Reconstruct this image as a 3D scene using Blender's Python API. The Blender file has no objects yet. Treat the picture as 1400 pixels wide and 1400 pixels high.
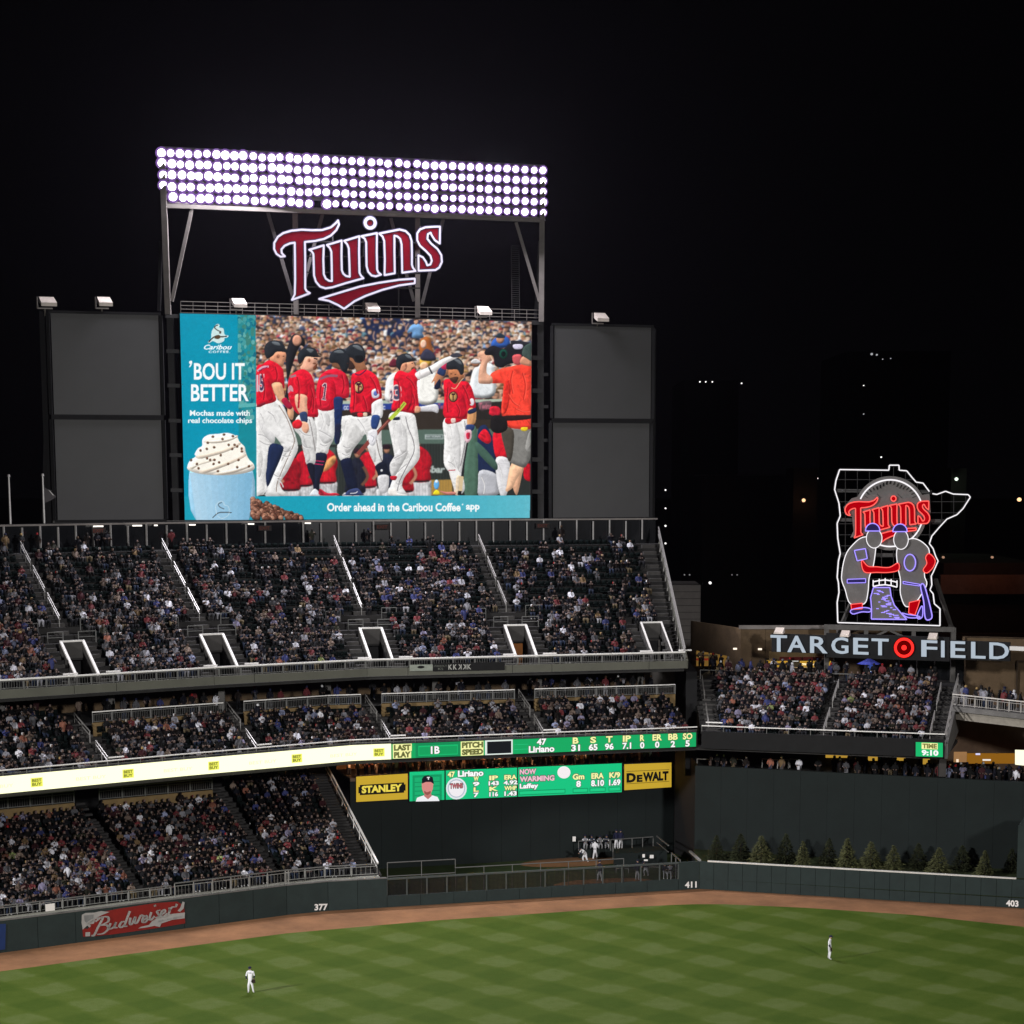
import bpy, math, random
import numpy as np
from mathutils import Vector, Matrix, geometry, noise

R = random.Random(11)
scene = bpy.context.scene

# ------------------------------------------------------------------ camera
CAM_H, F_PX, CX, CY, PITCH = 36.0, 2840.0, 745.0, 1064.0, math.radians(8.5)
CP, SP = math.cos(PITCH), math.sin(PITCH)
cam_data = bpy.data.cameras.new('camera')
cam = bpy.data.objects.new('camera', cam_data)
scene.collection.objects.link(cam)
cam.location = (0, 0, CAM_H)
cam.rotation_euler = (math.pi/2 - PITCH, 0, 0)
cam_data.sensor_width = 36
cam_data.lens = 36*F_PX/1400
cam_data.shift_x = (700-CX)/1400
cam_data.shift_y = (CY-700)/1400
cam_data.clip_start = 1
cam_data.clip_end = 4000
scene.camera = cam

# ------------------------------------------------------------------ night sky
world = bpy.data.worlds.new('World')
scene.world = world
world.use_nodes = True
wn = world.node_tree
wn.nodes['Background'].inputs[0].default_value = (0.8, 0.72, 1.0, 1)
wn.nodes['Background'].inputs[1].default_value = 0.0007

scene.view_settings.view_transform = 'Standard'
scene.view_settings.look = 'None'
scene.view_settings.exposure = 0
scene.view_settings.gamma = 1
scene.view_settings.use_curve_mapping = False
scene.cycles.max_bounces = 5
scene.cycles.diffuse_bounces = 3
scene.cycles.sample_clamp_indirect = 3
scene.cycles.use_denoising = True
scene.cycles.caustics_reflective = False
scene.cycles.caustics_refractive = False

# ------------------------------------------------------------------ stadium lighting banks (the real lamps of the roof rim)
def spot_lamp(name, loc, target, power, size_deg, color, radius=3.0, blend=0.5):
    d = bpy.data.lights.new(name, 'SPOT')
    d.energy = power; d.color = color; d.spot_size = math.radians(size_deg)
    d.spot_blend = blend; d.shadow_soft_size = radius
    o = bpy.data.objects.new(name, d)
    scene.collection.objects.link(o)
    o.location = loc
    o.rotation_euler = (Vector(target)-Vector(loc)).to_track_quat('-Z', 'Y').to_euler()
    return o
spot_lamp('roof_floodlight', (-125, 62, 60), (8, 138, 0), 1.0e6, 56, (1.0, 0.97, 0.95), 6, 1.0)
spot_lamp('roof_floodlight', (85, -20, 62), (0, 142, 2), 0.92e6, 46, (1.0, 0.97, 0.95), 6, 1.0)
bank = bpy.data.lights.new('light_bank_glow', 'AREA')
bank.shape = 'RECTANGLE'; bank.size = 33; bank.size_y = 5; bank.energy = 50000; bank.color = (0.95, 0.92, 1.0)
bank_o = bpy.data.objects.new('light_bank_glow', bank)
scene.collection.objects.link(bank_o)
bank_o.location = (-16.7, 195.6, 62)
bank_o.rotation_euler = (Vector((5, 100, 0))-Vector(bank_o.location)).to_track_quat('-Z', 'Y').to_euler()

# ------------------------------------------------------------------ helpers
def ray(x, y):
    a = (x-CX)/F_PX; b = (CY-y)/F_PX
    return (a, CP+b*SP, -SP+b*CP)
def on_z(x, y, z):                       # a photo position on a level at height z
    d = ray(x, y); t = (z-CAM_H)/d[2]
    return Vector((d[0]*t, d[1]*t, z))
def at(x, y, Y):
    d = ray(x, y); t = Y/d[1]
    return Vector((d[0]*t, Y, CAM_H+d[2]*t))
def on_wall(x, y, A, B, fwd=0.0):        # ... on the vertical plane through plan points A, B (fwd metres proud of it)
    dx, dy = B[0]-A[0], B[1]-A[1]
    n = math.hypot(dx, dy); nx, ny = dy/n, -dx/n
    ax, ay = A[0]+nx*fwd, A[1]+ny*fwd
    d = ray(x, y)
    t = (ax*dy-ay*dx)/(d[0]*dy-d[1]*dx)
    return Vector((d[0]*t, d[1]*t, CAM_H+d[2]*t))
def srgb(r, g=None, b=None):
    if g is None: r, g, b = r
    f = lambda v: (v/255/12.92) if v/255 <= 0.04045 else ((v/255+0.055)/1.055)**2.4
    return (f(r), f(g), f(b))

class Poly:                              # plan polyline with mitred offsets; d > 0 is away from the field
    def __init__(s, pts):
        s.p = [Vector((a[0], a[1])) for a in pts]
        s.n = []
        for i in range(len(s.p)-1):
            e = (s.p[i+1]-s.p[i]).normalized(); s.n.append(Vector((-e.y, e.x)))
        s.len = [0]
        for i in range(len(s.p)-1): s.len.append(s.len[-1]+(s.p[i+1]-s.p[i]).length)
        s.m = []
        for i in range(len(s.p)):
            if i == 0: s.m.append(s.n[0])
            elif i == len(s.p)-1: s.m.append(s.n[-1])
            else:
                q = (s.n[i-1]+s.n[i]).normalized(); s.m.append(q/max(0.5, q.dot(s.n[i])))
    def at(s, u, d=0.0, z=0.0):
        u = min(max(u, 0), s.len[-1]-1e-6)
        for i in range(len(s.len)-1):
            if u <= s.len[i+1]: break
        f = (u-s.len[i])/(s.len[i+1]-s.len[i])
        a = s.p[i]+s.m[i]*d; b = s.p[i+1]+s.m[i+1]*d
        q = a.lerp(b, f)
        return Vector((q.x, q.y, z))
    def nrm(s, u):
        for i in range(len(s.len)-1):
            if u <= s.len[i+1]: break
        return s.n[i]
    def cuts(s, u0, u1):                 # breakpoints between u0 and u1
        return [u0]+[v for v in s.len[1:-1] if u0+0.01 < v < u1-0.01]+[u1]
    def u_of(s, P):
        best = None
        P = Vector((P[0], P[1]))
        for i in range(len(s.p)-1):
            e = s.p[i+1]-s.p[i]; L = e.length; e = e/L
            t = min(max((P-s.p[i]).dot(e), 0), L)
            dd = (s.p[i]+e*t-P).length
            if best is None or dd < best[0]: best = (dd, s.len[i]+t)
        return best[1]
    def u_px(s, x, z, y):                # where the photo column x at height z meets it
        return s.u_of(on_z(x, y, z))

# ------------------------------------------------------------------ materials
MATS = {}
def mat(name, color, rough=0.75, metal=0.0, var=0.18, scale=1.5, bump=0.0, spec=0.3, fine=0.0):
    if name in MATS: return MATS[name]
    m = bpy.data.materials.new(name); m.use_nodes = True
    nt = m.node_tree; p = nt.nodes['Principled BSDF']
    p.inputs['Roughness'].default_value = rough
    p.inputs['Metallic'].default_value = metal
    p.inputs['Specular IOR Level'].default_value = spec
    tc = nt.nodes.new('ShaderNodeTexCoord')
    nz = nt.nodes.new('ShaderNodeTexNoise'); nz.inputs['Scale'].default_value = scale; nz.inputs['Detail'].default_value = 6
    nz.inputs['Roughness'].default_value = 0.65
    nt.links.new(tc.outputs['Object'], nz.inputs['Vector'])
    mp = nt.nodes.new('ShaderNodeMapRange')
    mp.inputs[1].default_value = 0.3; mp.inputs[2].default_value = 0.7
    mp.inputs[3].default_value = 1-var; mp.inputs[4].default_value = 1+var
    nt.links.new(nz.outputs['Fac'], mp.inputs[0])
    mx = nt.nodes.new('ShaderNodeVectorMath'); mx.operation = 'SCALE'
    mx.inputs[0].default_value = color
    nt.links.new(mp.outputs[0], mx.inputs['Scale'])
    nt.links.new(mx.outputs[0], p.inputs['Base Color'])
    if bump:
        b = nt.nodes.new('ShaderNodeBump'); b.inputs['Strength'].default_value = bump; b.inputs['Distance'].default_value = 0.05
        n2 = nt.nodes.new('ShaderNodeTexNoise'); n2.inputs['Scale'].default_value = scale*6; n2.inputs['Detail'].default_value = 4
        nt.links.new(tc.outputs['Object'], n2.inputs['Vector'])
        nt.links.new(n2.outputs['Fac'], b.inputs['Height']); nt.links.new(b.outputs[0], p.inputs['Normal'])
    MATS[name] = m
    return m
def mat_vc(name, rough=0.8, emit=0.0, leds=False):
    """takes each piece's own paint or cloth colour from the mesh; emit > 0 makes it a lit screen"""
    if name in MATS: return MATS[name]
    m = bpy.data.materials.new(name); m.use_nodes = True
    nt = m.node_tree; p = nt.nodes['Principled BSDF']
    at_ = nt.nodes.new('ShaderNodeAttribute'); at_.attribute_name = 'Col'
    if emit:
        p.inputs['Base Color'].default_value = (0.01, 0.01, 0.01, 1)
        p.inputs['Roughness'].default_value = 0.6
        p.inputs['Specular IOR Level'].default_value = 0.0
        src = at_.outputs['Color']
        if leds:
            tc = nt.nodes.new('ShaderNodeTexCoord')
            nz = nt.nodes.new('ShaderNodeTexNoise'); nz.inputs['Scale'].default_value = 5.0; nz.inputs['Detail'].default_value = 5
            nt.links.new(tc.outputs['Object'], nz.inputs['Vector'])
            mp = nt.nodes.new('ShaderNodeMapRange'); mp.inputs[1].default_value = 0.3; mp.inputs[2].default_value = 0.7
            mp.inputs[3].default_value = 0.9; mp.inputs[4].default_value = 1.08
            nt.links.new(nz.outputs['Fac'], mp.inputs[0])
            mx = nt.nodes.new('ShaderNodeVectorMath'); mx.operation = 'SCALE'
            nt.links.new(src, mx.inputs[0]); nt.links.new(mp.outputs[0], mx.inputs['Scale']); src = mx.outputs[0]
        nt.links.new(src, p.inputs['Emission Color'])
        p.inputs['Emission Strength'].default_value = emit
        m.cycles.emission_sampling = 'NONE'
    else:
        p.inputs['Roughness'].default_value = rough
        p.inputs['Specular IOR Level'].default_value = 0.2
        nt.links.new(at_.outputs['Color'], p.inputs['Base Color'])
    MATS[name] = m
    return m
def mat_lit(name, color, strength, sampling='NONE'):
    if name in MATS: return MATS[name]
    m = bpy.data.materials.new(name); m.use_nodes = True
    p = m.node_tree.nodes['Principled BSDF']
    p.inputs['Base Color'].default_value = (*[min(1, c)*0.12 for c in color], 1)
    p.inputs['Specular IOR Level'].default_value = 0.0
    p.inputs['Emission Color'].default_value = (*color, 1)
    p.inputs['Emission Strength'].default_value = strength
    m.cycles.emission_sampling = sampling
    MATS[name] = m
    return m

# ------------------------------------------------------------------ mesh builder
WL = {}                                   # world position of every parent
class MB:
    def __init__(s): s.v = []; s.f = []; s.mi = []; s.c = []; s.m = 0; s.col = (0.5, 0.5, 0.5)
    def face(s, pts):
        b = len(s.v); s.v += [tuple(p) for p in pts]; s.f.append(tuple(range(b, b+len(pts)))); s.mi.append(s.m); s.c.append(s.col)
    def idx(s, vs, fs):
        b = len(s.v); s.v += [tuple(p) for p in vs]
        for f in fs: s.f.append(tuple(b+i for i in f)); s.mi.append(s.m); s.c.append(s.col)
    def hexa(s, q):                       # 8 points: bottom ring 0-3, top ring 4-7
        s.idx(q, [(3,2,1,0),(4,5,6,7),(0,1,5,4),(1,2,6,5),(2,3,7,6),(3,0,4,7)])
    def box(s, c, ex, ey, ez, sx, sy, sz):
        c = Vector(c); ex = Vector(ex)*(sx/2); ey = Vector(ey)*(sy/2); ez = Vector(ez)*(sz/2)
        s.hexa([c-ex-ey-ez, c+ex-ey-ez, c+ex+ey-ez, c-ex+ey-ez, c-ex-ey+ez, c+ex-ey+ez, c+ex+ey+ez, c-ex+ey+ez])
    def abox(s, x0, x1, y0, y1, z0, z1):
        s.hexa([(x0,y0,z0),(x1,y0,z0),(x1,y1,z0),(x0,y1,z0),(x0,y0,z1),(x1,y0,z1),(x1,y1,z1),(x0,y1,z1)])
    def beam(s, a, b, w, h=None):
        a = Vector(a); b = Vector(b); h = h or w
        e = b-a; L = e.length
        if L < 1e-5: return
        e = e/L
        up = Vector((0,0,1)) if abs(e.z) < 0.95 else Vector((0,1,0))
        sd = e.cross(up).normalized(); up = sd.cross(e)
        s.box((a+b)/2, e, sd, up, L, w, h)
    def tube(s, a, b, r, n=6, r2=None):
        a = Vector(a); b = Vector(b); r2 = r if r2 is None else r2
        e = (b-a).normalized(); up = Vector((0,0,1)) if abs(e.z) < 0.95 else Vector((0,1,0))
        sd = e.cross(up).normalized(); up = sd.cross(e)
        vs = []
        for k, (p, q) in enumerate(((a, r), (b, r2))):
            for i in range(n):
                t = 2*math.pi*i/n; vs.append(p+sd*math.cos(t)*q+up*math.sin(t)*q)
        fs = [(i, (i+1) % n, n+(i+1) % n, n+i) for i in range(n)]+[tuple(range(n-1,-1,-1)), tuple(range(n, 2*n))]
        s.idx(vs, fs)
    def chain(s, pts, r, n=5, closed=False):
        q = list(pts)+([pts[0]] if closed else [])
        for a, b in zip(q[:-1], q[1:]):
            if (Vector(a)-Vector(b)).length > 1e-4: s.tube(a, b, r, n)
    def slab(s, poly, n, depth):          # filled outline of 3D points, thickness along n
        n = Vector(n)*depth
        P = [Vector(p) for p in poly]
        k = len(P)
        tri = geometry.tessellate_polygon([P])
        vs = P+[p+n for p in P]
        fs = []
        for t in tri:
            t = tuple(t); fs.append(t); fs.append(tuple(k+i for i in reversed(t)))
        fs += [(i, (i+1) % k, k+(i+1) % k, k+i) for i in range(k)]
        s.idx(vs, fs)
    def build(s, name, mats, parent=None, label=None, cat=None, group=None, kind=None, smooth=False, origin=None, colors=False):
        if not isinstance(mats, (list, tuple)): mats = [mats]
        me = bpy.data.meshes.new(name)
        V = np.array(s.v, dtype=np.float64) if s.v else np.zeros((0, 3))
        if parent is not None: org = WL[parent.name]
        elif origin is not None: org = Vector(origin)
        elif kind in ('structure', 'stuff'): org = Vector((0, 0, 0))
        else:
            lo, hi = V.min(0), V.max(0); org = Vector(((lo[0]+hi[0])/2, (lo[1]+hi[1])/2, lo[2]))
        V = V-np.array(org)
        me.from_pydata(V.tolist(), [], s.f)
        for m in mats: me.materials.append(m)
        if len(mats) > 1: me.polygons.foreach_set('material_index', s.mi)
        if colors:
            if any(isinstance(c[0], tuple) for c in s.c):      # colour by corner
                a = me.attributes.new('Col', 'FLOAT_COLOR', 'CORNER'); L_ = []
                for c, f in zip(s.c, s.f):
                    if isinstance(c[0], tuple): L_ += [(*q, 1) for q in c]
                    else: L_ += [(*c, 1)]*len(f)
                a.data.foreach_set('color', np.array(L_, dtype=np.float32).ravel())
            else:
                a = me.attributes.new('Col', 'FLOAT_COLOR', 'FACE')
                a.data.foreach_set('color', np.array([(*c, 1) for c in s.c], dtype=np.float32).ravel())
        if smooth: me.polygons.foreach_set('use_smooth', [True]*len(me.polygons))
        me.update()
        return link(name, me, parent, label, cat, group, kind, org)
def link(name, me, parent=None, label=None, cat=None, group=None, kind=None, org=(0,0,0)):
    o = bpy.data.objects.new(name, me)
    scene.collection.objects.link(o)
    if parent is not None: o.parent = parent; WL[o.name] = WL[parent.name]
    else: o.location = org; WL[o.name] = Vector(org)
    if label: o['label'] = label
    if cat: o['category'] = cat
    if group: o['group'] = group
    if kind: o['kind'] = kind
    return o
def thing(name, loc, label, cat, group=None):
    return link(name, None, None, label, cat, group, None, loc)

# materials
M_CONC = mat('concrete', (0.14, 0.135, 0.13), 0.9, var=0.25, scale=0.7, bump=0.3)
M_DCONC = mat('dark_concrete', (0.028, 0.027, 0.027), 0.9, var=0.25, scale=0.7)
M_FASC = mat('fascia_precast', (0.115, 0.115, 0.095), 0.85, var=0.12, scale=0.4)
M_STEEL = mat('painted_steel', (0.20, 0.18, 0.17), 0.5, 0.2, var=0.2, scale=0.8)
M_STEELD = mat('dark_steel', (0.035, 0.034, 0.036), 0.6, 0.2, var=0.25, scale=0.6)
M_RAIL = mat('galvanised_rail', (0.33, 0.32, 0.31), 0.4, 0.3, var=0.1, scale=2)
M_RAILG = mat('grey_rail', (0.15, 0.15, 0.147), 0.5, 0.3, var=0.1, scale=2)
M_WALLG = mat('green_wall_pad', (0.015, 0.026, 0.0255), 0.7, var=0.16, scale=0.8, bump=0.15)
M_EYE = mat('green_backdrop', (0.0075, 0.0125, 0.0125), 0.8, var=0.15, scale=0.35, bump=0.2)
M_CAP = mat('wall_cap', (0.62, 0.6, 0.56), 0.5, var=0.08)
M_TAN = mat('tan_stone', (0.20, 0.135, 0.06), 0.85, var=0.18, scale=1.2, bump=0.3)
M_BROWN = mat('brown_stone', (0.12, 0.08, 0.045), 0.85, var=0.2, scale=0.9, bump=0.3)
M_BLACK = mat('matte_black', (0.008, 0.008, 0.009), 0.8, var=0.2)
M_SEAT = mat('seat_plastic', (0.0045, 0.0075, 0.0075), 0.9, var=0.3, scale=3, spec=0.05)
M_WHITE = mat('white_paint', (0.84, 0.82, 0.8), 0.5, var=0.05)
M_GLASSD = mat('dark_glass', (0.01, 0.011, 0.013), 0.15, 0, var=0.1, spec=0.5)
M_CLOTH = mat_vc('clothing')
M_LED = mat_vc('led_panel', emit=1.0)
# ------------------------------------------------------------------ plan lines of the ball park
WALL_L = Poly([(-64, 136.6), (-40.9, 152.2), (-21, 165.6), (-17.8, 167.2), (13.35, 176.2)])
WALL_R = Poly([(13.35, 176.2), (41.0, 167.71), (62, 160.0)])
RIB = Poly([(-64, 138.6), (-41.4, 156), (-29.1, 165.2), (-16.3, 174), (13.5, 182.9)])
UP = Poly([(-66, 144), (-42.5, 161.5), (-27.1, 172.3), (-15.5, 179), (16.08, 187.54)])
CC = Poly([(10.06, 183.73), (34.3, 176.6)]); C0 = 4.0
EYE = Poly([(13.6, 186), (41, 176), (64, 167.5)])
SB = Poly([(-17.5, 184.4), (12.2, 193.6)])
SCR_A, SCR_B = (-33.2, 193.0), (-1.2, 203.0)

# ------------------------------------------------------------------ field
def grass_material():
    m = bpy.data.materials.new('mown_grass'); m.use_nodes = True
    nt = m.node_tree; N = nt.nodes; L = nt.links; p = N['Principled BSDF']
    p.inputs['Roughness'].default_value = 0.9; p.inputs['Specular IOR Level'].default_value = 0.1
    tc = N.new('ShaderNodeTexCoord')
    def stripe(ax, ay, ph):
        d = N.new('ShaderNodeVectorMath'); d.operation = 'DOT_PRODUCT'; d.inputs[1].default_value = (ax, ay, 0)
        wob = N.new('ShaderNodeTexNoise'); wob.inputs['Scale'].default_value = 0.22; wob.inputs['Detail'].default_value = 4
        L.new(tc.outputs['Object'], wob.inputs['Vector']); L.new(tc.outputs['Object'], d.inputs[0])
        a = N.new('ShaderNodeMath'); a.operation = 'MULTIPLY_ADD'; a.inputs[1].default_value = 2.0; L.new(wob.outputs['Fac'], a.inputs[0]); L.new(d.outputs['Value'], a.inputs[2])
        b = N.new('ShaderNodeMath'); b.operation = 'MULTIPLY_ADD'; b.inputs[1].default_value = math.pi*2/5.6; b.inputs[2].default_value = ph; L.new(a.outputs[0], b.inputs[0])
        s = N.new('ShaderNodeMath'); s.operation = 'SINE'; L.new(b.outputs[0], s.inputs[0])
        k = N.new('ShaderNodeMapRange'); k.inputs[1].default_value = -0.35; k.inputs[2].default_value = 0.35; k.inputs[3].default_value = -1; k.inputs[4].default_value = 1
        L.new(s.outputs[0], k.inputs[0]); return k.outputs[0]
    s1 = stripe(0.72, 0.69, 0.6); s2 = stripe(-0.72, 0.69, 1.5)
    add = N.new('ShaderNodeMath'); add.operation = 'MULTIPLY_ADD'; add.inputs[1].default_value = 0.6; L.new(s2, add.inputs[0]); L.new(s1, add.inputs[2])
    n1 = N.new('ShaderNodeTexNoise'); n1.inputs['Scale'].default_value = 0.8; n1.inputs['Detail'].default_value = 8; n1.inputs['Roughness'].default_value = 0.8
    L.new(tc.outputs['Object'], n1.inputs['Vector'])
    n2 = N.new('ShaderNodeTexNoise'); n2.inputs['Scale'].default_value = 9; n2.inputs['Detail'].default_value = 4; L.new(tc.outputs['Object'], n2.inputs['Vector'])
    c = N.new('ShaderNodeMath'); c.operation = 'MULTIPLY_ADD'; c.inputs[1].default_value = 0.125; c.inputs[2].default_value = 0.44
    L.new(add.outputs[0], c.inputs[0])
    c2 = N.new('ShaderNodeMath'); c2.operation = 'MULTIPLY_ADD'; c2.inputs[1].default_value = 0.55; L.new(n1.outputs['Fac'], c2.inputs[0]); L.new(c.outputs[0], c2.inputs[2])
    c3 = N.new('ShaderNodeMath'); c3.operation = 'MULTIPLY_ADD'; c3.inputs[1].default_value = 0.25; L.new(n2.outputs['Fac'], c3.inputs[0]); L.new(c2.outputs[0], c3.inputs[2])
    c4 = N.new('ShaderNodeMath'); c4.operation = 'ADD'; c4.inputs[1].default_value = -0.4; L.new(c3.outputs[0], c4.inputs[0])
    r = N.new('ShaderNodeValToRGB'); L.new(c4.outputs[0], r.inputs[0])
    e = r.color_ramp.elements
    e[0].position = 0.12; e[0].color = (0.040, 0.078, 0.005, 1)
    e[1].position = 0.95; e[1].color = (0.135, 0.172, 0.066, 1)
    x = r.color_ramp.elements.new(0.5); x.color = (0.070, 0.108, 0.013, 1)
    L.new(r.outputs[0], p.inputs['Base Color'])
    b = N.new('ShaderNodeBump'); b.inputs['Strength'].default_value = 0.4; b.inputs['Distance'].default_value = 0.04
    L.new(n2.outputs['Fac'], b.inputs['Height']); L.new(b.outputs[0], p.inputs['Normal'])
    return m
M_GRASS = grass_material()
M_CLAY = mat('crushed_clay', (0.25, 0.12, 0.055), 0.95, var=0.34, scale=0.22, bump=0.5)
M_DIRT = mat('dark_ground', (0.03, 0.03, 0.032), 0.95, var=0.3, scale=0.05)
mb = MB(); mb.face([(-1500, -300, -0.1), (1500, -300, -0.1), (1500, 2500, -0.1), (-1500, 2500, -0.1)])
mb.build('ground', M_DIRT, kind='structure')
edge = [(-75, 121), (-39.4, 146.4), (-30, 152.6), (-20.3, 158.8), (-13.4, 161.7), (-8.5, 163.6), (2.1, 167), (7, 168.6), (10.5, 169.5), (12.6, 169.8), (15, 169.8), (21.5, 168.4), (30, 165.6), (38, 161.2), (75, 139)]
mb = MB(); mb.face([(p[0], p[1], 0.0) for p in reversed(edge)]+[(-75, 10, 0), (75, 10, 0)][::1])
mb.build('grass_field', M_GRASS, kind='structure')
wallfoot = [(-80, 126), (-64, 136.6), (-40.9, 152.2), (-21, 165.6), (-17.8, 167.2), (13.35, 176.2), (38.7, 168.4), (62, 160.0), (80, 151)]
mb = MB()
P = [Vector((p[0], p[1], -0.012)) for p in edge]+[Vector((p[0], p[1]+0.3, -0.012)) for p in reversed(wallfoot)]
for t in geometry.tessellate_polygon([P]): mb.face([P[i] for i in t])
mb.build('warning_track', M_CLAY, kind='structure')

# ------------------------------------------------------------------ text and glyph shapes
FONT = None
def text_geo(s, bold=0.0, shear=0.0, space=1.0):
    """flat triangles of a string in font units"""
    c = bpy.data.curves.new('lettering', 'FONT'); c.body = s; c.size = 1; c.offset = bold; c.shear = shear; c.space_character = space
    c.resolution_u = 3; c.fill_mode = 'FRONT'
    o = bpy.data.objects.new('lettering', c)
    scene.collection.objects.link(o)
    dg = bpy.context.evaluated_depsgraph_get(); dg.update()
    me = o.evaluated_get(dg).to_mesh()
    vs = [tuple(v.co) for v in me.vertices]; fs = [tuple(p.vertices) for p in me.polygons]
    o.evaluated_get(dg).to_mesh_clear()
    bpy.data.objects.remove(o); bpy.data.curves.remove(c)
    return vs, fs
TCACHE = {}
def text_on(mb, s, quad, bold=0.0, shear=0.0, space=1.0, solid=0.0, n=None, fit=True):
    """lay a string into the 3D quad (bottom-left, bottom-right, top-left)"""
    k = (s, bold, shear, space)
    if k not in TCACHE: TCACHE[k] = text_geo(s, bold, shear, space)
    vs, fs = TCACHE[k]
    if not vs: return
    x0 = min(v[0] for v in vs); x1 = max(v[0] for v in vs); y0 = min(v[1] for v in vs); y1 = max(v[1] for v in vs)
    bl, br, tl = [Vector(q) for q in quad]
    pts = [bl+(br-bl)*((v[0]-x0)/(x1-x0))+(tl-bl)*((v[1]-y0)/(y1-y0)) for v in vs]
    if not solid:
        mb.idx(pts, fs)
    else:
        n = Vector(n)*solid; k0 = len(pts)
        edges = {}
        for f in fs:
            for i in range(len(f)):
                a, b = f[i], f[(i+1) % len(f)]; edges[(a, b)] = edges.get((a, b), 0)+1
        rim = [(a, b) for (a, b) in edges if (b, a) not in edges]
        mb.idx(pts+[p+n for p in pts], [tuple(k0+i for i in f) for f in fs]+[(a, b, k0+b, k0+a) for a, b in rim])

# ------------------------------------------------------------------ outfield wall
def wall_panels(poly, u0, u1, z0, z1, pitch, parent, material, thick=0.25, name='wall_pad', gap=0.03):
    cs = poly.cuts(u0, u1)
    for a, b in zip(cs[:-1], cs[1:]):
        n = max(1, round((b-a)/pitch))
        for i in range(n):
            ua = a+(b-a)*i/n+gap/2; ub = a+(b-a)*(i+1)/n-gap/2
            m = MB(); k = R.uniform(0, 0.015)
            q = [poly.at(ua, -k), poly.at(ub, -k), poly.at(ub, thick), poly.at(ua, thick)]
            m.hexa([(p.x, p.y, z0) for p in q]+[(p.x, p.y, z1) for p in q])
            m.build(name, material, parent)
def strip(mb, poly, u0, u1, d0, d1, z0, z1):
    cs = poly.cuts(u0, u1)
    for a, b in zip(cs[:-1], cs[1:]):
        q = [poly.at(a, d0), poly.at(b, d0), poly.at(b, d1), poly.at(a, d1)]
        mb.hexa([(p.x, p.y, z0) for p in q]+[(p.x, p.y, z1) for p in q])
U_BULL0 = WALL_L.u_px(525, 2.4, 1198); U_BULL1 = WALL_L.u_px(925, 2.4, 1178)
wallt = thing('outfield_wall', (-10, 170, 0), 'dark green padded outfield wall running below the left field seats to the far corner', 'wall')
wall_panels(WALL_L, 8, U_BULL0, 0, 2.42, 2.9, wallt, M_WALLG)
wall_panels(WALL_L, U_BULL0, U_BULL1, 0, 0.95, 3.0, wallt, M_WALLG)
wall_panels(WALL_L, U_BULL1, WALL_L.len[-1], 0, 2.42, 1.5, wallt, M_WALLG)
m = MB(); strip(m, WALL_L, 8, U_BULL0, -0.02, 0.3, 2.425, 2.5); m.build('wall_cap', M_CONC, wallt)
m = MB()
strip(m, WALL_L, U_BULL0, U_BULL1, -0.04, 0.16, 2.3, 2.44)
n = 15
for i in range(n+1):
    p = WALL_L.at(U_BULL0+(U_BULL1-U_BULL0)*i/n, 0.06)
    m.box((p.x, p.y, 1.62), (1,0,0), (0,1,0), (0,0,1), 0.12, 0.12, 1.34)
m.build('fence_frame', mat('green_steel', (0.05, 0.06, 0.058), 0.6, 0.1, var=0.15), wallt)
m = MB()                                   # dark wire mesh between the fence posts
u = U_BULL0+0.1
while u < U_BULL1-0.1:
    p, q = WALL_L.at(u, 0.12), WALL_L.at(u+0.045, 0.12); m.face([(p.x, p.y, 0.95), (q.x, q.y, 0.95), (q.x, q.y, 2.3), (p.x, p.y, 2.3)]); u += 0.11
for k in range(12):
    z = 1.0+k*0.11; p, q = WALL_L.at(U_BULL0, 0.125), WALL_L.at(U_BULL1, 0.125); m.face([(p.x, p.y, z), (q.x, q.y, z), (q.x, q.y, z+0.03), (p.x, p.y, z+0.03)])
m.build('wire_mesh', M_BLACK, wallt, kind='stuff')
m = MB()                                   # the padded rail fence on top of the bullpen fence
a0, a1 = U_BULL0+0.2, WALL_L.u_px(604, 2.9, 1172)
for u0, u1, zt in ((a0, a1, 3.65), (a1, WALL_L.u_px(843, 3, 1167), 2.92)):
    q = [WALL_L.at(u, 0.5, zt) for u in WALL_L.cuts(u0, u1)]
    m.chain(q, 0.045, 5)
    if zt > 3: m.chain([Vector((p.x, p.y, 2.5)) for p in q], 0.04, 5)
    k = max(2, round((u1-u0)/2.5))
    for i in range(k+1):
        p = WALL_L.at(u0+(u1-u0)*i/k, 0.5); m.tube((p.x, p.y, 0), (p.x, p.y, zt), 0.035, 5)
m.build('guard_rail', M_RAILG, wallt)

def wall_number(s, x0, x1, y0, y1, A, B):
    m = MB()
    text_on(m, s, (on_wall(x0, y1, A, B, 0.03), on_wall(x1, y1+(-0.6 if A[0] < 10 else 1.0), A, B, 0.03), on_wall(x0, y0, A, B, 0.03)), bold=0.035)
    m.build('distance_number', M_WHITE, wallt if A[0] < 13 else wallr, label='white distance number %s painted on the wall' % s)
wall_number('377', 430, 448, 1236, 1245, (-21, 165.6), (-17.8, 167.2))
wall_number('411', 936.5, 952.5, 1205.5, 1214, (-17.8, 167.2), (13.35, 176.2))

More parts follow.
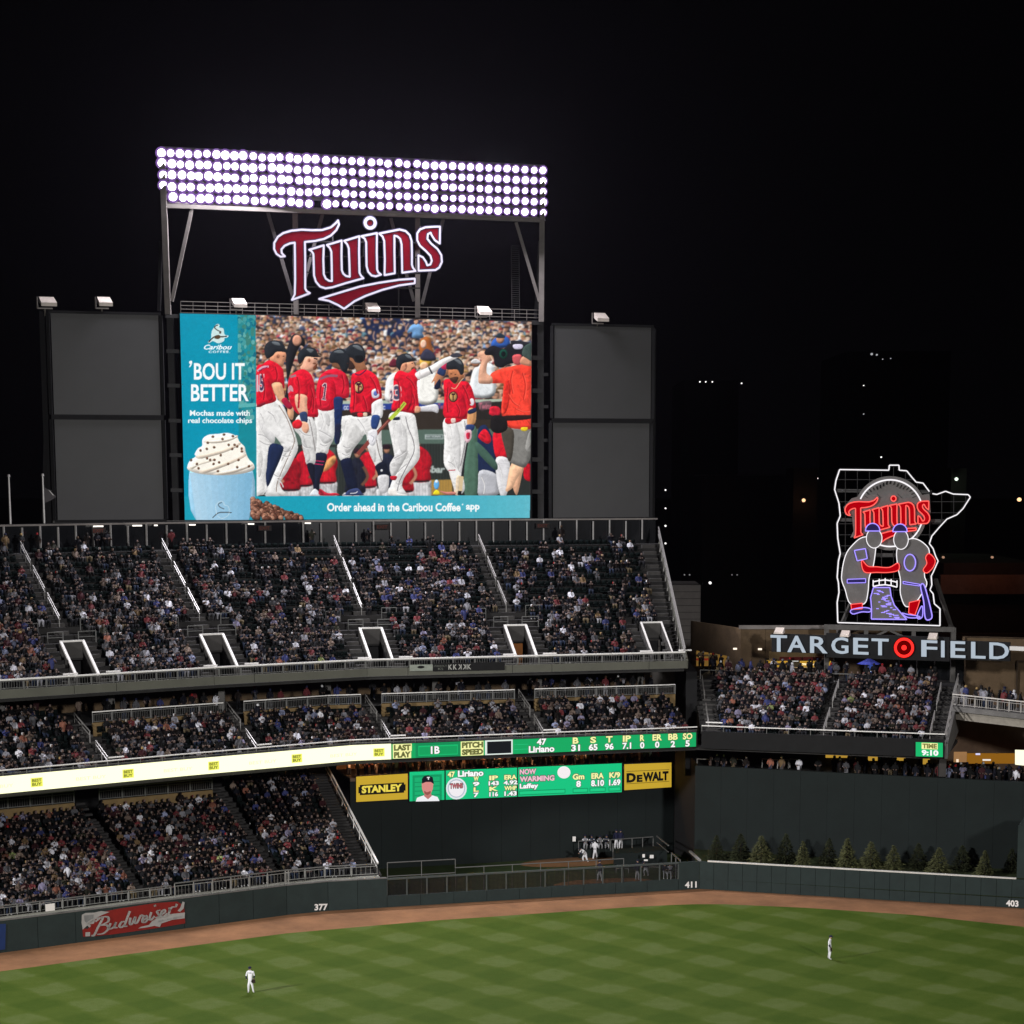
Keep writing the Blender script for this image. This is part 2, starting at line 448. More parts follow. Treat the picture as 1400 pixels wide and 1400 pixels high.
wallr = thing('outfield_wall', (30, 171, 0), 'dark green centre field wall with bright white cap, below the row of spruces', 'wall')
wall_panels(WALL_R, 0, 40, 0, 2.40, 1.25, wallr, M_WALLG)
m = MB(); strip(m, WALL_R, 0.7, WALL_R.u_px(1389, 2.4, 1203), -0.03, 0.27, 2.41, 2.5); m.build('wall_cap', M_CAP, wallr)
wall_number('403', 1375.5, 1392.5, 1230.3, 1239, (13.35, 176.2), (38.7, 168.4))
m = MB(); m.beam(at(943.5, 1164, 180), at(957, 1176.5, 176.4), 0.2, 0.15); m.build('cap_return', M_RAIL, wallr)
m = MB()
q = WALL_R.u_px(1389.5, 2.4, 1203)
strip(m, WALL_R, q, q+14, -0.05, 5, 2.55, 6.9)
m.build('green_wall_block', M_WALLG, label='tall dark green wall block rising at the right edge behind the wall marked 403', cat='wall')

# spruce berm
M_BERM = mat('berm_grass', (0.028, 0.04, 0.012), 0.95, var=0.35, scale=2, bump=0.5)
m = MB()
for a, b in ((13.2, 176.9), (41, 168.6)), : pass
m.idx([(13, 176.3, 0.9), (60, 161.5, 0.9), (64, 167.6, 1.7), (41, 176.2, 1.7), (13.6, 186.2, 1.7)], [(0, 1, 2, 3), (0, 3, 4)])
m.build('berm', M_BERM, kind='structure')
eye = thing('backdrop_wall', (27, 181, 0), 'tall plain dark green hitting backdrop wall behind the row of spruces', 'wall')
wall_panels(EYE, 0, 46, 0.5, 9.35, 2.4, eye, M_EYE, 0.4, 'backdrop_panel', 0.012)

# ------------------------------------------------------------------ seating
SEATS = []      # (x, y, z, facing angle, tier, row, section, u)
def terrace(poly, u0, u1, d0, z0, rows, tread, rise, holes=(), drop=0.5):
    m = MB()
    for k in range(rows):
        cuts = sorted(set([u0, u1]+[c for h in holes if h[2] <= k < h[3] for c in (h[0], h[1])]+poly.cuts(u0, u1)))
        for a, b in zip(cuts[:-1], cuts[1:]):
            if any(h[2] <= k < h[3] and h[0]-1e-6 <= a and b <= h[1]+1e-6 for h in holes): continue
            f = d0+k*tread; z = z0+k*rise
            q = [poly.at(a, f), poly.at(b, f), poly.at(b, f+tread), poly.at(a, f+tread)]
            m.hexa([(p.x, p.y, z-rise-0.12) for p in q]+[(p.x, p.y, z) for p in q])
    return m
def fill_seats(poly, u0, u1, d0, z0, rows, tread, rise, tier, section, aisles, holes=(), r0=0):
    """aisles: (u centre, half width, first row, last row)"""
    for k in range(r0, rows):
        u = u0+0.35
        while u < u1-0.3:
            bad = any(a[2] <= k < a[3] and abs(u-a[0]) < a[1]+0.26 for a in aisles) or any(h[2] <= k < h[3] and h[0]-0.3 < u < h[1]+0.3 for h in holes)
            if not bad:
                p = poly.at(u, d0+k*tread+0.5); n = poly.nrm(u)
                SEATS.append((p.x, p.y, z0+k*rise, math.atan2(n.y, n.x)-math.pi/2, tier, k, section, u))
            u += 0.53
def aisle_steps(m, poly, u, hw, d0, z0, r0, r1, tread, rise):
    for k in range(r0, r1):
        f = d0+k*tread+tread*0.45
        q = [poly.at(u-hw, f), poly.at(u+hw, f), poly.at(u+hw, f+tread*0.55), poly.at(u-hw, f+tread*0.55)]
        m.hexa([(p.x, p.y, z0+k*rise+0.002) for p in q]+[(p.x, p.y, z0+k*rise+rise*0.5) for p in q])
def rail_line(m, poly, u0, u1, d, z, h, pitch=1.9, pick=0.22, top=0.05, infill=True):
    """posts, frames and pickets below the top rail"""
    cs = poly.cuts(u0, u1)
    for a, b in zip(cs[:-1], cs[1:]):
        n = max(1, round((b-a)/pitch))
        for i in range(n):
            p = poly.at(a+(b-a)*i/n, d); q = poly.at(a+(b-a)*(i+1)/n, d)
            m.beam((p.x, p.y, z), (p.x, p.y, z+h), 0.06)
            if infill:
                for f in (0.12, 0.82):
                    m.beam((p.x, p.y, z+h*f), (q.x, q.y, z+h*f), 0.045)
                e = (q-p); L = e.length; e = e/L
                for k in range(1, int(L/pick)):
                    c = p+e*(k*pick); m.idx([(c.x-e.x*0.014, c.y-e.y*0.014, z+h*0.12), (c.x+e.x*0.014, c.y+e.y*0.014, z+h*0.12), (c.x+e.x*0.014, c.y+e.y*0.014, z+h*0.82), (c.x-e.x*0.014, c.y-e.y*0.014, z+h*0.82)], [(0,1,2,3)])
                for g in (0.06, L-0.06):
                    c = p+e*g; m.beam((c.x, c.y, z+h*0.12), (c.x, c.y, z+h*0.82), 0.045)
    p = poly.at(u1, d); m.beam((p.x, p.y, z), (p.x, p.y, z+h), 0.06)
def top_rail(poly, u0, u1, d, z, w, parent, material=None, hgt=0.09):
    m = MB()
    cs = poly.cuts(u0, u1)
    for a, b in zip(cs[:-1], cs[1:]): m.beam(poly.at(a, d, z), poly.at(b, d, z), w, hgt)
    return m.build('top_rail', material or M_RAIL, parent)
def stair_rail(poly, u, d0, d1, z0, z1, parent, h=0.95, sep=0.16, material=None):
    m = MB()
    for hh in (h, h-0.32):
        m.beam(poly.at(u, d0, z0+hh), poly.at(u, d1, z1+hh), 0.07)
    for f in (0.02, 0.5, 0.98):
        p = poly.at(u, d0+(d1-d0)*f, z0+(z1-z0)*f); m.beam(p, p+Vector((0, 0, h)), 0.06)
    m.build('stair_rail', material or M_RAIL, parent)

# ---- upper deck
T, RS = 0.85, 0.60
UD0, UZ0, UROWS = 0.9, 18.75, 17
upper = thing('upper_grandstand', (-15, 185, 18), 'upper grandstand deck packed with spectators below the big video board', 'grandstand')
vx = [(111, 919), (317, 911), (529, 902), (730, 898), (919, 894)]
VU = [UP.u_px(x, 19.6, y) for x, y in vx]
U_END = UP.len[-1]-3.6
def UE(d): return U_END+0.165*d            # the deck widens to the right as it climbs
VH = 0.86
holes = [(u-VH, u+VH, 0, 4) for u in VU]
m = MB()
for k in range(UROWS):
    r_ = terrace(UP, 6, UE(UD0+k*T), UD0+k*T, UZ0+k*RS, 1, T, RS, [(h[0], h[1], 0, 1) for h in holes if k < h[3]]); b0 = len(m.v); m.v += r_.v; m.f += [tuple(i+b0 for i in f) for f in r_.f]; m.mi += r_.mi; m.c += r_.c
m.build('terrace', M_DCONC, upper)
m = MB()
for i, u in enumerate(VU):
    last = i == 4
    for s in (-1, 1):
        aisle_steps(m, UP, u+s*1.7, 0.55, UD0, UZ0, 0, 5, T, RS)
    if not last: aisle_steps(m, UP, u, 0.6, UD0, UZ0, 6, UROWS, T, RS)
for k in range(UROWS): aisle_steps(m, UP, UE(k*T)-0.75, 0.62, UD0, UZ0, k, k+1, T, RS)
m.build('stair_flight', mat('stair_concrete', (0.065, 0.062, 0.06), 0.9), upper, kind='stuff')
m = MB(); rail_line(m, UP, 6, U_END, 0, 18.85, 0.75); m.build('front_railing', M_RAILG, upper)
top_rail(UP, 6, U_END, 0, 19.6, 0.17, upper, M_WHITE, 0.12)
cs = [6]+[u for v in VU for u in (v-1.7, v+1.9)]+[U_END+0.15]
for a, b in zip(cs[:-1], cs[1:]):
    m = MB(); strip(m, UP, a+0.02, b-0.02, -0.12, 0.14, 18.15, 18.83); m.build('fascia_panel', M_FASC, upper)
m = MB(); strip(m, UP, 6, U_END, 0.16, 15.4, 17.85, 18.1); m.build('deck_slab', M_DCONC, upper)
for i, u in enumerate(VU):
    vm = MB(); z1 = UZ0+4*RS
    for s in (-1, 1):
        a = UP.at(u+s*(VH+.03), UD0, 18.5); b = UP.at(u+s*(VH+.03), UD0+4*T, 18.5)
        n = (UP.at(u+s*(VH+.15), UD0)-UP.at(u+s*(VH+.03), UD0))
        vm.hexa([a, a+n, b+n, b, Vector((a.x, a.y, UZ0+0.55)), Vector((a.x, a.y, UZ0+0.55))+n, Vector((b.x, b.y, z1+0.75))+n, Vector((b.x, b.y, z1+0.75))])
    p = UP.at(u, UD0+4*T+0.05)
    e = (UP.at(u+1, 0)-UP.at(u-1, 0)).normalized()
    vm.box((p.x, p.y, z1+0.1), e, Vector((-e.y, e.x, 0)), (0,0,1), 2.15, 0.15, 1.3)
    v = vm.build('entry_tunnel_wall', MATS['stair_concrete'], upper)
    m = MB()
    for s in (-1, 1):
        m.beam(UP.at(u+s*(VH+.09), UD0+0.2, UZ0+0.62), UP.at(u+s*(VH+.09), UD0+4*T, z1+0.85), 0.2 if i < 4 else 0.12, 0.16)
    m.beam(UP.at(u-VH-.17, UD0+4*T, z1+0.85), UP.at(u+VH+.17, UD0+4*T, z1+0.85), 0.18 if i < 4 else 0.1, 0.14)
    m.build('tunnel_guard', M_WHITE, upper)
    m = MB(); p = UP.at(u, UD0+4*T-0.06)
    m.box((p.x, p.y, 19.4), e, Vector((-e.y, e.x, 0)), (0,0,1), 1.3, 0.1, 1.9)
    m.build('doorway', mat('doorway_painted_glow', (0.25, 0.09, 0.02), 0.8) if i == 3 else M_BLACK, upper)  # one doorway has warm light put into its colour
    m = MB()
    for s in (-1.75, 1.9):                 # short bright bars at the foot of each stair
        m.beam(UP.at(u+s-0.6, 0.45, 19.72), UP.at(u+s+0.6, 0.45, 19.72), 0.14, 0.12)
    m.build('landing_bar', M_WHITE, upper, kind='stuff')
    if i < 4:
        m = MB()                          # cross landing railings above the tunnel
        zz = UZ0+5*RS
        for s, wd, dd, zo in ((-1.0, 1.3, 5.3, 0), (1.6, 1.5, 5.0, 0), (-2.6, 1.3, 6.6, 0.7), (2.4, 1.3, 6.8, 0.9)):
            a = UP.at(u+s-wd/2, dd, zz+zo); b = UP.at(u+s+wd/2, dd, zz+zo)
            for hh in (0.95, 0.5): m.beam(a+Vector((0,0,hh)), b+Vector((0,0,hh)), 0.06)
            m.beam(a, a+Vector((0,0,0.95)), 0.07); m.beam(b, b+Vector((0,0,0.95)), 0.07)
        m.build('landing_railing', M_RAILG, upper, kind='stuff')
        for k0, k1 in ((7, 10), (10.6, 13.6), (14.2, 16.8)):
            stair_rail(UP, u, UD0+k0*T, UD0+k1*T, UZ0+k0*RS, UZ0+k1*RS, upper)
m = MB()
for hh in (1.1, 0.75, 0.4):
    m.beam(UP.at(U_END+0.02, 0, 18.85+hh), UP.at(UE(15.5)+0.02, UD0+17.2*T, UZ0+17*RS+hh+0.3), 0.09)
for k in range(12):
    p = UP.at(UE(k*1.5*T)+0.02, UD0+k*1.5*T*0.95); z = UZ0+k*1.5*0.95*RS
    m.beam((p.x, p.y, z-0.2), (p.x, p.y, z+1.1), 0.07)
m.build('end_railing', M_RAIL, upper)
m = MB()
a = UP.at(U_END+0.1, 0); b = UP.at(UE(16)+0.1, 16)
m.idx([(a.x, a.y, 18.1), (b.x, b.y, 27.2), (b.x, b.y, 28.9), (a.x, a.y, 18.9), (a.x+.2, a.y, 18.1), (b.x+.2, b.y, 27.2), (b.x+.2, b.y, 28.9), (a.x+.2, a.y, 18.9)], [(3,2,1,0), (4,5,6,7), (0,1,5,4), (1,2,6,5), (2,3,7,6), (3,0,4,7)])
m.build('end_stringer', M_FASC, upper)
ua = [(u, 0.45, 6, 99) for u in VU[:4]]+[(u+s*1.7, 0.42, 0, 6) for u in VU for s in (-1, 1)]+[(u, 1.9, 4, 7) for u in VU[:4]]+[]
ua = [a for a in ua if a]
for k in range(UROWS):
    fill_seats(UP, 6, UE(k*T)-1.45, UD0, UZ0, k+1, T, RS, 'upper', 0, ua, [(h[0]-0.1, h[1]+0.1, 0, 5) for h in holes], k)

# concourse at the back of the upper deck
conc = thing('concourse_wall', (-18, 196, 28.5), 'row of dark windows with pale mullions behind the top of the upper deck', 'wall')
CW = 17.6
m = MB(); strip(m, UP, 6, UE(17)+0.3, UD0+UROWS*T, CW+3, 28.4, 28.7); m.build('concourse_floor', M_DCONC, conc)
m = MB(); strip(m, UP, 6, UE(17)+0.2, CW+0.2, CW+0.5, 28.7, 31.2); m.build('dark_glazing', M_GLASSD, conc)
m = MB(); strip(m, UP, 6, UE(17)+0.3, CW-0.1, CW+0.1, 31.0, 31.15); m.build('top_beam', M_STEEL, conc)
u = 7.0; k = 0
while u < UE(17)+0.2:
    m = MB(); p = UP.at(u, CW-0.1); m.box((p.x, p.y, 30.05-(0.0 if k % 2 else 0.12)), (1,0,0), (0,1,0), (0,0,1), 0.14, 0.14, 1.9)
    m.build('mullion', mat('mullion_grey', (0.3, 0.29, 0.28), 0.5), conc); u += 1.55; k += 1
for x, y0, y1 in ((101, 727, 737), (318, 725, 732), (553, 719, 728), (774, 720, 728)):
    u = UP.u_of(at(x, (y0+y1)/2, 188 if x < 200 else 196)); p = UP.at(u, CW-0.25); e = (UP.at(u+1, CW)-UP.at(u-1, CW)).normalized()
    m = MB(); m.box((p.x, p.y, 30.5), e, Vector((-e.y, e.x, 0)), (0,0,1), 1.3, 0.08, 0.5)
    sg = m.build('section_sign', mat('sign_brown', (0.02, 0.016, 0.015)), label='small dark sign on the concourse windows, %s' % {101:'leftmost, above the first tunnel', 318:'second from left, left below the video board', 553:'third from left, below the lit board', 774:'rightmost, below the dark right hand panels'}[x], cat='sign')
    m = MB()
    text_on(m, '3%02d' % {101:27, 318:29, 553:31, 774:33}[x] if False else 'EXIT', [p+e*-0.5+Vector((0,-0.08,0))+Vector((0,0,30.35)), p+e*0.5+Vector((0,-0.08,0))+Vector((0,0,30.35)), p+e*-0.5+Vector((0,-0.08,0))+Vector((0,0,30.65))], 0.02)
    m.build('lettering', mat('dim_red', (0.12, 0.03, 0.02)), sg)
# small working lamps along the concourse
for i, (x, y) in enumerate([(86, 724), (93, 724.5), (142, 723), (168, 723), (198, 720), (241, 721), (311, 720), (383, 719)]):
    wide = i in (1, 3, 5, 6, 7)
    u = UP.u_of(at(x, y, 189+(x-90)*0.022)); p = UP.at(u, CW-0.6)
    m = MB(); m.box((p.x, p.y, 30.9), (1,0,0), (0,1,0), (0,0,1), 0.55 if wide else 0.28, 0.25, 0.12)
    m.build('concourse_lamp', mat_lit('lamp_white', (1, 0.93, 0.85), 1.6 if not wide else 1.6), label='%s small lamp from the left over the windows behind the upper deck' % 'first second third fourth fifth sixth seventh eighth'.split()[i], cat='lamp', group='lamps over the upper concourse')

# ---- middle deck
MD0, MZ0, MT, MR = 0.5, 12.35, 0.85, 0.43
RU_END = RIB.len[-1]
mid = thing('middle_grandstand', (-15, 178, 12), 'middle seating deck above the long lit ribbon board', 'grandstand')
mu = [RIB.u_px(x, 13.2, y) for x, y in ((152, 1040), (357, 1023), (537, 1009), (742, 1000))]
terrace(RIB, 6, mu[0], MD0, MZ0, 9, MT, MR).build('terrace', M_DCONC, mid)
terrace(RIB, mu[0], RU_END, MD0, MZ0, 6, MT, MR).build('terrace', M_DCONC, mid)
m = MB()
for u in mu: aisle_steps(m, RIB, u, 0.65, MD0, MZ0, 0, 6, MT, MR)
# aisle flights cut up to the level behind
for u in mu:
    for k in range(5):
        a = MD0+6*MT+k*0.4
        q = [RIB.at(u-0.65, a), RIB.at(u+0.65, a), RIB.at(u+0.65, a+0.4), RIB.at(u-0.65, a+0.4)]
        m.hexa([(p.x, p.y, 14.5) for p in q]+[(p.x, p.y, 14.75+k*0.17) for p in q])
m.build('stair_flight', MATS['stair_concrete'], mid, kind='stuff')
for u in mu:
    stair_rail(RIB, u-0.1, 0.8, 3.0, 12.5, 13.6, mid)
    stair_rail(RIB, u-0.1, 4.0, 7.0, 14.2, 15.4, mid)
    m = MB(); m.beam(RIB.at(u-0.2, 0.4, 13.45), RIB.at(u+1.1, 0.4, 13.45), 0.1); m.build('landing_bar', M_WHITE, mid)
m = MB()
cs = RIB.cuts(6, RU_END)
for a, b in zip(cs[:-1], cs[1:]):
    for z in (13.0,): m.beam(RIB.at(a, 0, z), RIB.at(b, 0, z), 0.05)
k = 6.0
while k < RU_END:
    p = RIB.at(k, 0); m.beam((p.x, p.y, 12.85), (p.x, p.y, 13.25), 0.05); k += 1.9
m.build('front_railing', M_RAILG, mid)
top_rail(RIB, 6, RU_END, 0, 13.27, 0.13, mid, M_WHITE, 0.08)
m = MB(); strip(m, RIB, 6, RU_END, 0.02, 0.4, 12.3, 12.86); m.build('front_curb', M_DCONC, mid)
BD = MD0+6*MT+0.05
segs = [(mu[0]-1.2, mu[1]-1.0), (mu[1]+0.9, mu[2]-0.9), (mu[2]+0.9, mu[3]-0.9), (mu[3]+0.9, RU_END+0.15)]
segs[0] = (mu[0]+0.9, mu[1]-0.9)
for a, b in segs:
    m = MB(); strip(m, RIB, a, b, BD, BD+0.2, 14.5, 15.6); m.build('rear_wall', M_TAN, mid)
    m = MB(); rail_line(m, RIB, a, b, BD+0.05, 15.6, 0.85, pick=0.16); m.build('rear_railing', M_RAILG, mid)
    top_rail(RIB, a, b, BD+0.05, 16.48, 0.1, mid, M_WHITE, 0.08)
m = MB(); strip(m, RIB, mu[0]-1, RU_END+0.2, BD+0.21, 16, 15.4, 15.55); m.build('standing_floor', M_DCONC, mid)
m = MB(); strip(m, RIB, 6, RU_END+2, 14, 14.3, 12, 18.0); m.build('back_wall', M_BROWN, mid)
m = MB(); strip(m, RIB, 6, RU_END+0.6, 0.3, 16, 11.15, 11.45); m.build('deck_slab', M_DCONC, mid)
u = 14.0
while u < RU_END:
    m = MB(); p = RIB.at(u, 9.0); m.box((p.x, p.y, 16.8), (1,0,0), (0,1,0), (0,0,1), 0.5, 0.5, 2.5); m.build('column', M_CONC, mid); u += 9.3
fill_seats(RIB, 6, mu[0]-0.3, MD0, MZ0, 9, MT, MR, 'middle', 0, [(mu[0], 0.7, 0, 99)])
for i in range(4):
    fill_seats(RIB, mu[i], mu[i+1] if i < 3 else RU_END-0.4, MD0, MZ0, 6, MT, MR, 'middle', i+1, [(q, 0.75, 0, 99) for q in mu])

# ---- lower bowl
LD0, LZ0, LT, LR = 1.0, 2.55, 0.85, 0.345
LE = WALL_L.u_px(521, 3.4, 1186)
low = thing('lower_grandstand', (-30, 168, 2.5), 'lower seating bowl behind the outfield wall, shaded by the deck above', 'grandstand')
lu = [WALL_L.u_px(x, 3.4, y) for x, y in ((205, 1218), (392, 1196))]
terrace(WALL_L, 8, lu[1], LD0, LZ0, 14, LT, LR).build('terrace', M_DCONC, low)
terrace(WALL_L, lu[1], LE, LD0, LZ0, 20, LT, LR).build('terrace', M_DCONC, low)
m = MB()
for u in lu: aisle_steps(m, WALL_L, u, 0.4, LD0, LZ0, 0, 17, LT, LR)
aisle_steps(m, WALL_L, LE-0.8, 0.6, LD0, LZ0, 0, 20, LT, LR)
m.build('stair_flight', M_DCONC, low, kind='stuff')
m = MB(); strip(m, WALL_L, 8, LE, 0.32, 1.0, 2.2, 2.53); m.build('front_ledge', M_CAP if False else mat('pale_concrete', (0.3, 0.3, 0.26), 0.8), low)
m = MB()
ub = WALL_L.u_px(228, 3, 1215); uc = WALL_L.u_px(386, 3, 1196)
rail_line(m, WALL_L, 8, ub, 0.9, 2.6, 0.75, pick=0.4)
rail_line(m, WALL_L, ub, uc, 0.15, 2.5, 1.15, pick=0.3, pitch=1.6)
rail_line(m, WALL_L, uc, LE, 0.9, 2.6, 0.9, pick=0.4)
m.build('front_railing', mat('dull_rail', (0.26, 0.26, 0.25), 0.5, 0.3), low)
top_rail(WALL_L, 8, ub, 0.9, 3.37, 0.06, low, M_RAILG); top_rail(WALL_L, ub, uc, 0.15, 3.68, 0.06, low, M_RAILG); top_rail(WALL_L, uc, LE, 0.9, 3.52, 0.06, low, M_RAILG)
m = MB()
a = WALL_L.at(LE, 0.9, 2.5); b = WALL_L.at(LE, 17.5, 8.6)
m.beam(a+Vector((0,0,1.1)), b+Vector((0,0,1.2)), 0.13, 0.13); m.beam(a+Vector((0,0,0.6)), b+Vector((0,0,0.7)), 0.06)
for k in range(10):
    p = a.lerp(b, k/9); m.beam(p, p+Vector((0,0,1.1)), 0.06)
m.build('end_railing', M_WHITE, low)
m = MB(); n = WALL_L.at(LE+0.3, 0)-WALL_L.at(LE, 0)
m.hexa([(a.x, a.y, 0), (a.x+n.x, a.y+n.y, 0), (b.x+n.x, b.y+n.y, 0), (b.x, b.y, 0), (a.x, a.y, 2.6), (a.x+n.x, a.y+n.y, 2.6), (b.x+n.x, b.y+n.y, 8.9), (b.x, b.y, 8.9)])
m.build('end_wall', M_DCONC, low)
m = MB(); bd = LD0+14*LT+0.05
g = WALL_L.u_px(150, 8, 1100)
for a, b in ((8, lu[0]-1.2), (lu[0]+0.9, lu[1]-1.0)):
    m = MB(); strip(m, WALL_L, a, b, bd, bd+0.2, 6.9, 8.65); m.build('rear_wall', M_TAN, low)
    m = MB(); rail_line(m, WALL_L, a, b, bd+0.05, 8.65, 0.95, pick=0.2); m.build('rear_railing', M_RAILG, low)
    top_rail(WALL_L, a, b, bd+0.05, 9.65, 0.05, low, M_RAILG)
m = MB(); strip(m, WALL_L, 4, LE+0.5, 21, 21.3, 5, 11.2); m.build('back_wall', M_BLACK, low)
fill_seats(WALL_L, 8, lu[0], LD0, LZ0, 14, LT, LR, 'lower', 0, [(q, 0.22, 0, 99) for q in lu])
fill_seats(WALL_L, lu[0], lu[1], LD0, LZ0, 14, LT, LR, 'lower', 1, [(q, 0.22, 0, 99) for q in lu])
fill_seats(WALL_L, lu[1], LE-1.5, LD0, LZ0, 20, LT, LR, 'lower', 2, [(q, 0.22, 0, 99) for q in lu])

# ---- centre field stand
CD0, CZ0, CT, CR, CROWS = 0.5, 12.45, 0.85, 0.345, 12
CE = CC.len[-1]
cen = thing('centre_grandstand', (24, 184, 12), 'small centre field seating bank above the black fascia and backdrop wall', 'grandstand')
cu = [C0+1.0, CC.u_px(1117, 13.4, 1003), CE-0.9]
m = MB()
for k in range(CROWS):                     # the rows widen to the left as they climb
    r_ = terrace(CC, C0-0.29*(CD0+k*CT), CE, CD0+k*CT, CZ0+k*CR, 1, CT, CR); b0 = len(m.v); m.v += r_.v; m.f += [tuple(i+b0 for i in f) for f in r_.f]; m.mi += r_.mi; m.c += r_.c
m.build('terrace', M_DCONC, cen)
m = MB()
for u in cu[1:]: aisle_steps(m, CC, u, 0.65, CD0, CZ0, 0, CROWS, CT, CR)
for k in range(CROWS): aisle_steps(m, CC, C0+0.9-0.29*k*CT, 0.65, CD0, CZ0, k, k+1, CT, CR)
m.build('stair_flight', MATS['stair_concrete'], cen, kind='stuff')
for d0_, d1_, z0_, z1_ in ((1.0, 4.6, 12.6, 14.0), (6.0, 9.6, 14.6, 16.0)):
    m = MB()
    for hh in (0.9, 0.58): m.beam(CC.at(C0+0.7-0.29*d0_, d0_, z0_+hh), CC.at(C0+0.7-0.29*d1_, d1_, z1_+hh), 0.07)
    m.build('stair_rail', M_RAIL, cen)
for u, dv in ((cu[1], 0), (cu[2]-0.5, 0)):
    stair_rail(CC, u, 1.0, 4.6, 12.6, 14.0, cen, 0.9); stair_rail(CC, u, 6.0, 9.6, 14.6, 16.0, cen, 0.9)
m = MB(); m.beam(CC.at(CE, 0, 13.5), CC.at(CE, 10.7, 17.6), 0.1); m.beam(CC.at(CE, 0, 13.0), CC.at(CE, 10.7, 17.1), 0.06)
m.beam(CC.at(CE, 10.7, 17.6), Vector((36.0, 182.4, 16.3)), 0.06)
for k in range(8):
    p = CC.at(CE, k*1.5); m.beam((p.x, p.y, 12.4+k*0.6), (p.x, p.y, 13.5+k*0.58), 0.06)
m.build('end_railing', M_RAIL, cen)
m = MB(); q = CC.at(CE+0.0, 0); r_ = CC.at(CE, 10.9)
m.hexa([(q.x, q.y, 11.3), (q.x+.25, q.y, 11.3), (r_.x+.25, r_.y, 12.6), (r_.x, r_.y, 12.6), (q.x, q.y, 12.6), (q.x+.25, q.y, 12.6), (r_.x+.25, r_.y, 16.6), (r_.x, r_.y, 16.6)])
m.build('end_stringer', M_CONC, cen)
top_rail(CC, C0, CE, 0, 13.42, 0.12, cen, M_WHITE, 0.08)
m = MB(); rail_line(m, CC, C0, CE, 0, 12.9, 0.5, infill=False); m.build('front_railing', M_RAILG, cen)
m = MB(); m.beam(CC.at(C0+0.3, 0.3, 13.7), CC.at(C0+1.8, 0.3, 13.7), 0.1); m.build('landing_bar', M_WHITE, cen)
m = MB(); strip(m, CC, C0, CE, -0.1, 0.3, 11.4, 12.92); m.build('fascia_panel', M_BLACK, cen)
m = MB(); strip(m, CC, C0-1.5, CE, 0.31, 20, 11.2, 11.5); m.build('deck_slab', M_DCONC, cen)
m = MB(); strip(m, CC, 0.6, CE+2, CD0+CROWS*CT, 24, 16.1, 16.45); m.build('plaza_floor', M_DCONC, cen)
m = MB(); rail_line(m, CC, 1.5, CE*0.76, CD0+CROWS*CT+0.1, 16.45, 0.9, infill=False); m.build('rear_railing', M_RAILG, cen)
top_rail(CC, 1.5, CE*0.76, CD0+CROWS*CT+0.1, 17.3, 0.05, cen, M_RAILG)
fill_seats(CC, 0, CE-1.6, CD0, CZ0, CROWS, CT, CR, 'centre', 0, [(q, 0.68, 0, 99) for q in cu[1:]])
SEATS[:] = [s for s in SEATS if s[4] != 'centre' or s[0] > 15.9]
# ------------------------------------------------------------------ ribbon boards
def lit(m, pts, rgb):
    m.col = srgb(rgb); m.face(pts)
def board_case(poly, u0, u1, z0, z1, name='board_case', parent=None, d0=-0.1, d1=0.0):
    m = MB(); strip(m, poly, u0, u1, d0, d1, z0, z1); return m.build(name, M_BLACK, parent)
RZ0, RZ1 = 11.5, 12.82
uG = RIB.u_px(533, 12.1, 1027); uE = RIB.u_px(952, 12.1, 1011)
rb = thing('ribbon_board', RIB.at(30, 0, 11.5), 'long pale yellow lit ribbon board along the front of the middle deck at left', 'ribbon board')
u = 6.0; lens = []
cs = RIB.cuts(6, uG-0.05)
for a, b in zip(cs[:-1], cs[1:]):
    n = max(1, round((b-a)/6))
    for i in range(n):
        ua = a+(b-a)*i/n; ub_ = a+(b-a)*(i+1)/n
        m = MB(); p, q = RIB.at(ua+0.004, -0.1), RIB.at(ub_-0.004, -0.1); r_, s_ = RIB.at(ub_-0.004, -0.02), RIB.at(ua+0.004, -0.02)
        m.hexa([(v.x, v.y, RZ0) for v in (p, q, r_, s_)]+[(v.x, v.y, RZ1) for v in (p, q, r_, s_)])
        m.build('led_panel', mat_lit('ribbon_white', (1.0, 1.0, 0.62), 1.35), rb)
RIBt = MB()
for x, y in ((47, 1069), (173, 1057.5), (293, 1047.5), (407, 1037.5), (516, 1028)):
    u = RIB.u_px(x, 12.1, y); zc = RIB.at(u, -0.1); D_ = zc.y
    def rq(du0, du1, z0, z1, d): return [RIB.at(u+du0, d, z0), RIB.at(u+du1, d, z0), RIB.at(u+du1, d, z1), RIB.at(u+du0, d, z1)]
    lit(RIBt, rq(-0.48, 0.48, 11.78, 12.48, -0.115), (243, 243, 96))
    RIBt.col = srgb(95, 100, 40)
    for s_, z0, z1 in (('BEST', 12.16, 12.4), ('BUY', 11.86, 12.1)):
        text_on(RIBt, s_, (RIB.at(u-0.38, -0.13, z0), RIB.at(u+0.38, -0.13, z0), RIB.at(u-0.38, -0.13, z1)), 0.03)
    RIBt.col = srgb(238, 238, 190)
    text_on(RIBt, 'BEST BUY', (RIB.at(u-4.4, -0.115, 11.95), RIB.at(u-1.9, -0.115, 11.95), RIB.at(u-4.4, -0.115, 12.2)), 0.0)
RIBt.build('led_print', M_LED, rb, colors=True, kind='stuff')

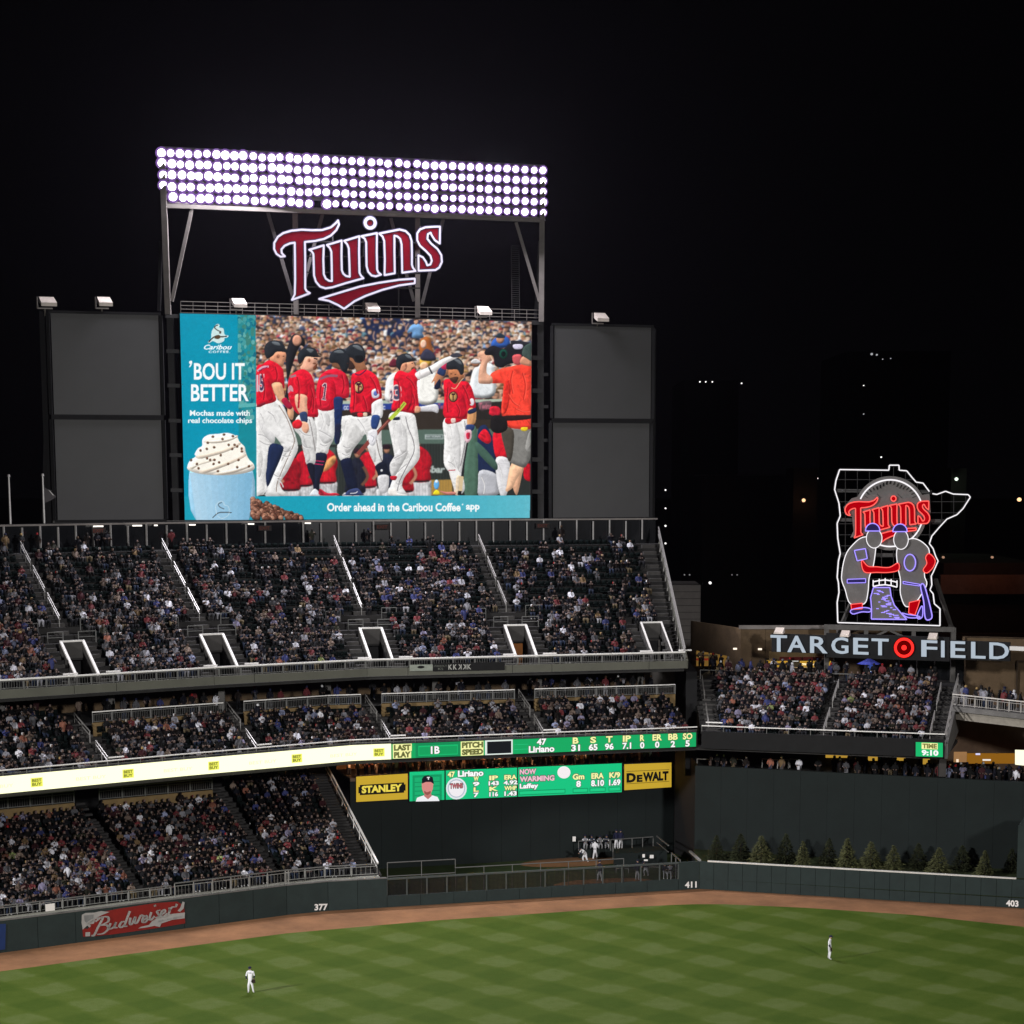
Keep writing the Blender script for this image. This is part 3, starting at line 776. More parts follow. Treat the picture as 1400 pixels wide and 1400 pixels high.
GA, GB = tuple(RIB.at(uG, -0.1)[:2]), tuple(RIB.at(RIB.len[-1]-0.01, -0.1)[:2])
gb = thing('stats_ribbon_board', RIB.at(uG+10, 0, 11.5), 'green lit ribbon board of pitch counts and pitcher statistics under the middle deck', 'scoreboard')
m = MB(); strip(m, RIB, uG, uE, -0.1, -0.02, RZ0, RZ1); m.build('board_case', M_BLACK, gb)
g = MB()
GREEN, YEL, WHT = (14, 168, 96), (250, 248, 170), (252, 252, 252)
def gz(x, z, f): 
    p = on_wall(x, 1020, GA, GB, f); return Vector((p.x, p.y, z))
def gquad(x0, x1, v0, v1, f): # v 0..1 from bottom to top of the ribbon
    z0 = RZ0+(RZ1-RZ0)*v0; z1 = RZ0+(RZ1-RZ0)*v1
    return [gz(x0, z0, f), gz(x1, z0, f), gz(x1, z1, f), gz(x0, z1, f)]
def gtext(s, x0, x1, v0, v1, col, f=0.05, bold=0.04):
    z0 = RZ0+(RZ1-RZ0)*v0; z1 = RZ0+(RZ1-RZ0)*v1
    g.col = srgb(60, 75, 40)
    dx = 0.5
    text_on(g, s, (gz(x0-dx, z0-0.03, f-0.012), gz(x1+dx, z0-0.03, f-0.012), gz(x0-dx, z1+0.03, f-0.012)), bold+0.06)
    g.col = srgb(col); text_on(g, s, (gz(x0, z0, f), gz(x1, z0, f), gz(x0, z1, f)), bold)
lit(g, gquad(535, 951.5, 0.02, 0.98, 0.01), GREEN)
lit(g, gquad(568, 629, 0.02, 0.98, 0.015), (10, 140, 85))
lit(g, gquad(572, 626, 0.14, 0.80, 0.02), (16, 190, 110)); lit(g, gquad(573, 625, 0.2, 0.72, 0.025), (8, 160, 92))
lit(g, gquad(537, 563, 0.5, 0.97, 0.02), YEL); lit(g, gquad(537, 562, 0.03, 0.5, 0.02), YEL)
gtext('LAST', 539, 561, 0.56, 0.9, (120, 120, 60), 0.04, 0.0); gtext('PLAY', 539, 561, 0.1, 0.44, (120, 120, 60), 0.04, 0.0)
gtext('1B', 589, 601, 0.24, 0.74, WHT)
lit(g, gquad(630, 661, 0.03, 0.97, 0.02), YEL)
gtext('PITCH', 632, 660, 0.56, 0.9, (120, 120, 60), 0.04, 0.0); gtext('SPEED', 632, 660, 0.1, 0.44, (120, 120, 60), 0.04, 0.0)
lit(g, gquad(663, 701, 0.02, 0.99, 0.03), (225, 235, 228)); lit(g, gquad(666, 699, 0.1, 0.9, 0.045), (14, 18, 24))
gtext('47', 734, 747, 0.54, 0.97, WHT); gtext('Liriano', 723, 758, 0.06, 0.5, WHT)
for hd, vl, x, w in (('B', '31', 787, 8), ('S', '65', 811, 8), ('T', '96', 833, 9), ('IP', '7.1', 857, 11), ('R', '0', 878, 6), ('ER', '0', 898.5, 13), ('BB', '2', 920, 13), ('SO', '5', 940, 13)):
    gtext(hd, x-w/2, x+w/2, 0.54, 0.96, YEL); ww = 6 if len(vl) == 1 else 12
    gtext(vl, x-ww/2, x+ww/2, 0.05, 0.48, WHT)
for v in (0.3, 0.62): lit(g, gquad(703, 722, v, v+0.03, 0.03), (40, 200, 130))
g.build('led_display', M_LED, gb, colors=True)

# clock board under the centre stand
CA, CB = tuple(CC.at(C0, -0.16)[:2]), tuple(CC.at(CC.len[-1]-0.01, -0.16)[:2])
ck = thing('clock_board', on_wall(1271, 1033, CA, CB), 'small green lit clock board reading TIME 9:10 at the corner of the black fascia', 'scoreboard')
def cq(x0, x1, y0, y1, f): return [on_wall(x0, y1, CA, CB, f), on_wall(x1, y1+(x1-x0)*0.03, CA, CB, f), on_wall(x1, y0+(x1-x0)*0.03, CA, CB, f), on_wall(x0, y0, CA, CB, f)]
m = MB(); m.slab(cq(1251, 1290, 1014, 1035, 0.1), (0, 1, 0), 0.15); m.build('board_case', M_BLACK, ck)
g2 = MB(); lit(g2, cq(1252, 1289, 1014.5, 1034, 0.12), (16, 185, 108))
lit(g2, cq(1260, 1282, 1015.5, 1024, 0.14), YEL)
for s_, x0, x1, y0, y1, c in (('TIME', 1261, 1281, 1016.5, 1023, (120, 120, 60)), ('9:10', 1260, 1283, 1025, 1033, WHT)):
    g2.col = srgb(c); q = cq(x0, x1, y0, y1, 0.17); text_on(g2, s_, (q[0], q[1], q[3]), 0.05)
g2.build('led_display', M_LED, ck, colors=True)
eb = MB(); eb.slab([at(1388.5, 1045.5, 176), at(1404, 1047, 175), at(1404, 1026, 175), at(1388.5, 1025.5, 176)], (0, 1, 0), 0.2)
eb.build('lit_panel', mat_lit('panel_cream', (1.0, 1.0, 0.72), 1.1), label='blank cream lit panel cut off by the right edge of the picture', cat='screen')

# ------------------------------------------------------------------ lower scoreboard and advertising panels
SA, SBp = tuple(SB.p[0]), tuple(SB.p[1])
sbt = thing('bullpen_scoreboard', SB.at(14, 0, 5.5), 'green lit scoreboard strip above the bullpen with player portrait and statistics', 'scoreboard')
def sq(x0, x1, t, b, f):                  # t, b fractions down the board: 0 top, 1 bottom
    def yt(x): return 1055.5+(x-560)*(1043.5-1055.5)/(850-560)
    def yb(x): return 1095.5+(x-560)*(1083-1095.5)/(850-560)
    P = lambda x, v: on_wall(x, yt(x)+(yb(x)-yt(x))*v, SA, SBp, f)
    return [P(x0, b), P(x1, b), P(x1, t), P(x0, t)]
m = MB(); m.slab(sq(559, 852, -0.03, 1.03, 0.12), Vector(SB.n[0].to_3d()), 0.3); m.build('board_case', M_BLACK, sbt)
g3 = MB(); G2 = (22, 196, 128); G3 = (14, 150, 96); LGT = None
lit(g3, sq(560, 607.5, 0, 1, 0.14), G2); lit(g3, sq(609.5, 707, 0, 1, 0.14), G2); lit(g3, sq(708.5, 850, 0, 1, 0.14), G2)
lit(g3, sq(564, 604, 0.12, 1, 0.16), G3); lit(g3, sq(567, 601, 0.2, 1, 0.17), (24, 175, 112))
for v in (0.35, 0.5, 0.65, 0.8): lit(g3, sq(567, 601, v, v+0.03, 0.18), (14, 140, 92))
def sblob(pts, rgb, f):
    lit(g3, [on_wall(470+x/5.385, 1000+y/5.385, SA, SBp, f) for x, y in pts], rgb)
sblob([(530, 516), (540, 488), (590, 470), (650, 470), (690, 482), (705, 512)], (240, 240, 244), 0.2)
sblob([(590, 475), (620, 500), (648, 475), (640, 450), (600, 450)], (190, 118, 112), 0.22)
sblob([(574, 380), (576, 420), (588, 455), (615, 470), (640, 458), (655, 425), (660, 378), (620, 360)], (214, 138, 132), 0.24)
sblob([(590, 436), (612, 448), (640, 438), (640, 456), (616, 470), (594, 458)], (150, 84, 78), 0.25)
sblob([(576, 384), (574, 350), (590, 330), (622, 322), (655, 338), (664, 388), (640, 372), (605, 372)], (18, 20, 32), 0.26)
sblob([(612, 336), (634, 334), (634, 341), (627, 342), (627, 356), (620, 356), (620, 342), (612, 343)], (235, 235, 235), 0.28)
def stext(s, x0, x1, t, b, col, bold=0.045):
    q = sq(x0-0.7, x1+0.7, t-0.02, b+0.02, 0.185); g3.col = srgb(70, 90, 70); text_on(g3, s, (q[0], q[1], q[3]), bold+0.07)
    q = sq(x0, x1, t, b, 0.2); g3.col = srgb(col); text_on(g3, s, (q[0], q[1], q[3]), bold)
stext('47', 612, 622, 0.04, 0.24, YEL); stext('Liriano', 626, 661, 0.02, 0.24, WHT)
def disc(x, y, rx, ry, rgb, f, n=20):
    lit(g3, [on_wall(x+rx*math.cos(2*math.pi*i/n), y+ry*math.sin(2*math.pi*i/n), SA, SBp, f) for i in range(n-1, -1, -1)], rgb)
disc(624, 1078, 14.2, 15, (225, 232, 235), 0.16); disc(624, 1078, 12, 12.6, (180, 190, 205), 0.17); disc(624, 1078, 10.5, 11.2, (240, 236, 240), 0.18)
stext('TWINS', 615.5, 632.5, 0.46, 0.62, (205, 90, 110), 0.02)
for i, (h_, a_, b_, c_) in enumerate((('W', '9', 'L', '7'), ('IP', '143', 'K', '116'), ('ERA', '4.92', 'WHP', '1.43'))):
    x = (651, 675, 698)[i]; w = (3.5, 6, 8.5)[i]
    stext(h_, x-w, x+w, 0.24, 0.4, YEL); stext(a_, x-w-1, x+w+1, 0.43, 0.58, WHT); stext(b_, x-w, x+w, 0.62, 0.77, YEL); stext(c_, x-w, x+w, 0.8, 0.96, WHT)
stext('NOW', 710.5, 733, 0.06, 0.25, (240, 190, 205)); stext('WARMING', 710.5, 758, 0.31, 0.5, (240, 190, 205)); stext('Laffey', 710.5, 736, 0.56, 0.78, WHT)
for x0, x1 in ((709.5, 773), (783, 804), (806, 828), (832, 849)): lit(g3, sq(x0, x1, 0.8, 0.96, 0.16), G3); lit(g3, sq(x0+1, x1-1, 0.83, 0.93, 0.17), (30, 205, 135))
disc(771, 1056, 9, 8.4, (245, 238, 240), 0.17)                       # plain disc where the visiting club's crest stands
for h_, v_, x, w in (('Gm', '8', 791, 8), ('ERA', '8.10', 817, 8.5), ('K/9', '1.69', 840.5, 7.5)):
    stext(h_, x-w, x+w, 0.3, 0.5, YEL); stext(v_, x-w*(0.4 if v_ == '8' else 1.05), x+w*(0.4 if v_ == '8' else 1.05), 0.54, 0.76, WHT)
g3.build('led_display', M_LED, sbt, colors=True)

def ad_panel(name, label, x0, x1, tl, bl, tr, br, text, dark_bar):
    P = lambda x, y, f: on_wall(x, y, SA, SBp, f)
    t = thing(name, P((x0+x1)/2, (bl+br)/2, 0.1), label, 'advertising panel')
    Y = lambda x, v: (tl+(tr-tl)*(x-x0)/(x1-x0))*(1-v)+(bl+(br-bl)*(x-x0)/(x1-x0))*v
    Q = lambda a, b, v0, v1, f: [P(a, Y(a, v1), f), P(b, Y(b, v1), f), P(b, Y(b, v0), f), P(a, Y(a, v0), f)]
    m = MB(); m.slab(Q(x0, x1, 0, 1, 0.1), SB.n[0].to_3d(), 0.3); m.build('panel_frame', M_BLACK, t)
    m = MB(); m.face(Q(x0+1, x1-1, 0.04, 0.96, 0.13))
    m.build('sign_face', mat_lit('sign_yellow', srgb(236, 196, 62), 0.62), t)
    k = MB()
    if dark_bar:
        k.face(Q(x0+6, x1-6, 0.35, 0.72, 0.15)); k.face(Q(x0+4, x1-4, 0.42, 0.65, 0.152))
        k.build('sign_bar', M_BLACK, t)
        k = MB(); q = Q(x0+8.5, x1-9, 0.39, 0.66, 0.17); text_on(k, text, (q[0], q[1], q[3]), 0.05)
        k.build('lettering', mat_lit('sign_yellow_text', srgb(248, 226, 90), 0.85), t)
    else:
        for v in (0.29, 0.73):
            k.face(Q(x0+4, x1-4, v, v+0.015, 0.15))
        q = Q(x0+4, x0+17, 0.36, 0.7, 0.17); text_on(k, 'D', (q[0], q[1], q[3]), 0.06)
        q = Q(x0+18, x0+26, 0.44, 0.7, 0.17); text_on(k, 'E', (q[0], q[1], q[3]), 0.06)
        q = Q(x0+26.5, x1-5, 0.36, 0.7, 0.17); text_on(k, 'WALT', (q[0], q[1], q[3]), 0.06)
        k.build('lettering', M_BLACK, t)
ad_panel('advertising_panel', 'yellow backlit panel with STANLEY on a black bar, left end of the bullpen scoreboard', 486, 558.5, 1060.5, 1098, 1056, 1094, 'STANLEY', True)
ad_panel('advertising_panel', 'yellow backlit panel with black DEWALT letters, right end of the bullpen scoreboard', 852.5, 919, 1043.5, 1082, 1041, 1077.5, 'DEWALT', False)
# wall under the scoreboard, deck above it
sw = thing('bullpen_backdrop', SB.at(15, 0, 0), 'big black green wall behind the bullpens under the lit scoreboard', 'wall')
n = 11
for i in range(n):
    m = MB(); a = SB.len[-1]*i/n; b = SB.len[-1]*(i+1)/n-0.015; strip(m, SB, a, b, 0, 0.4, 0, 8.1); m.build('backdrop_panel', M_EYE, sw)
m = MB(); strip(m, SB, -0.5, SB.len[-1]+0.6, -0.1, 0.3, 8.15, 8.45); m.build('top_beam', mat('rust_beam', (0.13, 0.085, 0.06), 0.7), sw)
m = MB(); strip(m, SB, -0.5, SB.len[-1], 0.35, 9, 8.2, 8.4); m.build('bar_floor', M_DCONC, sw)
m = MB(); strip(m, SB, 0, SB.len[-1]+1.5, 6, 6.3, 8.4, 11.1); m.build('back_wall', M_BROWN, sw)
m = MB(); q = SB.at(SB.len[-1]); m.hexa([(q.x, q.y-0.5, 0), (q.x+0.4, q.y-0.5, 0), (14.4, 187, 0), (14, 187, 0), (q.x, q.y-0.5, 10.8), (q.x+0.4, q.y-0.5, 10.8), (14.4, 187, 9.2), (14, 187, 9.2)])
m.build('corner_wall', M_BLACK, sw)
# heat lamps over the bar rail: they are lit in the photo
for i in range(9):
    p = SB.at(2.2+i*3.1, 0.9); m = MB()
    m.tube((p.x, p.y, 11.1), (p.x, p.y, 10.85), 0.03, 4); m.tube((p.x, p.y, 10.85), (p.x, p.y, 10.72), 0.1, 8, 0.26)
    o = m.build('heat_lamp', [M_STEELD], label='%s orange heat lamp from the left over the bar above the bullpen scoreboard' % 'first second third fourth fifth sixth seventh eighth ninth'.split()[i], cat='lamp', group='heat lamps above the scoreboard')
    m = MB(); m.tube((p.x, p.y, 10.715), (p.x, p.y, 10.70), 0.22, 8, 0.22); m.build('heating_element', mat_lit('orange_glow', (1.0, 0.36, 0.1), 6), o)
    if i % 2 == 0 and i < 8:
        d = bpy.data.lights.new('heat_lamp_light', 'POINT'); d.energy = 750; d.color = (1, 0.42, 0.16); d.shadow_soft_size = 0.25
        lo = bpy.data.objects.new('heat_lamp_light', d); scene.collection.objects.link(lo); lo.location = (p.x, p.y-0.1, 10.55)

# strike-out letters and small panels on the upper fascia
FA, FB = tuple(UP.at(UP.u_px(556, 18.5, 912), -0.2)[:2]), tuple(UP.at(UP.u_px(700, 18.5, 905), -0.2)[:2])
def fq(x0, x1, y0, y1, f): return [on_wall(x0, y1, FA, FB, f), on_wall(x1, y1-(x1-x0)*0.02, FA, FB, f), on_wall(x1, y0-(x1-x0)*0.02, FA, FB, f), on_wall(x0, y0, FA, FB, f)]
kb = thing('strikeout_panel', on_wall(640, 915, FA, FB), 'black fascia panel holding a row of five strikeout letters K', 'sign')
m = MB(); m.slab(fq(592, 690, 907, 918, 0.02), (0, 1, 0), 0.06); m.build('panel', M_BLACK, kb)
for i in range(5):
    x0 = 613+i*6.5; m = MB(); q = fq(x0, x0+5.2, 908.6-i*0.12, 915.6-i*0.12, 0.06)
    if i in (2, 3): text_on(m, 'K', (q[1], q[0], q[2]), 0.03)
    else: text_on(m, 'K', (q[0], q[1], q[3]), 0.03)
    m.build('letter', mat('letter_grey', (0.4, 0.4, 0.38)), kb)
m = MB(); q = fq(593, 611, 909.5, 912, 0.06); text_on(m, 'STRIKEOUT', (q[0], q[1], q[3]), 0.0); q = fq(599, 606, 913, 916, 0.06); text_on(m, 'KS', (q[0], q[1], q[3]), 0.0); m.build('small_lettering', mat('letter_dim', (0.15, 0.16, 0.14)), kb)
kp = MB(); kp.slab(fq(560, 591.5, 909, 917.5, 0.05), (0, 1, 0), 0.08)
k0 = kp.build('fascia_sign', mat('pale_sign', (0.3, 0.33, 0.29)), label='small pale sign with a dark oval beside the row of strikeout letters', cat='sign')
m = MB(); c = on_wall(575.5, 912, FA, FB, 0.09); e = (Vector((*FB, 0))-Vector((*FA, 0))).normalized()
m.face([c+e*0.32*math.cos(t*math.pi/6)+Vector((0, 0, 0.12*math.sin(t*math.pi/6))) for t in range(12)]); m.build('oval', M_BLACK, k0)

# ------------------------------------------------------------------ beer banner on the wall
BA, BB = (-40.9, 152.2), (-21, 165.6)
bn = thing('wall_banner', on_wall(183, 1275, BA, BB), 'red Budweiser banner with white script on the left outfield wall', 'banner')
def bp(x, y, f): return on_wall(x/4.667, 1180+y/4.667, BA, BB, f)       # from the enlarged view
def bpoly(name, pts, material, f):
    m = MB(); m.face([bp(x, y, f) for x, y in reversed(pts)]); return m.build(name, material, bn)
M_BRED = mat('banner_red', (0.20, 0.008, 0.005), 0.6, var=0.12); M_BWHT = mat('banner_white', (0.34, 0.34, 0.33), 0.6, var=0.12); M_BGRY = mat('banner_grey', (0.2, 0.21, 0.21), 0.6, var=0.2)
bpoly('red_field', [(525, 415), (560, 420), (600, 350), (660, 310), (760, 290), (990, 255), (1130, 245), (1175, 270), (1182, 385), (1000, 415), (720, 455), (590, 468), (530, 470)], M_BRED, 0.03)
bpoly('emblem', [(522, 330), (545, 318), (600, 316), (645, 306), (700, 312), (650, 332), (610, 352), (600, 385), (560, 395), (528, 425), (520, 380)], M_BWHT, 0.05)
bpoly('emblem_shade', [(535, 335), (598, 328), (594, 370), (560, 385), (540, 372)], M_BGRY, 0.06)
bpoly('ribbon_scroll', [(970, 370), (1010, 345), (1090, 325), (1180, 315), (1178, 352), (1100, 362), (1030, 385), (1020, 408), (985, 400), (940, 410), (880, 418), (900, 406), (950, 395)], M_BWHT, 0.05)
bpoly('exclamation_swash', [(1165, 245), (1178, 250), (1172, 290), (1150, 310), (1132, 305), (1150, 285)], M_BWHT, 0.05)
bpoly('league_mark', [(545, 442), (575, 440), (575, 466), (545, 468)], M_BWHT, 0.05)
m = MB(); text_on(m, 'BORN AND BREWED', (bp(1012, 378, 0.07), bp(1168, 346, 0.07), bp(1012, 366, 0.07)), 0.0); m.build('small_lettering', M_BGRY, bn)
def stroke(m, pts, w, f, mapf):          # a brush line of varying width drawn on the flat banner
    P = [Vector(mapf(x, y, f)) for x, y in pts]; S = []
    for i in range(len(P)-1):            # Catmull-Rom
        a = P[max(i-1, 0)]; b = P[i]; c = P[i+1]; d = P[min(i+2, len(P)-1)]
        for k in range(4):
            t = k/4; S.append(0.5*((2*b)+(c-a)*t+(2*a-5*b+4*c-d)*t*t+(3*b-a-3*c+d)*t**3))
    S.append(P[-1])
    nn = Vector((BB[1]-BA[1], -(BB[0]-BA[0]), 0)).normalized()
    for a, b in zip(S[:-1], S[1:]):
        e = (b-a)
        if e.length < 1e-4: continue
        e.normalize(); s_ = e.cross(nn).normalized()*(w*(0.45+0.75*abs(e.z)))
        m.face([a-s_-e*w*0.25, b-s_+e*w*0.25, b+s_+e*w*0.25, a+s_-e*w*0.25])
m = MB()
SC = [
 [(575, 405), (560, 385), (590, 360), (640, 348), (655, 352), (625, 410), (600, 460), (585, 462)],
 [(610, 372), (650, 345), (688, 345), (690, 372), (655, 392), (640, 398), (680, 396), (690, 420), (660, 448), (622, 455)],
 [(705, 385), (695, 412), (705, 420), (728, 405), (740, 378)], [(740, 378), (730, 408), (748, 412)],
 [(800, 375), (778, 375), (762, 400), (775, 410), (795, 392)], [(828, 308), (808, 360), (796, 400), (812, 402)],
 [(832, 350), (828, 385), (842, 388), (862, 345), (860, 378), (875, 380), (898, 335), (915, 338)],
 [(915, 365), (935, 350), (932, 336), (915, 345), (908, 372), (925, 378), (945, 358)],
 [(965, 315), (955, 350), (965, 362), (985, 340)], [(988, 268), (990, 276)],
 [(1022, 300), (1002, 308), (1010, 325), (1016, 340), (992, 348)],
 [(1030, 330), (1052, 312), (1048, 298), (1032, 310), (1028, 335), (1042, 342), (1065, 322)],
 [(1075, 288), (1085, 292), (1075, 328)], [(1080, 305), (1098, 282), (1120, 278), (1128, 262)]]
for s_ in SC: stroke(m, s_, 0.085, 0.09, bp)
m.build('script_lettering', M_BWHT, bn)
m = MB(); m.slab([on_wall(-8, 1300, BA, BB, 0.05), on_wall(7, 1298, BA, BB, 0.05), on_wall(8, 1263, BA, BB, 0.05), on_wall(-8, 1264, BA, BB, 0.05)], (0, 1, 0), 0.03)
m.build('wall_banner', mat('banner_blue', (0.01, 0.03, 0.12)), label='dark blue banner cut off by the left edge of the picture', cat='banner')
m = MB(); p = on_wall(68.5, 1240.5, BA, BB, 0.1); m.box(p, (0.83, 0.56, 0), (-0.56, 0.83, 0), (0, 0, 1), 0.72, 0.04, 0.55)
m.build('white_placard', M_WHITE, label='white square placard on the ledge above the left outfield wall', cat='placard')

# ------------------------------------------------------------------ video board
vb = thing('video_board', (-17.2, 198, 31), 'giant lit video board showing ballplayers in red shirts and a coffee advertisement', 'video board')
NS = Vector((SCR_B[1]-SCR_A[1], -(SCR_B[0]-SCR_A[0]), 0)).normalized()   # towards the field
ES = Vector((SCR_B[0]-SCR_A[0], SCR_B[1]-SCR_A[1], 0)).normalized()
def vp(x, y, f=0.0): return on_wall(x, y, SCR_A, SCR_B, f)
SA0 = vp(245.8, 428.5); SB0 = vp(727.7, 440)
SL, SR_, SBZ, STZ = vp(245.8, 428.5), vp(727.4, 440), 31.2, 49.85
def vs(x, z, f=0.0):
    p = vp(x, 640, f); return Vector((p.x, p.y, z))
m = MB()
p = SL.copy(); q = SR_.copy()
p.z = SBZ-0.1; q.z = SBZ-0.1
m.hexa([p-NS*0.05, q-NS*0.05, q-NS*1.4, p-NS*1.4]+[v+Vector((0, 0, STZ-SBZ+0.2)) for v in (p-NS*0.05, q-NS*0.05, q-NS*1.4, p-NS*1.4)])
m.build('cabinet', M_BLACK, vb)
# The picture on the display is drawn cell by cell, as the diodes of such a board show it.
LAY = [0.0]
PS = 2.9                                   # drawing cells per photo pixel, halved for the diode grid
PX0, PY0, PW, PH = 243.0, 426.0, 488, 290
CW_, CH_ = int(PW*PS), int(PH*PS)
CAN = np.zeros((CH_, CW_, 3), dtype=np.float32)
def boxblur(a, r):
    r = int(max(1, r))
    for ax in (0, 1):
        p = [(0, 0)]*a.ndim; p[ax] = (r+1, r); c = np.cumsum(np.pad(a, p, mode='edge'), axis=ax, dtype=np.float64)
        n = a.shape[ax]
        a = ((c[2*r+1:2*r+1+n]-c[:n]) if ax == 0 else (c[:, 2*r+1:2*r+1+n]-c[:, :n]))/(2*r+1)
    return a.astype(np.float32)
_rng = np.random.default_rng(4)
def nfield(r):
    n = _rng.standard_normal((CH_, CW_)).astype(np.float32); n = boxblur(boxblur(n, r), r); return n/(n.std()+1e-6)
def warp(n, w, amp):
    yy, xx = np.mgrid[0:CH_, 0:CW_]; return n[np.clip((yy+w[0]*amp).astype(int), 0, CH_-1), np.clip((xx+w[1]*amp).astype(int), 0, CW_-1)]
_n1, _n2, _n3 = nfield(9), nfield(4), nfield(18)
FOLDS = 1-np.abs(warp(_n1, (_n3, _n1), 14))*1.1+0.25*warp(_n2, (_n1, _n3), 8); FOLDS = (FOLDS-FOLDS.mean())/FOLDS.std()
GRAIN = nfield(1)*0.5+_n2*0.5
def fillp(P, rgb, shade=0.0, fold=0.0, alpha=1.0):
    X = np.array([(p[0]-PX0)*PS for p in P]); Y = np.array([(p[1]-PY0)*PS for p in P])
    x0, x1 = max(0, int(X.min())-1), min(CW_, int(X.max())+2); y0, y1 = max(0, int(Y.min())-1), min(CH_, int(Y.max())+2)
    if x1 <= x0 or y1 <= y0: return
    gy = np.arange(y0, y1)+0.5; gx = np.arange(x0, x1)+0.5
    M = np.zeros((y1-y0, x1-x0), dtype=bool); n = len(X)
    for i in range(n):
        xa, ya, xb, yb = X[i], Y[i], X[(i+1) % n], Y[(i+1) % n]
        if ya == yb: continue
        r0 = np.searchsorted(gy, min(ya, yb)); r1 = np.searchsorted(gy, max(ya, yb))
        if r1 <= r0: continue
        xc = xa+(gy[r0:r1]-ya)*(xb-xa)/(yb-ya)
        M[r0:r1] ^= gx[None, :] < xc[:, None]
    if not M.any(): return
    col = np.array(rgb, dtype=np.float32)/255
    reg = CAN[y0:y1, x0:x1]
    f = np.ones(M.shape, dtype=np.float32)
    if shade:
        r = max(2, min(11, int(min(M.shape)/6)))
        pm = np.pad(M.astype(np.float32), r+2); bm = boxblur(boxblur(pm, r), max(1, r//2)); g1, g0 = np.gradient(bm)[::-1]
        k = r+2; g0 = g0[k:-k, k:-k]; g1 = g1[k:-k, k:-k]; bm = bm[k:-k, k:-k]
        f = 1+shade*(g1*0.45+g0*0.85)*2.2*r; f *= (1-shade*0.35)+shade*0.5*bm
    if fold: f = f*(1+fold*FOLDS[y0:y1, x0:x1])
    F = np.clip(f, 0.35, 1.35)[..., None]*col
    if alpha < 1: F = reg*(1-alpha)+F*alpha
    reg[M] = np.clip(F, 0, 1)[M]
def soften(x0, x1, y0, y1, r):
    x0, x1 = int((x0-PX0)*PS), int((x1-PX0)*PS); y0, y1 = int((y0-PY0)*PS), int((y1-PY0)*PS)
    for c in range(3): CAN[y0:y1, x0:x1, c] = boxblur(boxblur(CAN[y0:y1, x0:x1, c], r), r)
def smooth(pts, closed=True, k=4):
    n = len(pts); out = []
    for i in range(n if closed else n-1):
        a = pts[(i-1) % n] if closed or i > 0 else pts[0]; b = pts[i]; c = pts[(i+1) % n]; d = pts[(i+2) % n] if closed or i+2 < n else pts[-1]
        for j in range(k):
            t = j/k
            out.append(tuple(0.5*((2*b[q])+(c[q]-a[q])*t+(2*a[q]-5*b[q]+4*c[q]-d[q])*t*t+(3*b[q]-a[q]-3*c[q]+d[q])*t**3) for q in (0, 1)))
    if not closed: out.append(pts[-1])
    return out
ORG = {'A': (345, 430, 7), 'B': (345, 560, 7), 'C': (530, 430, 7), 'D': (530, 560, 7), 'E': (240, 425, 8.75), 'G': (240, 580, 7.778), 'P': (0, 0, 1)}
def conv(o, pts):
    ox, oy, s = ORG[o]; return [(ox+x/s, oy+y/s) for x, y in pts]
X0P, X1P = 246.2, 727.0
def clipx(x, y):
    l = 245.9+(y-428.5)*0.0241; r = 727.4-(y-440)*0.0097
    return (min(max(x, l), r), y)
SHADE = [0.0, 0.0]
def shape(o, pts, rgb, lay, sm=True):
    P = conv(o, pts)
    if sm: P = smooth(P)
    P = [clipx(*p) for p in P]
    fillp(P, rgb, SHADE[0] if sm else 0, SHADE[1] if sm else 0)
def line(o, pts, w, rgb, lay, sm=True, alpha=1.0):
    P = conv(o, pts)
    if sm and len(P) > 2: P = smooth(P, False)
    w = w/2; L_, R_ = [], []
    for i, (x, y) in enumerate(P):
        a = P[max(i-1, 0)]; b = P[min(i+1, len(P)-1)]
        dx, dy = b[0]-a[0], b[1]-a[1]; n = math.hypot(dx, dy) or 1
        L_.append((x-dy/n*w, y+dx/n*w)); R_.append((x+dy/n*w, y-dx/n*w))
    fillp([clipx(*q) for q in L_+R_[::-1]], rgb, 0, 0, alpha)
def oval(o, x, y, rx, ry, rgb, lay, n=10, rot=0):
    ox, oy, s = ORG[o]; cx, cy = ox+x/s, oy+y/s
    P = []
    for i in range(max(n, 12)):
        t = 2*math.pi*i/max(n, 12); u = rx/s*math.cos(t); v = ry/s*math.sin(t)
        P.append(clipx(cx+u*math.cos(rot)-v*math.sin(rot), cy+u*math.sin(rot)+v*math.cos(rot)))
    fillp(P, rgb, SHADE[0])
def ptext(s, x0, x1, y0, y1, rgb, lay, bold=0.0, shear=0.0, space=1.0):
    k = (s, bold, shear, space)
    if k not in TCACHE: TCACHE[k] = text_geo(s, bold, shear, space)
    vs_, fs = TCACHE[k]
    a0 = min(v[0] for v in vs_); a1 = max(v[0] for v in vs_); b0 = min(v[1] for v in vs_); b1 = max(v[1] for v in vs_)
    for f in fs: fillp([(x0+(vs_[i][0]-a0)/(a1-a0)*(x1-x0), y1-(vs_[i][1]-b0)/(b1-b0)*(y1-y0)) for i in f], rgb)
TEAL = (2, 148, 178)
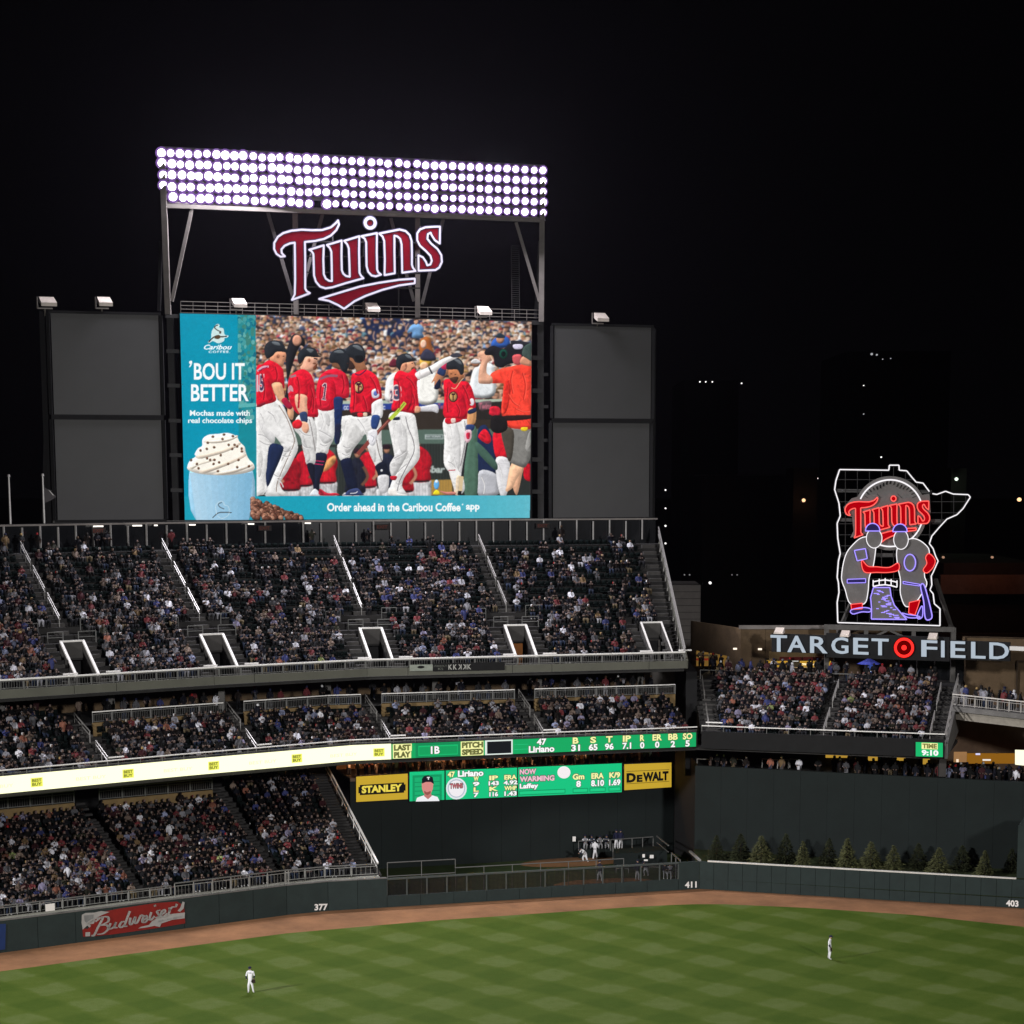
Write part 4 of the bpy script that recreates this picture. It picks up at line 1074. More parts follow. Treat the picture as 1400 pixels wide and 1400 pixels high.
# blurred crowd of the picture
fillp([(243, 426), (731, 426), (731, 716), (243, 716)], (62, 56, 60))
rr = random.Random(5)
SK = [(226, 182, 156), (204, 156, 130), (184, 136, 110), (156, 110, 88), (240, 206, 182)]
SH = [(236, 232, 228), (214, 210, 206), (60, 66, 90), (40, 44, 62), (110, 134, 170), (156, 56, 64), (95, 88, 84), (60, 52, 50), (190, 176, 156), (80, 112, 124), (228, 220, 210), (36, 34, 40), (124, 108, 96), (182, 154, 132), (150, 128, 112), (34, 42, 70)]
SHADE[0] = 0.55
for row in range(22):
    y = 428+row*5.7; sc = 0.95+row*0.062; x = 336+rr.uniform(-4, 4)
    while x < 733:
        yy = y+(x-340)*0.022+rr.uniform(-3.4, 3.4); s = sc*rr.uniform(0.85, 1.2); v = noise.noise(Vector((x*0.03, row*0.22, 2)))
        c = rr.choice(SH[2:5]+SH[11:12]+SH[15:]) if v > 0.16 else rr.choice(SH)
        if 498 < x < 572 and row < 8 and rr.random() < 0.8: c = (26, 34, 60)
        lean = rr.uniform(-1.2, 1.2)
        shape('P', [(x-4.6*s, yy+13*s), (x-4.2*s, yy+4.4*s), (x-1.2*s, yy+2.4*s), (x+1.2*s, yy+2.4*s), (x+4.2*s, yy+4.6*s), (x+4.6*s, yy+13*s)], c, 0)
        if 498 < x < 572 and row < 6 and rr.random() < 0.7: x += 4*sc; continue
        sk = rr.choice(SK)
        if rr.random() < 0.2:
            for sd in ((-1, 1) if rr.random() < 0.5 else (rr.choice((-1, 1)),)):
                line('P', [(x+sd*4.2*s, yy+5*s), (x+sd*5.6*s, yy+0.5*s), (x+sd*rr.uniform(1.5, 6)*s, yy-rr.uniform(3, 6)*s)], 1.5*s, sk, 0)
        elif rr.random() < 0.2: line('P', [(x-4*s, yy+9*s), (x, yy+6*s), (x+3*s, yy+7*s)], 1.6*s, sk, 0)
        oval('P', x+lean, yy, 2.1*s, 2.8*s, sk, 0)
        fillp([(x+lean-1.5*s, yy-0.5*s), (x+lean+1.5*s, yy-0.5*s), (x+lean+1.4*s, yy+0.3*s), (x+lean-1.4*s, yy+0.3*s)], tuple(int(q*0.62) for q in sk), 0, 0, 0.7)
        hair = rr.choice([(50, 38, 32), (86, 62, 44), (30, 28, 34), (160, 124, 76), (40, 52, 78), (30, 30, 36), (128, 40, 46), (210, 206, 200), (110, 80, 54)])
        shape('P', [(x+lean-2.3*s, yy+0.2*s), (x+lean-2.2*s, yy-2.2*s), (x+lean, yy-3.3*s), (x+lean+2.2*s, yy-2.2*s), (x+lean+2.3*s, yy+0.2*s), (x+lean+1.7*s, yy-1.2*s), (x+lean-1.7*s, yy-1.2*s)], hair, 0)
        x += 5.4*sc*rr.uniform(0.6, 1.45)
soften(330, 731, 427, 560, 2)
CAN *= 1.0
SHADE[0] = 0.3
# dug-out railing, wall and bench behind the players
shape('P', [(345, 552), (727, 549), (727, 710), (345, 710)], (52, 44, 38), 2.6, False)
shape('P', [(345, 550), (727, 545.5), (727, 549.5), (345, 554.5)], (176, 190, 172), 2.8, False)
shape('P', [(345, 554.5), (727, 549.5), (727, 557), (345, 563)], (38, 60, 140), 2.7, False)
shape('P', [(606, 553), (690, 549), (690, 574), (606, 574)], (40, 36, 34), 2.75, False)
for x in (470, 484, 520, 538): ptext('CC', x, x+7, 555, 561, (220, 225, 235), 2.9, 0.06)
shape('P', [(345, 590), (727, 586), (727, 604), (345, 607)], (84, 104, 94), 2.8, False)
shape('P', [(345, 607), (727, 604), (727, 710), (345, 710)], (42, 46, 44), 2.8, False)
shape('P', [(345, 700), (640, 698), (640, 710), (345, 710)], (168, 140, 92), 2.9, False)
for x in range(455, 620, 4): line('P', [(x, 606), (x, 700)], 0.35, (66, 74, 70), 2.9, False)
shape('P', [(556, 657), (619, 656), (619, 677), (556, 678)], (172, 134, 66), 3.0, False)
shape('C', [(870, 850), (990, 830), (985, 890), (900, 925)], (90, 70, 76), 3.0); ptext('Twins', 655, 672, 551, 560, (190, 110, 125), 3.1, 0.03, 0.2); ptext('Twins', 599, 612, 552, 560, (170, 90, 110), 3.1, 0.03, 0.2)
shape('D', [(360, 240), (535, 240), (535, 285), (360, 285)], (178, 188, 186), 3.0); shape('D', [(368, 247), (527, 247), (527, 278), (368, 278)], (92, 108, 104), 3.05); ptext('NATIONAL', 582.5, 604, 595.8, 598.6, (210, 214, 214), 3.1, 0.02)
ptext('Sbar', 583, 609, 637, 647, (176, 186, 182), 3.0, 0.05, 0.15)
shape('P', [(435, 612), (459, 612), (459, 700), (441, 700)], (74, 92, 84), 2.95, False)
SHADE[0] = 0.3; SHADE[1] = 0.1
for i, (cx, cy, col) in enumerate(((414, 0, (178, 20, 38)), (446, -4, (192, 24, 38)), (501, 2, (192, 22, 40)), (575, -6, (176, 20, 36)), (378, -10, (36, 46, 78)), (397, 6, (150, 18, 32)), (486, 10, (28, 30, 44)), (532, 4, (30, 34, 52)), (552, 8, (160, 20, 34)))):
    q = (1, -1)[i % 2]
    shape('P', [(cx-15, cy+664), (cx-16, cy+676), (cx-10, 702), (cx-1, 703), (cx+1, 684), (cx+6, 703), (cx+15, 701), (cx+15, cy+676), (cx+13, cy+662)], (188, 186, 188), 3.05)
    shape('P', [(cx-14, cy+663), (cx-12+q, cy+644), (cx-14+q*3, cy+634), (cx-9+q*2, cy+622), (cx-2+q*3, cy+616), (cx+5+q*2, cy+618), (cx+12, cy+626), (cx+16, cy+638), (cx+13, cy+650), (cx+14, cy+663), (cx+2, cy+666)], col, 3.1)
    line('P', [(cx+q*11, cy+628), (cx+q*17, cy+642), (cx+q*9, cy+654)], 4.2, (186, 128, 100) if i % 3 else (110, 74, 58), 3.1)
    oval('P', cx+q*3, cy+611, 4.2, 5.2, (170, 118, 92), 3.1); shape('P', [(cx+q*3-5, cy+610), (cx+q*3-4, cy+605), (cx+q*3, cy+603), (cx+q*3+5, cy+606), (cx+q*3+5, cy+610)], (40, 24, 34), 3.1)
    line('P', [(cx-11, cy+665), (cx+12, cy+664)], 2.0, (34, 30, 34), 3.2)
fillp([(345, 590), (727, 586), (727, 606), (345, 609)], (84, 104, 94))
for x in range(350, 620, 4): line('P', [(x, 607), (x, 700)], 0.35, (66, 74, 70), 2.9, False, 0.5)
shape('D', [(360, 240), (535, 240), (535, 285), (360, 285)], (178, 188, 186), 3.0, False); shape('D', [(368, 247), (527, 247), (527, 278), (368, 278)], (92, 108, 104), 3.05, False); ptext('NATIONAL', 582.5, 604, 595.8, 598.6, (210, 214, 214), 3.1, 0.02)
shape('B', [(665, 590), (700, 500), (790, 440), (800, 500), (740, 570), (690, 595)], (214, 148, 92), 3.3)
RED, DRED, PNT, PSH, HLM, HHI = (208, 22, 44), (180, 16, 38), (226, 224, 222), (208, 206, 205), (36, 40, 46), (96, 102, 108)
SKN, SKD, NAVY = (206, 146, 108), (160, 104, 74), (28, 40, 72)
soften(330, 731, 548, 715, 1)
SHADE[0] = 0.5; SHADE[1] = 0.03
# standing fans and camera behind
shape('A', [(360, 260), (390, 200), (440, 190), (500, 240), (500, 310), (440, 330), (330, 700), (310, 1000), (350, 820), (320, 420)], (30, 30, 36), 3.3)
oval('A', 430, 250, 45, 55, (196, 140, 116), 3.4)
shape('A', [(1290, 620), (1350, 560), (1420, 580), (1440, 830), (1280, 830), (1275, 700)], (216, 214, 212), 3.3); oval('A', 1352, 500, 32, 44, (206, 160, 130), 3.4); shape('A', [(1315, 470), (1350, 425), (1392, 450), (1390, 500), (1320, 505)], (90, 30, 44), 3.45)
shape('C', [(290, 580), (420, 540), (480, 620), (470, 840), (290, 840)], (228, 226, 220), 3.3); oval('C', 365, 450, 60, 55, (206, 160, 60), 3.4); oval('C', 350, 495, 42, 42, (216, 168, 132), 3.45)
shape('C', [(810, 560), (880, 480), (990, 470), (1030, 560), (1020, 780), (800, 780)], (214, 218, 220), 3.3); oval('C', 845, 470, 40, 36, (150, 100, 74), 3.4); shape('C', [(806, 440), (845, 425), (885, 445), (885, 470), (806, 470)], (200, 196, 196), 3.45)
shape('C', [(320, 400), (310, 260), (350, 215), (405, 230), (425, 310), (440, 400)], (150, 84, 40), 3.3); oval('C', 345, 285, 30, 42, (224, 180, 156), 3.4); shape('C', [(320, 390), (370, 330), (440, 370), (460, 440), (330, 440)], (48, 48, 66), 3.42)
shape('C', [(190, 180), (215, 120), (250, 95), (310, 95), (350, 140), (335, 175), (345, 225), (240, 225), (235, 170)], (104, 146, 190), 3.3); oval('C', 275, 70, 22, 30, (196, 150, 124), 3.35); shape('C', [(250, 62), (256, 40), (290, 36), (300, 62), (285, 52)], (70, 50, 42), 3.4)
shape('C', [(1000, 260), (1080, 200), (1160, 230), (1160, 310), (1010, 320)], (44, 84, 160), 3.3); oval('C', 1080, 235, 40, 46, (186, 132, 104), 3.4); shape('C', [(1045, 200), (1080, 180), (1120, 205), (1120, 225), (1045, 225)], (34, 48, 60), 3.45)
def player(col, parts, L0):
    for i, p in enumerate(parts):
        k, o, pts, c = p[:4]
        lum = sum(c)/3 if not isinstance(c, str) else 0; SHADE[0] = 0.28 if lum < 180 else 0.2; SHADE[1] = 0.034 if lum > 190 else 0.07 if c[0] > 150 and c[1] < 80 else 0.03
        if k == 's': shape(o, pts, c, L0+i*0.045)
        elif k == 'l': line(o, pts, p[4], c, L0+i*0.045)
        elif k == 'o': oval(o, pts[0], pts[1], pts[2], pts[3], c, L0+i*0.045, 14, p[4] if len(p) > 4 else 0)
        elif k == 't': ptext(p[4], pts[0], pts[1], pts[2], pts[3], c, L0+i*0.045, *p[5:])
soften(330, 731, 427, 715, 1)
# far right: rail post, team mates and cameraman
player(RED, [
 ('s', 'D', [(875, 180), (940, 150), (1000, 250), (1040, 330), (1040, 560), (1030, 610), (870, 590), (860, 300)], NAVY),
 ('s', 'D', [(870, 250), (920, 190), (960, 210), (995, 290), (960, 330), (890, 290)], (208, 26, 44)),
 ('s', 'D', [(880, 590), (1040, 620), (1060, 750), (1050, 820), (870, 820)], (176, 176, 182)),
 ('s', 'D', [(1010, 240), (1080, 220), (1150, 330), (1150, 450), (1040, 460)], (204, 26, 42)),
 ('s', 'D', [(1045, 460), (1160, 480), (1170, 640), (1140, 820), (1080, 820), (1040, 620)], (214, 212, 214)),
 ('s', 'C', [(975, 930), (990, 885), (1060, 885), (1085, 930), (1060, 980), (980, 960)], (196, 30, 50)),
 ('s', 'D', [(800, 205), (855, 215), (860, 820), (740, 820), (745, 460)], (74, 104, 88)),
 ('s', 'D', [(860, 310), (1040, 500), (1030, 580), (855, 400)], (64, 92, 80)),
 ('s', 'D', [(1195, 500), (1310, 520), (1290, 620), (1240, 820), (1190, 740), (1150, 790), (1140, 740)], (226, 172, 138)),
 ('s', 'D', [(1180, 540), (1290, 560), (1230, 680), (1190, 760), (1130, 780), (1160, 680)], (236, 186, 150)),
 ('s', 'D', [(1310, 540), (1380, 530), (1380, 680), (1310, 660)], (186, 18, 36)),
 ('s', 'D', [(1100, 180), (1380, 190), (1380, 420), (1330, 540), (1290, 555), (1200, 520), (1170, 500), (1140, 420)], (124, 122, 118)),
 ('s', 'D', [(1090, 190), (1205, 200), (1200, 420), (1170, 500), (1140, 440)], (72, 66, 58)),
 ('s', 'D', [(1350, 230), (1380, 220), (1380, 400), (1320, 380)], (150, 148, 144)),
 ('s', 'C', [(1000, 560), (1090, 520), (1180, 500), (1280, 480), (1385, 490), (1385, 980), (1140, 990), (1090, 930), (1110, 700), (1100, 660), (1000, 660), (985, 600)], (240, 66, 50)),
 ('s', 'C', [(1150, 620), (1180, 720), (1150, 900), (1110, 940), (1120, 700)], (206, 44, 36)),
 ('s', 'D', [(1140, 90), (1380, 60), (1380, 180), (1290, 190), (1160, 170)], (240, 66, 50)),
 ('s', 'C', [(1090, 975), (1385, 965), (1385, 1000), (1120, 1020)], (44, 26, 26)),
 ('s', 'D', [(1280, 175), (1340, 172), (1335, 205), (1285, 205)], (226, 196, 40)),
 ('s', 'D', [(1000, 70), (1080, 60), (1140, 100), (1145, 190), (1060, 230), (990, 190)], (26, 24, 26)),
 ('s', 'C', [(870, 640), (880, 520), (900, 440), (860, 390), (900, 350), (960, 370), (1000, 440), (960, 460), (950, 560), (1000, 600), (1000, 660), (900, 665)], (214, 160, 132)),
 ('s', 'C', [(935, 350), (1010, 300), (1110, 330), (1180, 280), (1340, 290), (1330, 400), (1280, 450), (1150, 480), (1100, 510), (1030, 490), (1010, 400), (940, 390)], (28, 28, 34)),
 ('s', 'C', [(1195, 250), (1360, 270), (1350, 300), (1200, 285)], (40, 40, 48)),
 ('s', 'C', [(1205, 290), (1290, 290), (1285, 330), (1215, 330)], (214, 206, 230)),
 ('o', 'C', (1110, 380, 40, 46), (20, 66, 54)), ('o', 'C', (1110, 380, 22, 26), (12, 22, 26)),
 ('s', 'C', [(1200, 395), (1280, 390), (1270, 480), (1210, 470)], (196, 84, 88)),
 ('s', 'C', [(1300, 400), (1385, 430), (1385, 495), (1270, 470)], (198, 140, 112)),
 ('s', 'C', [(1290, 390), (1300, 320), (1345, 285), (1385, 285), (1385, 440), (1330, 420)], (62, 78, 74)),
], 3.6)
# player far right with bat
player(RED, [
 ('s', 'D', [(545, 90), (760, 85), (760, 300), (720, 560), (700, 640), (640, 650), (590, 600), (540, 510), (545, 300)], PNT),
 ('s', 'D', [(650, 120), (700, 300), (690, 560), (640, 560), (610, 300)], PSH),
 ('s', 'D', [(590, 590), (660, 600), (690, 700), (720, 800), (650, 820), (630, 740)], (226, 196, 170)),
 ('s', 'D', [(600, 420), (660, 560), (720, 640), (740, 760), (700, 810), (640, 760), (590, 600), (560, 520)], PNT),
 ('l', 'D', [(585, 585), (650, 580)], (186, 30, 52), 1.2), ('l', 'D', [(740, 110), (745, 300), (700, 540)], (70, 60, 70), 0.7),
 ('s', 'C', [(450, 640), (420, 660), (470, 560), (500, 500), (560, 440), (600, 470), (590, 560), (540, 600), (500, 690), (450, 715)], (178, 120, 88)),
 ('s', 'C', [(475, 560), (510, 500), (560, 520), (545, 590), (500, 580)], (40, 56, 96)),
 ('s', 'C', [(510, 500), (540, 450), (575, 450), (590, 500), (550, 530)], (196, 40, 84)),
 ('s', 'C', [(445, 700), (500, 620), (510, 680), (480, 720)], (24, 28, 50)),
 ('s', 'C', [(540, 640), (600, 620), (700, 640), (770, 650), (820, 740), (845, 905), (780, 950), (775, 1000), (550, 990), (545, 800)], RED),
 ('s', 'C', [(700, 740), (740, 820), (760, 960), (700, 990), (680, 860)], DRED),
 ('s', 'C', [(775, 940), (845, 905), (840, 1040), (770, 1050)], (214, 156, 104)), ('s', 'D', [(775, 0), (840, 0), (835, 90), (815, 150), (765, 150)], (208, 150, 100)),
 ('s', 'C', [(770, 925), (843, 895), (846, 935), (780, 955)], NAVY),
 ('s', 'D', [(755, 150), (830, 150), (820, 200), (760, 205)], (40, 58, 104)),
 ('s', 'D', [(745, 205), (800, 200), (805, 270), (770, 320), (740, 290)], (220, 180, 190)), ('s', 'D', [(755, 230), (790, 225), (785, 280), (760, 280)], (200, 40, 70)),
 ('s', 'C', [(580, 560), (600, 520), (680, 540), (730, 580), (720, 620), (650, 670), (600, 620)], (176, 112, 76)),
 ('s', 'C', [(600, 610), (680, 600), (650, 660), (610, 640)], (70, 46, 36)),
 ('s', 'C', [(565, 520), (570, 460), (620, 420), (690, 425), (730, 480), (730, 560), (700, 580), (670, 530), (600, 530)], HLM),
 ('s', 'C', [(640, 432), (690, 440), (715, 480), (680, 470)], HHI),
 ('l', 'C', [(610, 700), (650, 710), (700, 640), (730, 610)], (226, 196, 150), 0.9),
 ('o', 'C', (630, 790, 44, 52), (60, 30, 34)), ('o', 'C', (630, 790, 34, 42), (190, 150, 90)), ('t', 'C', (617.5, 622.5, 538, 548), (50, 24, 30), 'T', 0.05),
 ('o', 'C', (808, 840, 24, 36), (224, 214, 220)),
 ('s', 'D', [(560, 85), (700, 90), (690, 120), (570, 140)], (196, 26, 44)), ('s', 'D', [(610, 90), (650, 88), (650, 125), (615, 128)], (228, 200, 190)),
 ('l', 'D', [(765, 320), (745, 440), (712, 640)], (36, 36, 40), 2.2), ('l', 'D', [(752, 330), (730, 450), (704, 640)], (150, 150, 150), 0.6),
 ('l', 'D', [(708, 640), (700, 700), (694, 780)], (214, 190, 150), 6.4), ('l', 'D', [(693, 780), (690, 820)], (30, 28, 30), 5.0),
 ('s', 'D', [(660, 650), (690, 640), (680, 780), (655, 780)], (228, 206, 178)),
 ('s', 'D', [(500, 780), (560, 790), (640, 790), (650, 815), (560, 815)], (190, 120, 110)),
 ('o', 'D', (470, 720, 26, 48), (96, 170, 226)), ('s', 'D', [(445, 790), (470, 770), (496, 790), (495, 815), (442, 815)], (226, 206, 40)), ('o', 'D', (470, 690, 14, 14), (230, 236, 240)),
], 5.0)
# player with raised arm
player(RED, [
 ('s', 'D', [(40, 30), (240, 40), (280, 150), (300, 290), (310, 450), (260, 540), (170, 640), (140, 730), (180, 800), (180, 825), (60, 820), (20, 770), (60, 640), (80, 560), (60, 400), (20, 200), (10, 120)], PNT),
 ('s', 'D', [(20, 540), (60, 460), (120, 380), (200, 400), (120, 560), (70, 640), (40, 640)], PSH),
 ('s', 'D', [(100, 100), (180, 200), (190, 380), (140, 420), (100, 300)], PSH),
 ('l', 'D', [(175, 70), (200, 180), (245, 290), (255, 400), (200, 520), (120, 680), (95, 780)], (70, 62, 70), 0.8),
 ('s', 'D', [(30, 640), (90, 640), (80, 675), (40, 675)], (190, 30, 50)), ('s', 'D', [(10, 760), (60, 740), (100, 800), (180, 812), (182, 826), (30, 826)], (238, 232, 226)),
 ('s', 'D', [(60, 80), (125, 72), (120, 98), (60, 105)], (26, 34, 60)),
 ('s', 'C', [(130, 560), (100, 520), (150, 470), (230, 440), (260, 480), (280, 520), (270, 540), (200, 560)], (214, 152, 118)),
 ('s', 'C', [(130, 480), (190, 490), (170, 540), (120, 560)], (206, 140, 108)),
 ('s', 'C', [(250, 500), (280, 520), (262, 540), (225, 530)], (110, 70, 54)),
 ('s', 'C', [(85, 490), (90, 420), (140, 380), (210, 378), (250, 425), (285, 440), (220, 455), (150, 470), (130, 500), (118, 538)], HLM),
 ('s', 'C', [(170, 385), (215, 395), (235, 425), (190, 415)], HHI),
 ('s', 'C', [(60, 620), (110, 540), (200, 560), (260, 520), (310, 620), (285, 640), (290, 760), (300, 880), (260, 945), (130, 930), (50, 925), (40, 880), (60, 800)], RED),
 ('s', 'C', [(200, 640), (240, 720), (230, 860), (180, 920), (170, 760)], DRED),
 ('s', 'C', [(270, 560), (400, 500), (520, 430), (600, 400), (660, 385), (680, 410), (560, 470), (440, 560), (310, 620), (285, 610)], (234, 228, 226)),
 ('l', 'C', [(395, 505), (430, 570)], (30, 30, 40), 2.0),
 ('s', 'C', [(600, 395), (650, 370), (690, 375), (720, 400), (640, 415)], (56, 56, 66)),
 ('s', 'C', [(280, 885), (340, 880), (460, 860), (490, 900), (480, 945), (430, 930), (340, 930), (280, 920)], (206, 204, 208)), ('s', 'C', [(270, 880), (315, 890), (310, 935), (262, 940)], (212, 150, 118)),
 ('t', 'C', (537.6, 549.5, 526, 548.5), (228, 196, 196), '3', 0.09, 0.0), ('t', 'C', (538.8, 548.2, 528, 546.5), (70, 70, 96), '3', 0.05, 0.0),
 ('t', 'C', (533, 538, 532, 551), (228, 196, 196), '2', 0.1), ('t', 'C', (533.6, 537, 534, 549), (70, 70, 96), '2', 0.03),
 ('l', 'C', [(170, 845), (100, 930), (20, 1010)], (186, 206, 70), 5.0), ('l', 'C', [(165, 850), (95, 935)], (120, 140, 40), 1.2),
], 6.8)
# bat of the fourth player, players 4, 3, 2, 1
player(RED, [
 ('s', 'B', [(800, 100), (900, 60), (1000, 60), (1140, 60), (1230, 100), (1240, 300), (1250, 480), (1200, 560), (1160, 500), (1110, 380), (1090, 240), (1030, 300), (960, 400), (930, 470), (850, 490), (815, 400), (820, 330), (860, 220)], PNT),
 ('s', 'B', [(960, 130), (1060, 240), (1020, 320), (960, 380), (900, 420), (880, 300)], (208, 206, 204)),
 ('s', 'B', [(1100, 340), (1180, 380), (1180, 500), (1150, 470)], PSH),
 ('l', 'B', [(1180, 210), (1195, 320), (1215, 420), (1245, 500)], (90, 74, 70), 0.9),
 ('s', 'B', [(1180, 540), (1270, 500), (1310, 620), (1290, 650), (1220, 650), (1195, 600)], (22, 26, 40)),
 ('s', 'B', [(1205, 640), (1300, 630), (1310, 700), (1290, 790), (1230, 800), (1210, 740)], (206, 204, 206)), ('o', 'B', (1240, 585, 12, 12), (210, 210, 214)),
 ('s', 'B', [(850, 490), (940, 465), (960, 520), (990, 640), (1010, 760), (950, 780), (910, 740), (870, 600)], (22, 28, 50)),
 ('s', 'B', [(890, 810), (930, 770), (1010, 755), (1050, 800), (1060, 822), (880, 824)], (56, 66, 106)), ('l', 'B', [(940, 805), (990, 800), (1010, 785)], (220, 220, 226), 1.1),
 ('s', 'A', [(905, 430), (880, 370), (960, 360), (1060, 440), (1080, 480), (1100, 530), (1010, 570), (985, 520), (930, 510)], (150, 100, 72)),
 ('s', 'A', [(900, 460), (940, 440), (985, 500), (960, 530), (915, 510)], (56, 38, 34)),
 ('s', 'A', [(870, 395), (900, 340), (930, 300), (990, 280), (1050, 300), (1085, 370), (1080, 430), (1040, 465), (990, 460), (960, 420), (900, 410)], HLM),
 ('s', 'A', [(960, 300), (1020, 300), (1060, 350), (1000, 330)], HHI), ('s', 'A', [(985, 400), (1050, 395), (1060, 440), (1005, 450)], (20, 22, 26)),
 ('s', 'A', [(950, 600), (985, 560), (1090, 530), (1180, 580), (1220, 660), (1240, 800), (1150, 850), (1165, 900), (1150, 955), (950, 955), (945, 780)], RED),
 ('s', 'A', [(1050, 850), (1130, 760), (1150, 900), (1100, 950)], DRED),
 ('l', 'A', [(985, 570), (1030, 580), (1090, 535)], (60, 30, 70), 1.4),
 ('o', 'A', (1020, 700, 48, 60), (60, 24, 40)), ('o', 'A', (1020, 700, 38, 48), (206, 166, 110)), ('t', 'A', (487.6, 493.6, 524, 537), (60, 24, 40), 'T', 0.06), ('t', 'A', (489, 495, 528, 536), (120, 20, 40), 'C', 0.04),
 ('s', 'A', [(1145, 730), (1200, 715), (1215, 790), (1155, 800)], (222, 220, 232)), ('o', 'A', (1182, 758, 20, 24), (90, 110, 180)),
 ('s', 'B', [(960, 30), (1120, 25), (1120, 65), (975, 70)], (60, 30, 34)), ('s', 'B', [(1010, 35), (1060, 35), (1060, 72), (1015, 72)], (200, 30, 44)), ('s', 'B', [(1065, 34), (1100, 34), (1100, 66), (1068, 66)], (220, 196, 170)),
 ('s', 'A', [(1150, 850), (1240, 810), (1252, 900), (1240, 990), (1150, 990), (1145, 920)], (230, 228, 228)),
 ('s', 'B', [(1150, 60), (1225, 70), (1190, 190), (1140, 170)], (40, 66, 120)),
 ('l', 'B', [(1320, 95), (1200, 220)], (120, 62, 56), 4.2), ('l', 'B', [(1200, 220), (1010, 430)], (136, 64, 58), 5.4), ('l', 'B', [(1300, 110), (1190, 225)], (180, 110, 96), 1.0),
 ('s', 'B', [(1115, 210), (1180, 190), (1200, 250), (1170, 340), (1130, 340), (1110, 270)], (226, 224, 228)), ('l', 'B', [(1140, 250), (1165, 270), (1150, 310)], (160, 160, 170), 0.8),
], 6.9)
player(RED, [
 ('s', 'B', [(600, 60), (640, -20), (780, -10), (800, 120), (780, 280), (740, 360), (715, 430), (610, 425), (600, 300)], PNT),
 ('s', 'B', [(640, 160), (740, 220), (770, 280), (700, 330), (640, 260)], PSH), ('s', 'B', [(690, 20), (740, 60), (740, 160), (700, 120)], PSH),
 ('s', 'B', [(600, 430), (715, 430), (690, 560), (650, 680), (640, 780), (590, 770), (580, 600)], (26, 30, 50)),
 ('l', 'B', [(592, 490), (690, 500)], (190, 36, 84), 1.3), ('l', 'B', [(590, 520), (680, 530)], (190, 36, 84), 1.3),
 ('s', 'B', [(565, 790), (600, 760), (640, 790), (650, 824), (560, 824)], (220, 222, 230)), ('s', 'B', [(650, 760), (720, 800), (800, 800), (830, 822), (650, 822)], (186, 40, 60)),
 ('s', 'A', [(870, 540), (770, 460), (790, 430), (900, 400), (930, 470), (900, 545)], (60, 44, 40)), ('s', 'A', [(770, 450), (860, 440), (880, 520), (780, 510)], (120, 80, 58)),
 ('s', 'A', [(740, 430), (750, 380), (800, 335), (870, 330), (910, 370), (935, 440), (900, 560), (860, 540), (820, 470), (750, 465)], HLM), ('s', 'A', [(780, 360), (840, 340), (880, 370), (820, 372)], HHI),
 ('s', 'A', [(630, 640), (680, 560), (780, 520), (850, 540), (910, 590), (930, 700), (915, 800), (790, 800), (780, 910), (640, 915), (610, 800)], (204, 26, 50)),
 ('s', 'A', [(760, 620), (800, 700), (790, 880), (740, 900), (750, 740)], DRED),
 ('s', 'A', [(785, 800), (865, 800), (862, 900), (855, 1010), (800, 1010), (785, 900)], (30, 48, 92)), ('s', 'B', [(790, 0), (860, 0), (850, 150), (840, 250), (825, 330), (790, 310), (790, 160)], (26, 42, 84)),
 ('s', 'B', [(800, 140), (850, 140), (850, 200), (835, 320), (805, 320), (790, 220)], (30, 34, 60)),
 ('t', 'A', (437, 462, 511, 520), (120, 60, 84), 'DOZIER' if False else 'PLAYER', 0.0) if False else ('l', 'A', [(650, 620), (730, 590), (820, 590)], (150, 90, 112), 3.4),
 ('l', 'A', [(672, 690), (702, 665), (697, 735), (686, 815)], (226, 190, 196), 3.4), ('l', 'A', [(664, 812), (708, 818)], (226, 190, 196), 2.4), ('l', 'A', [(680, 688), (702, 670), (696, 740), (687, 808)], (50, 38, 64), 1.7), ('l', 'A', [(670, 810), (704, 815)], (50, 38, 64), 1.0),
], 8.6)
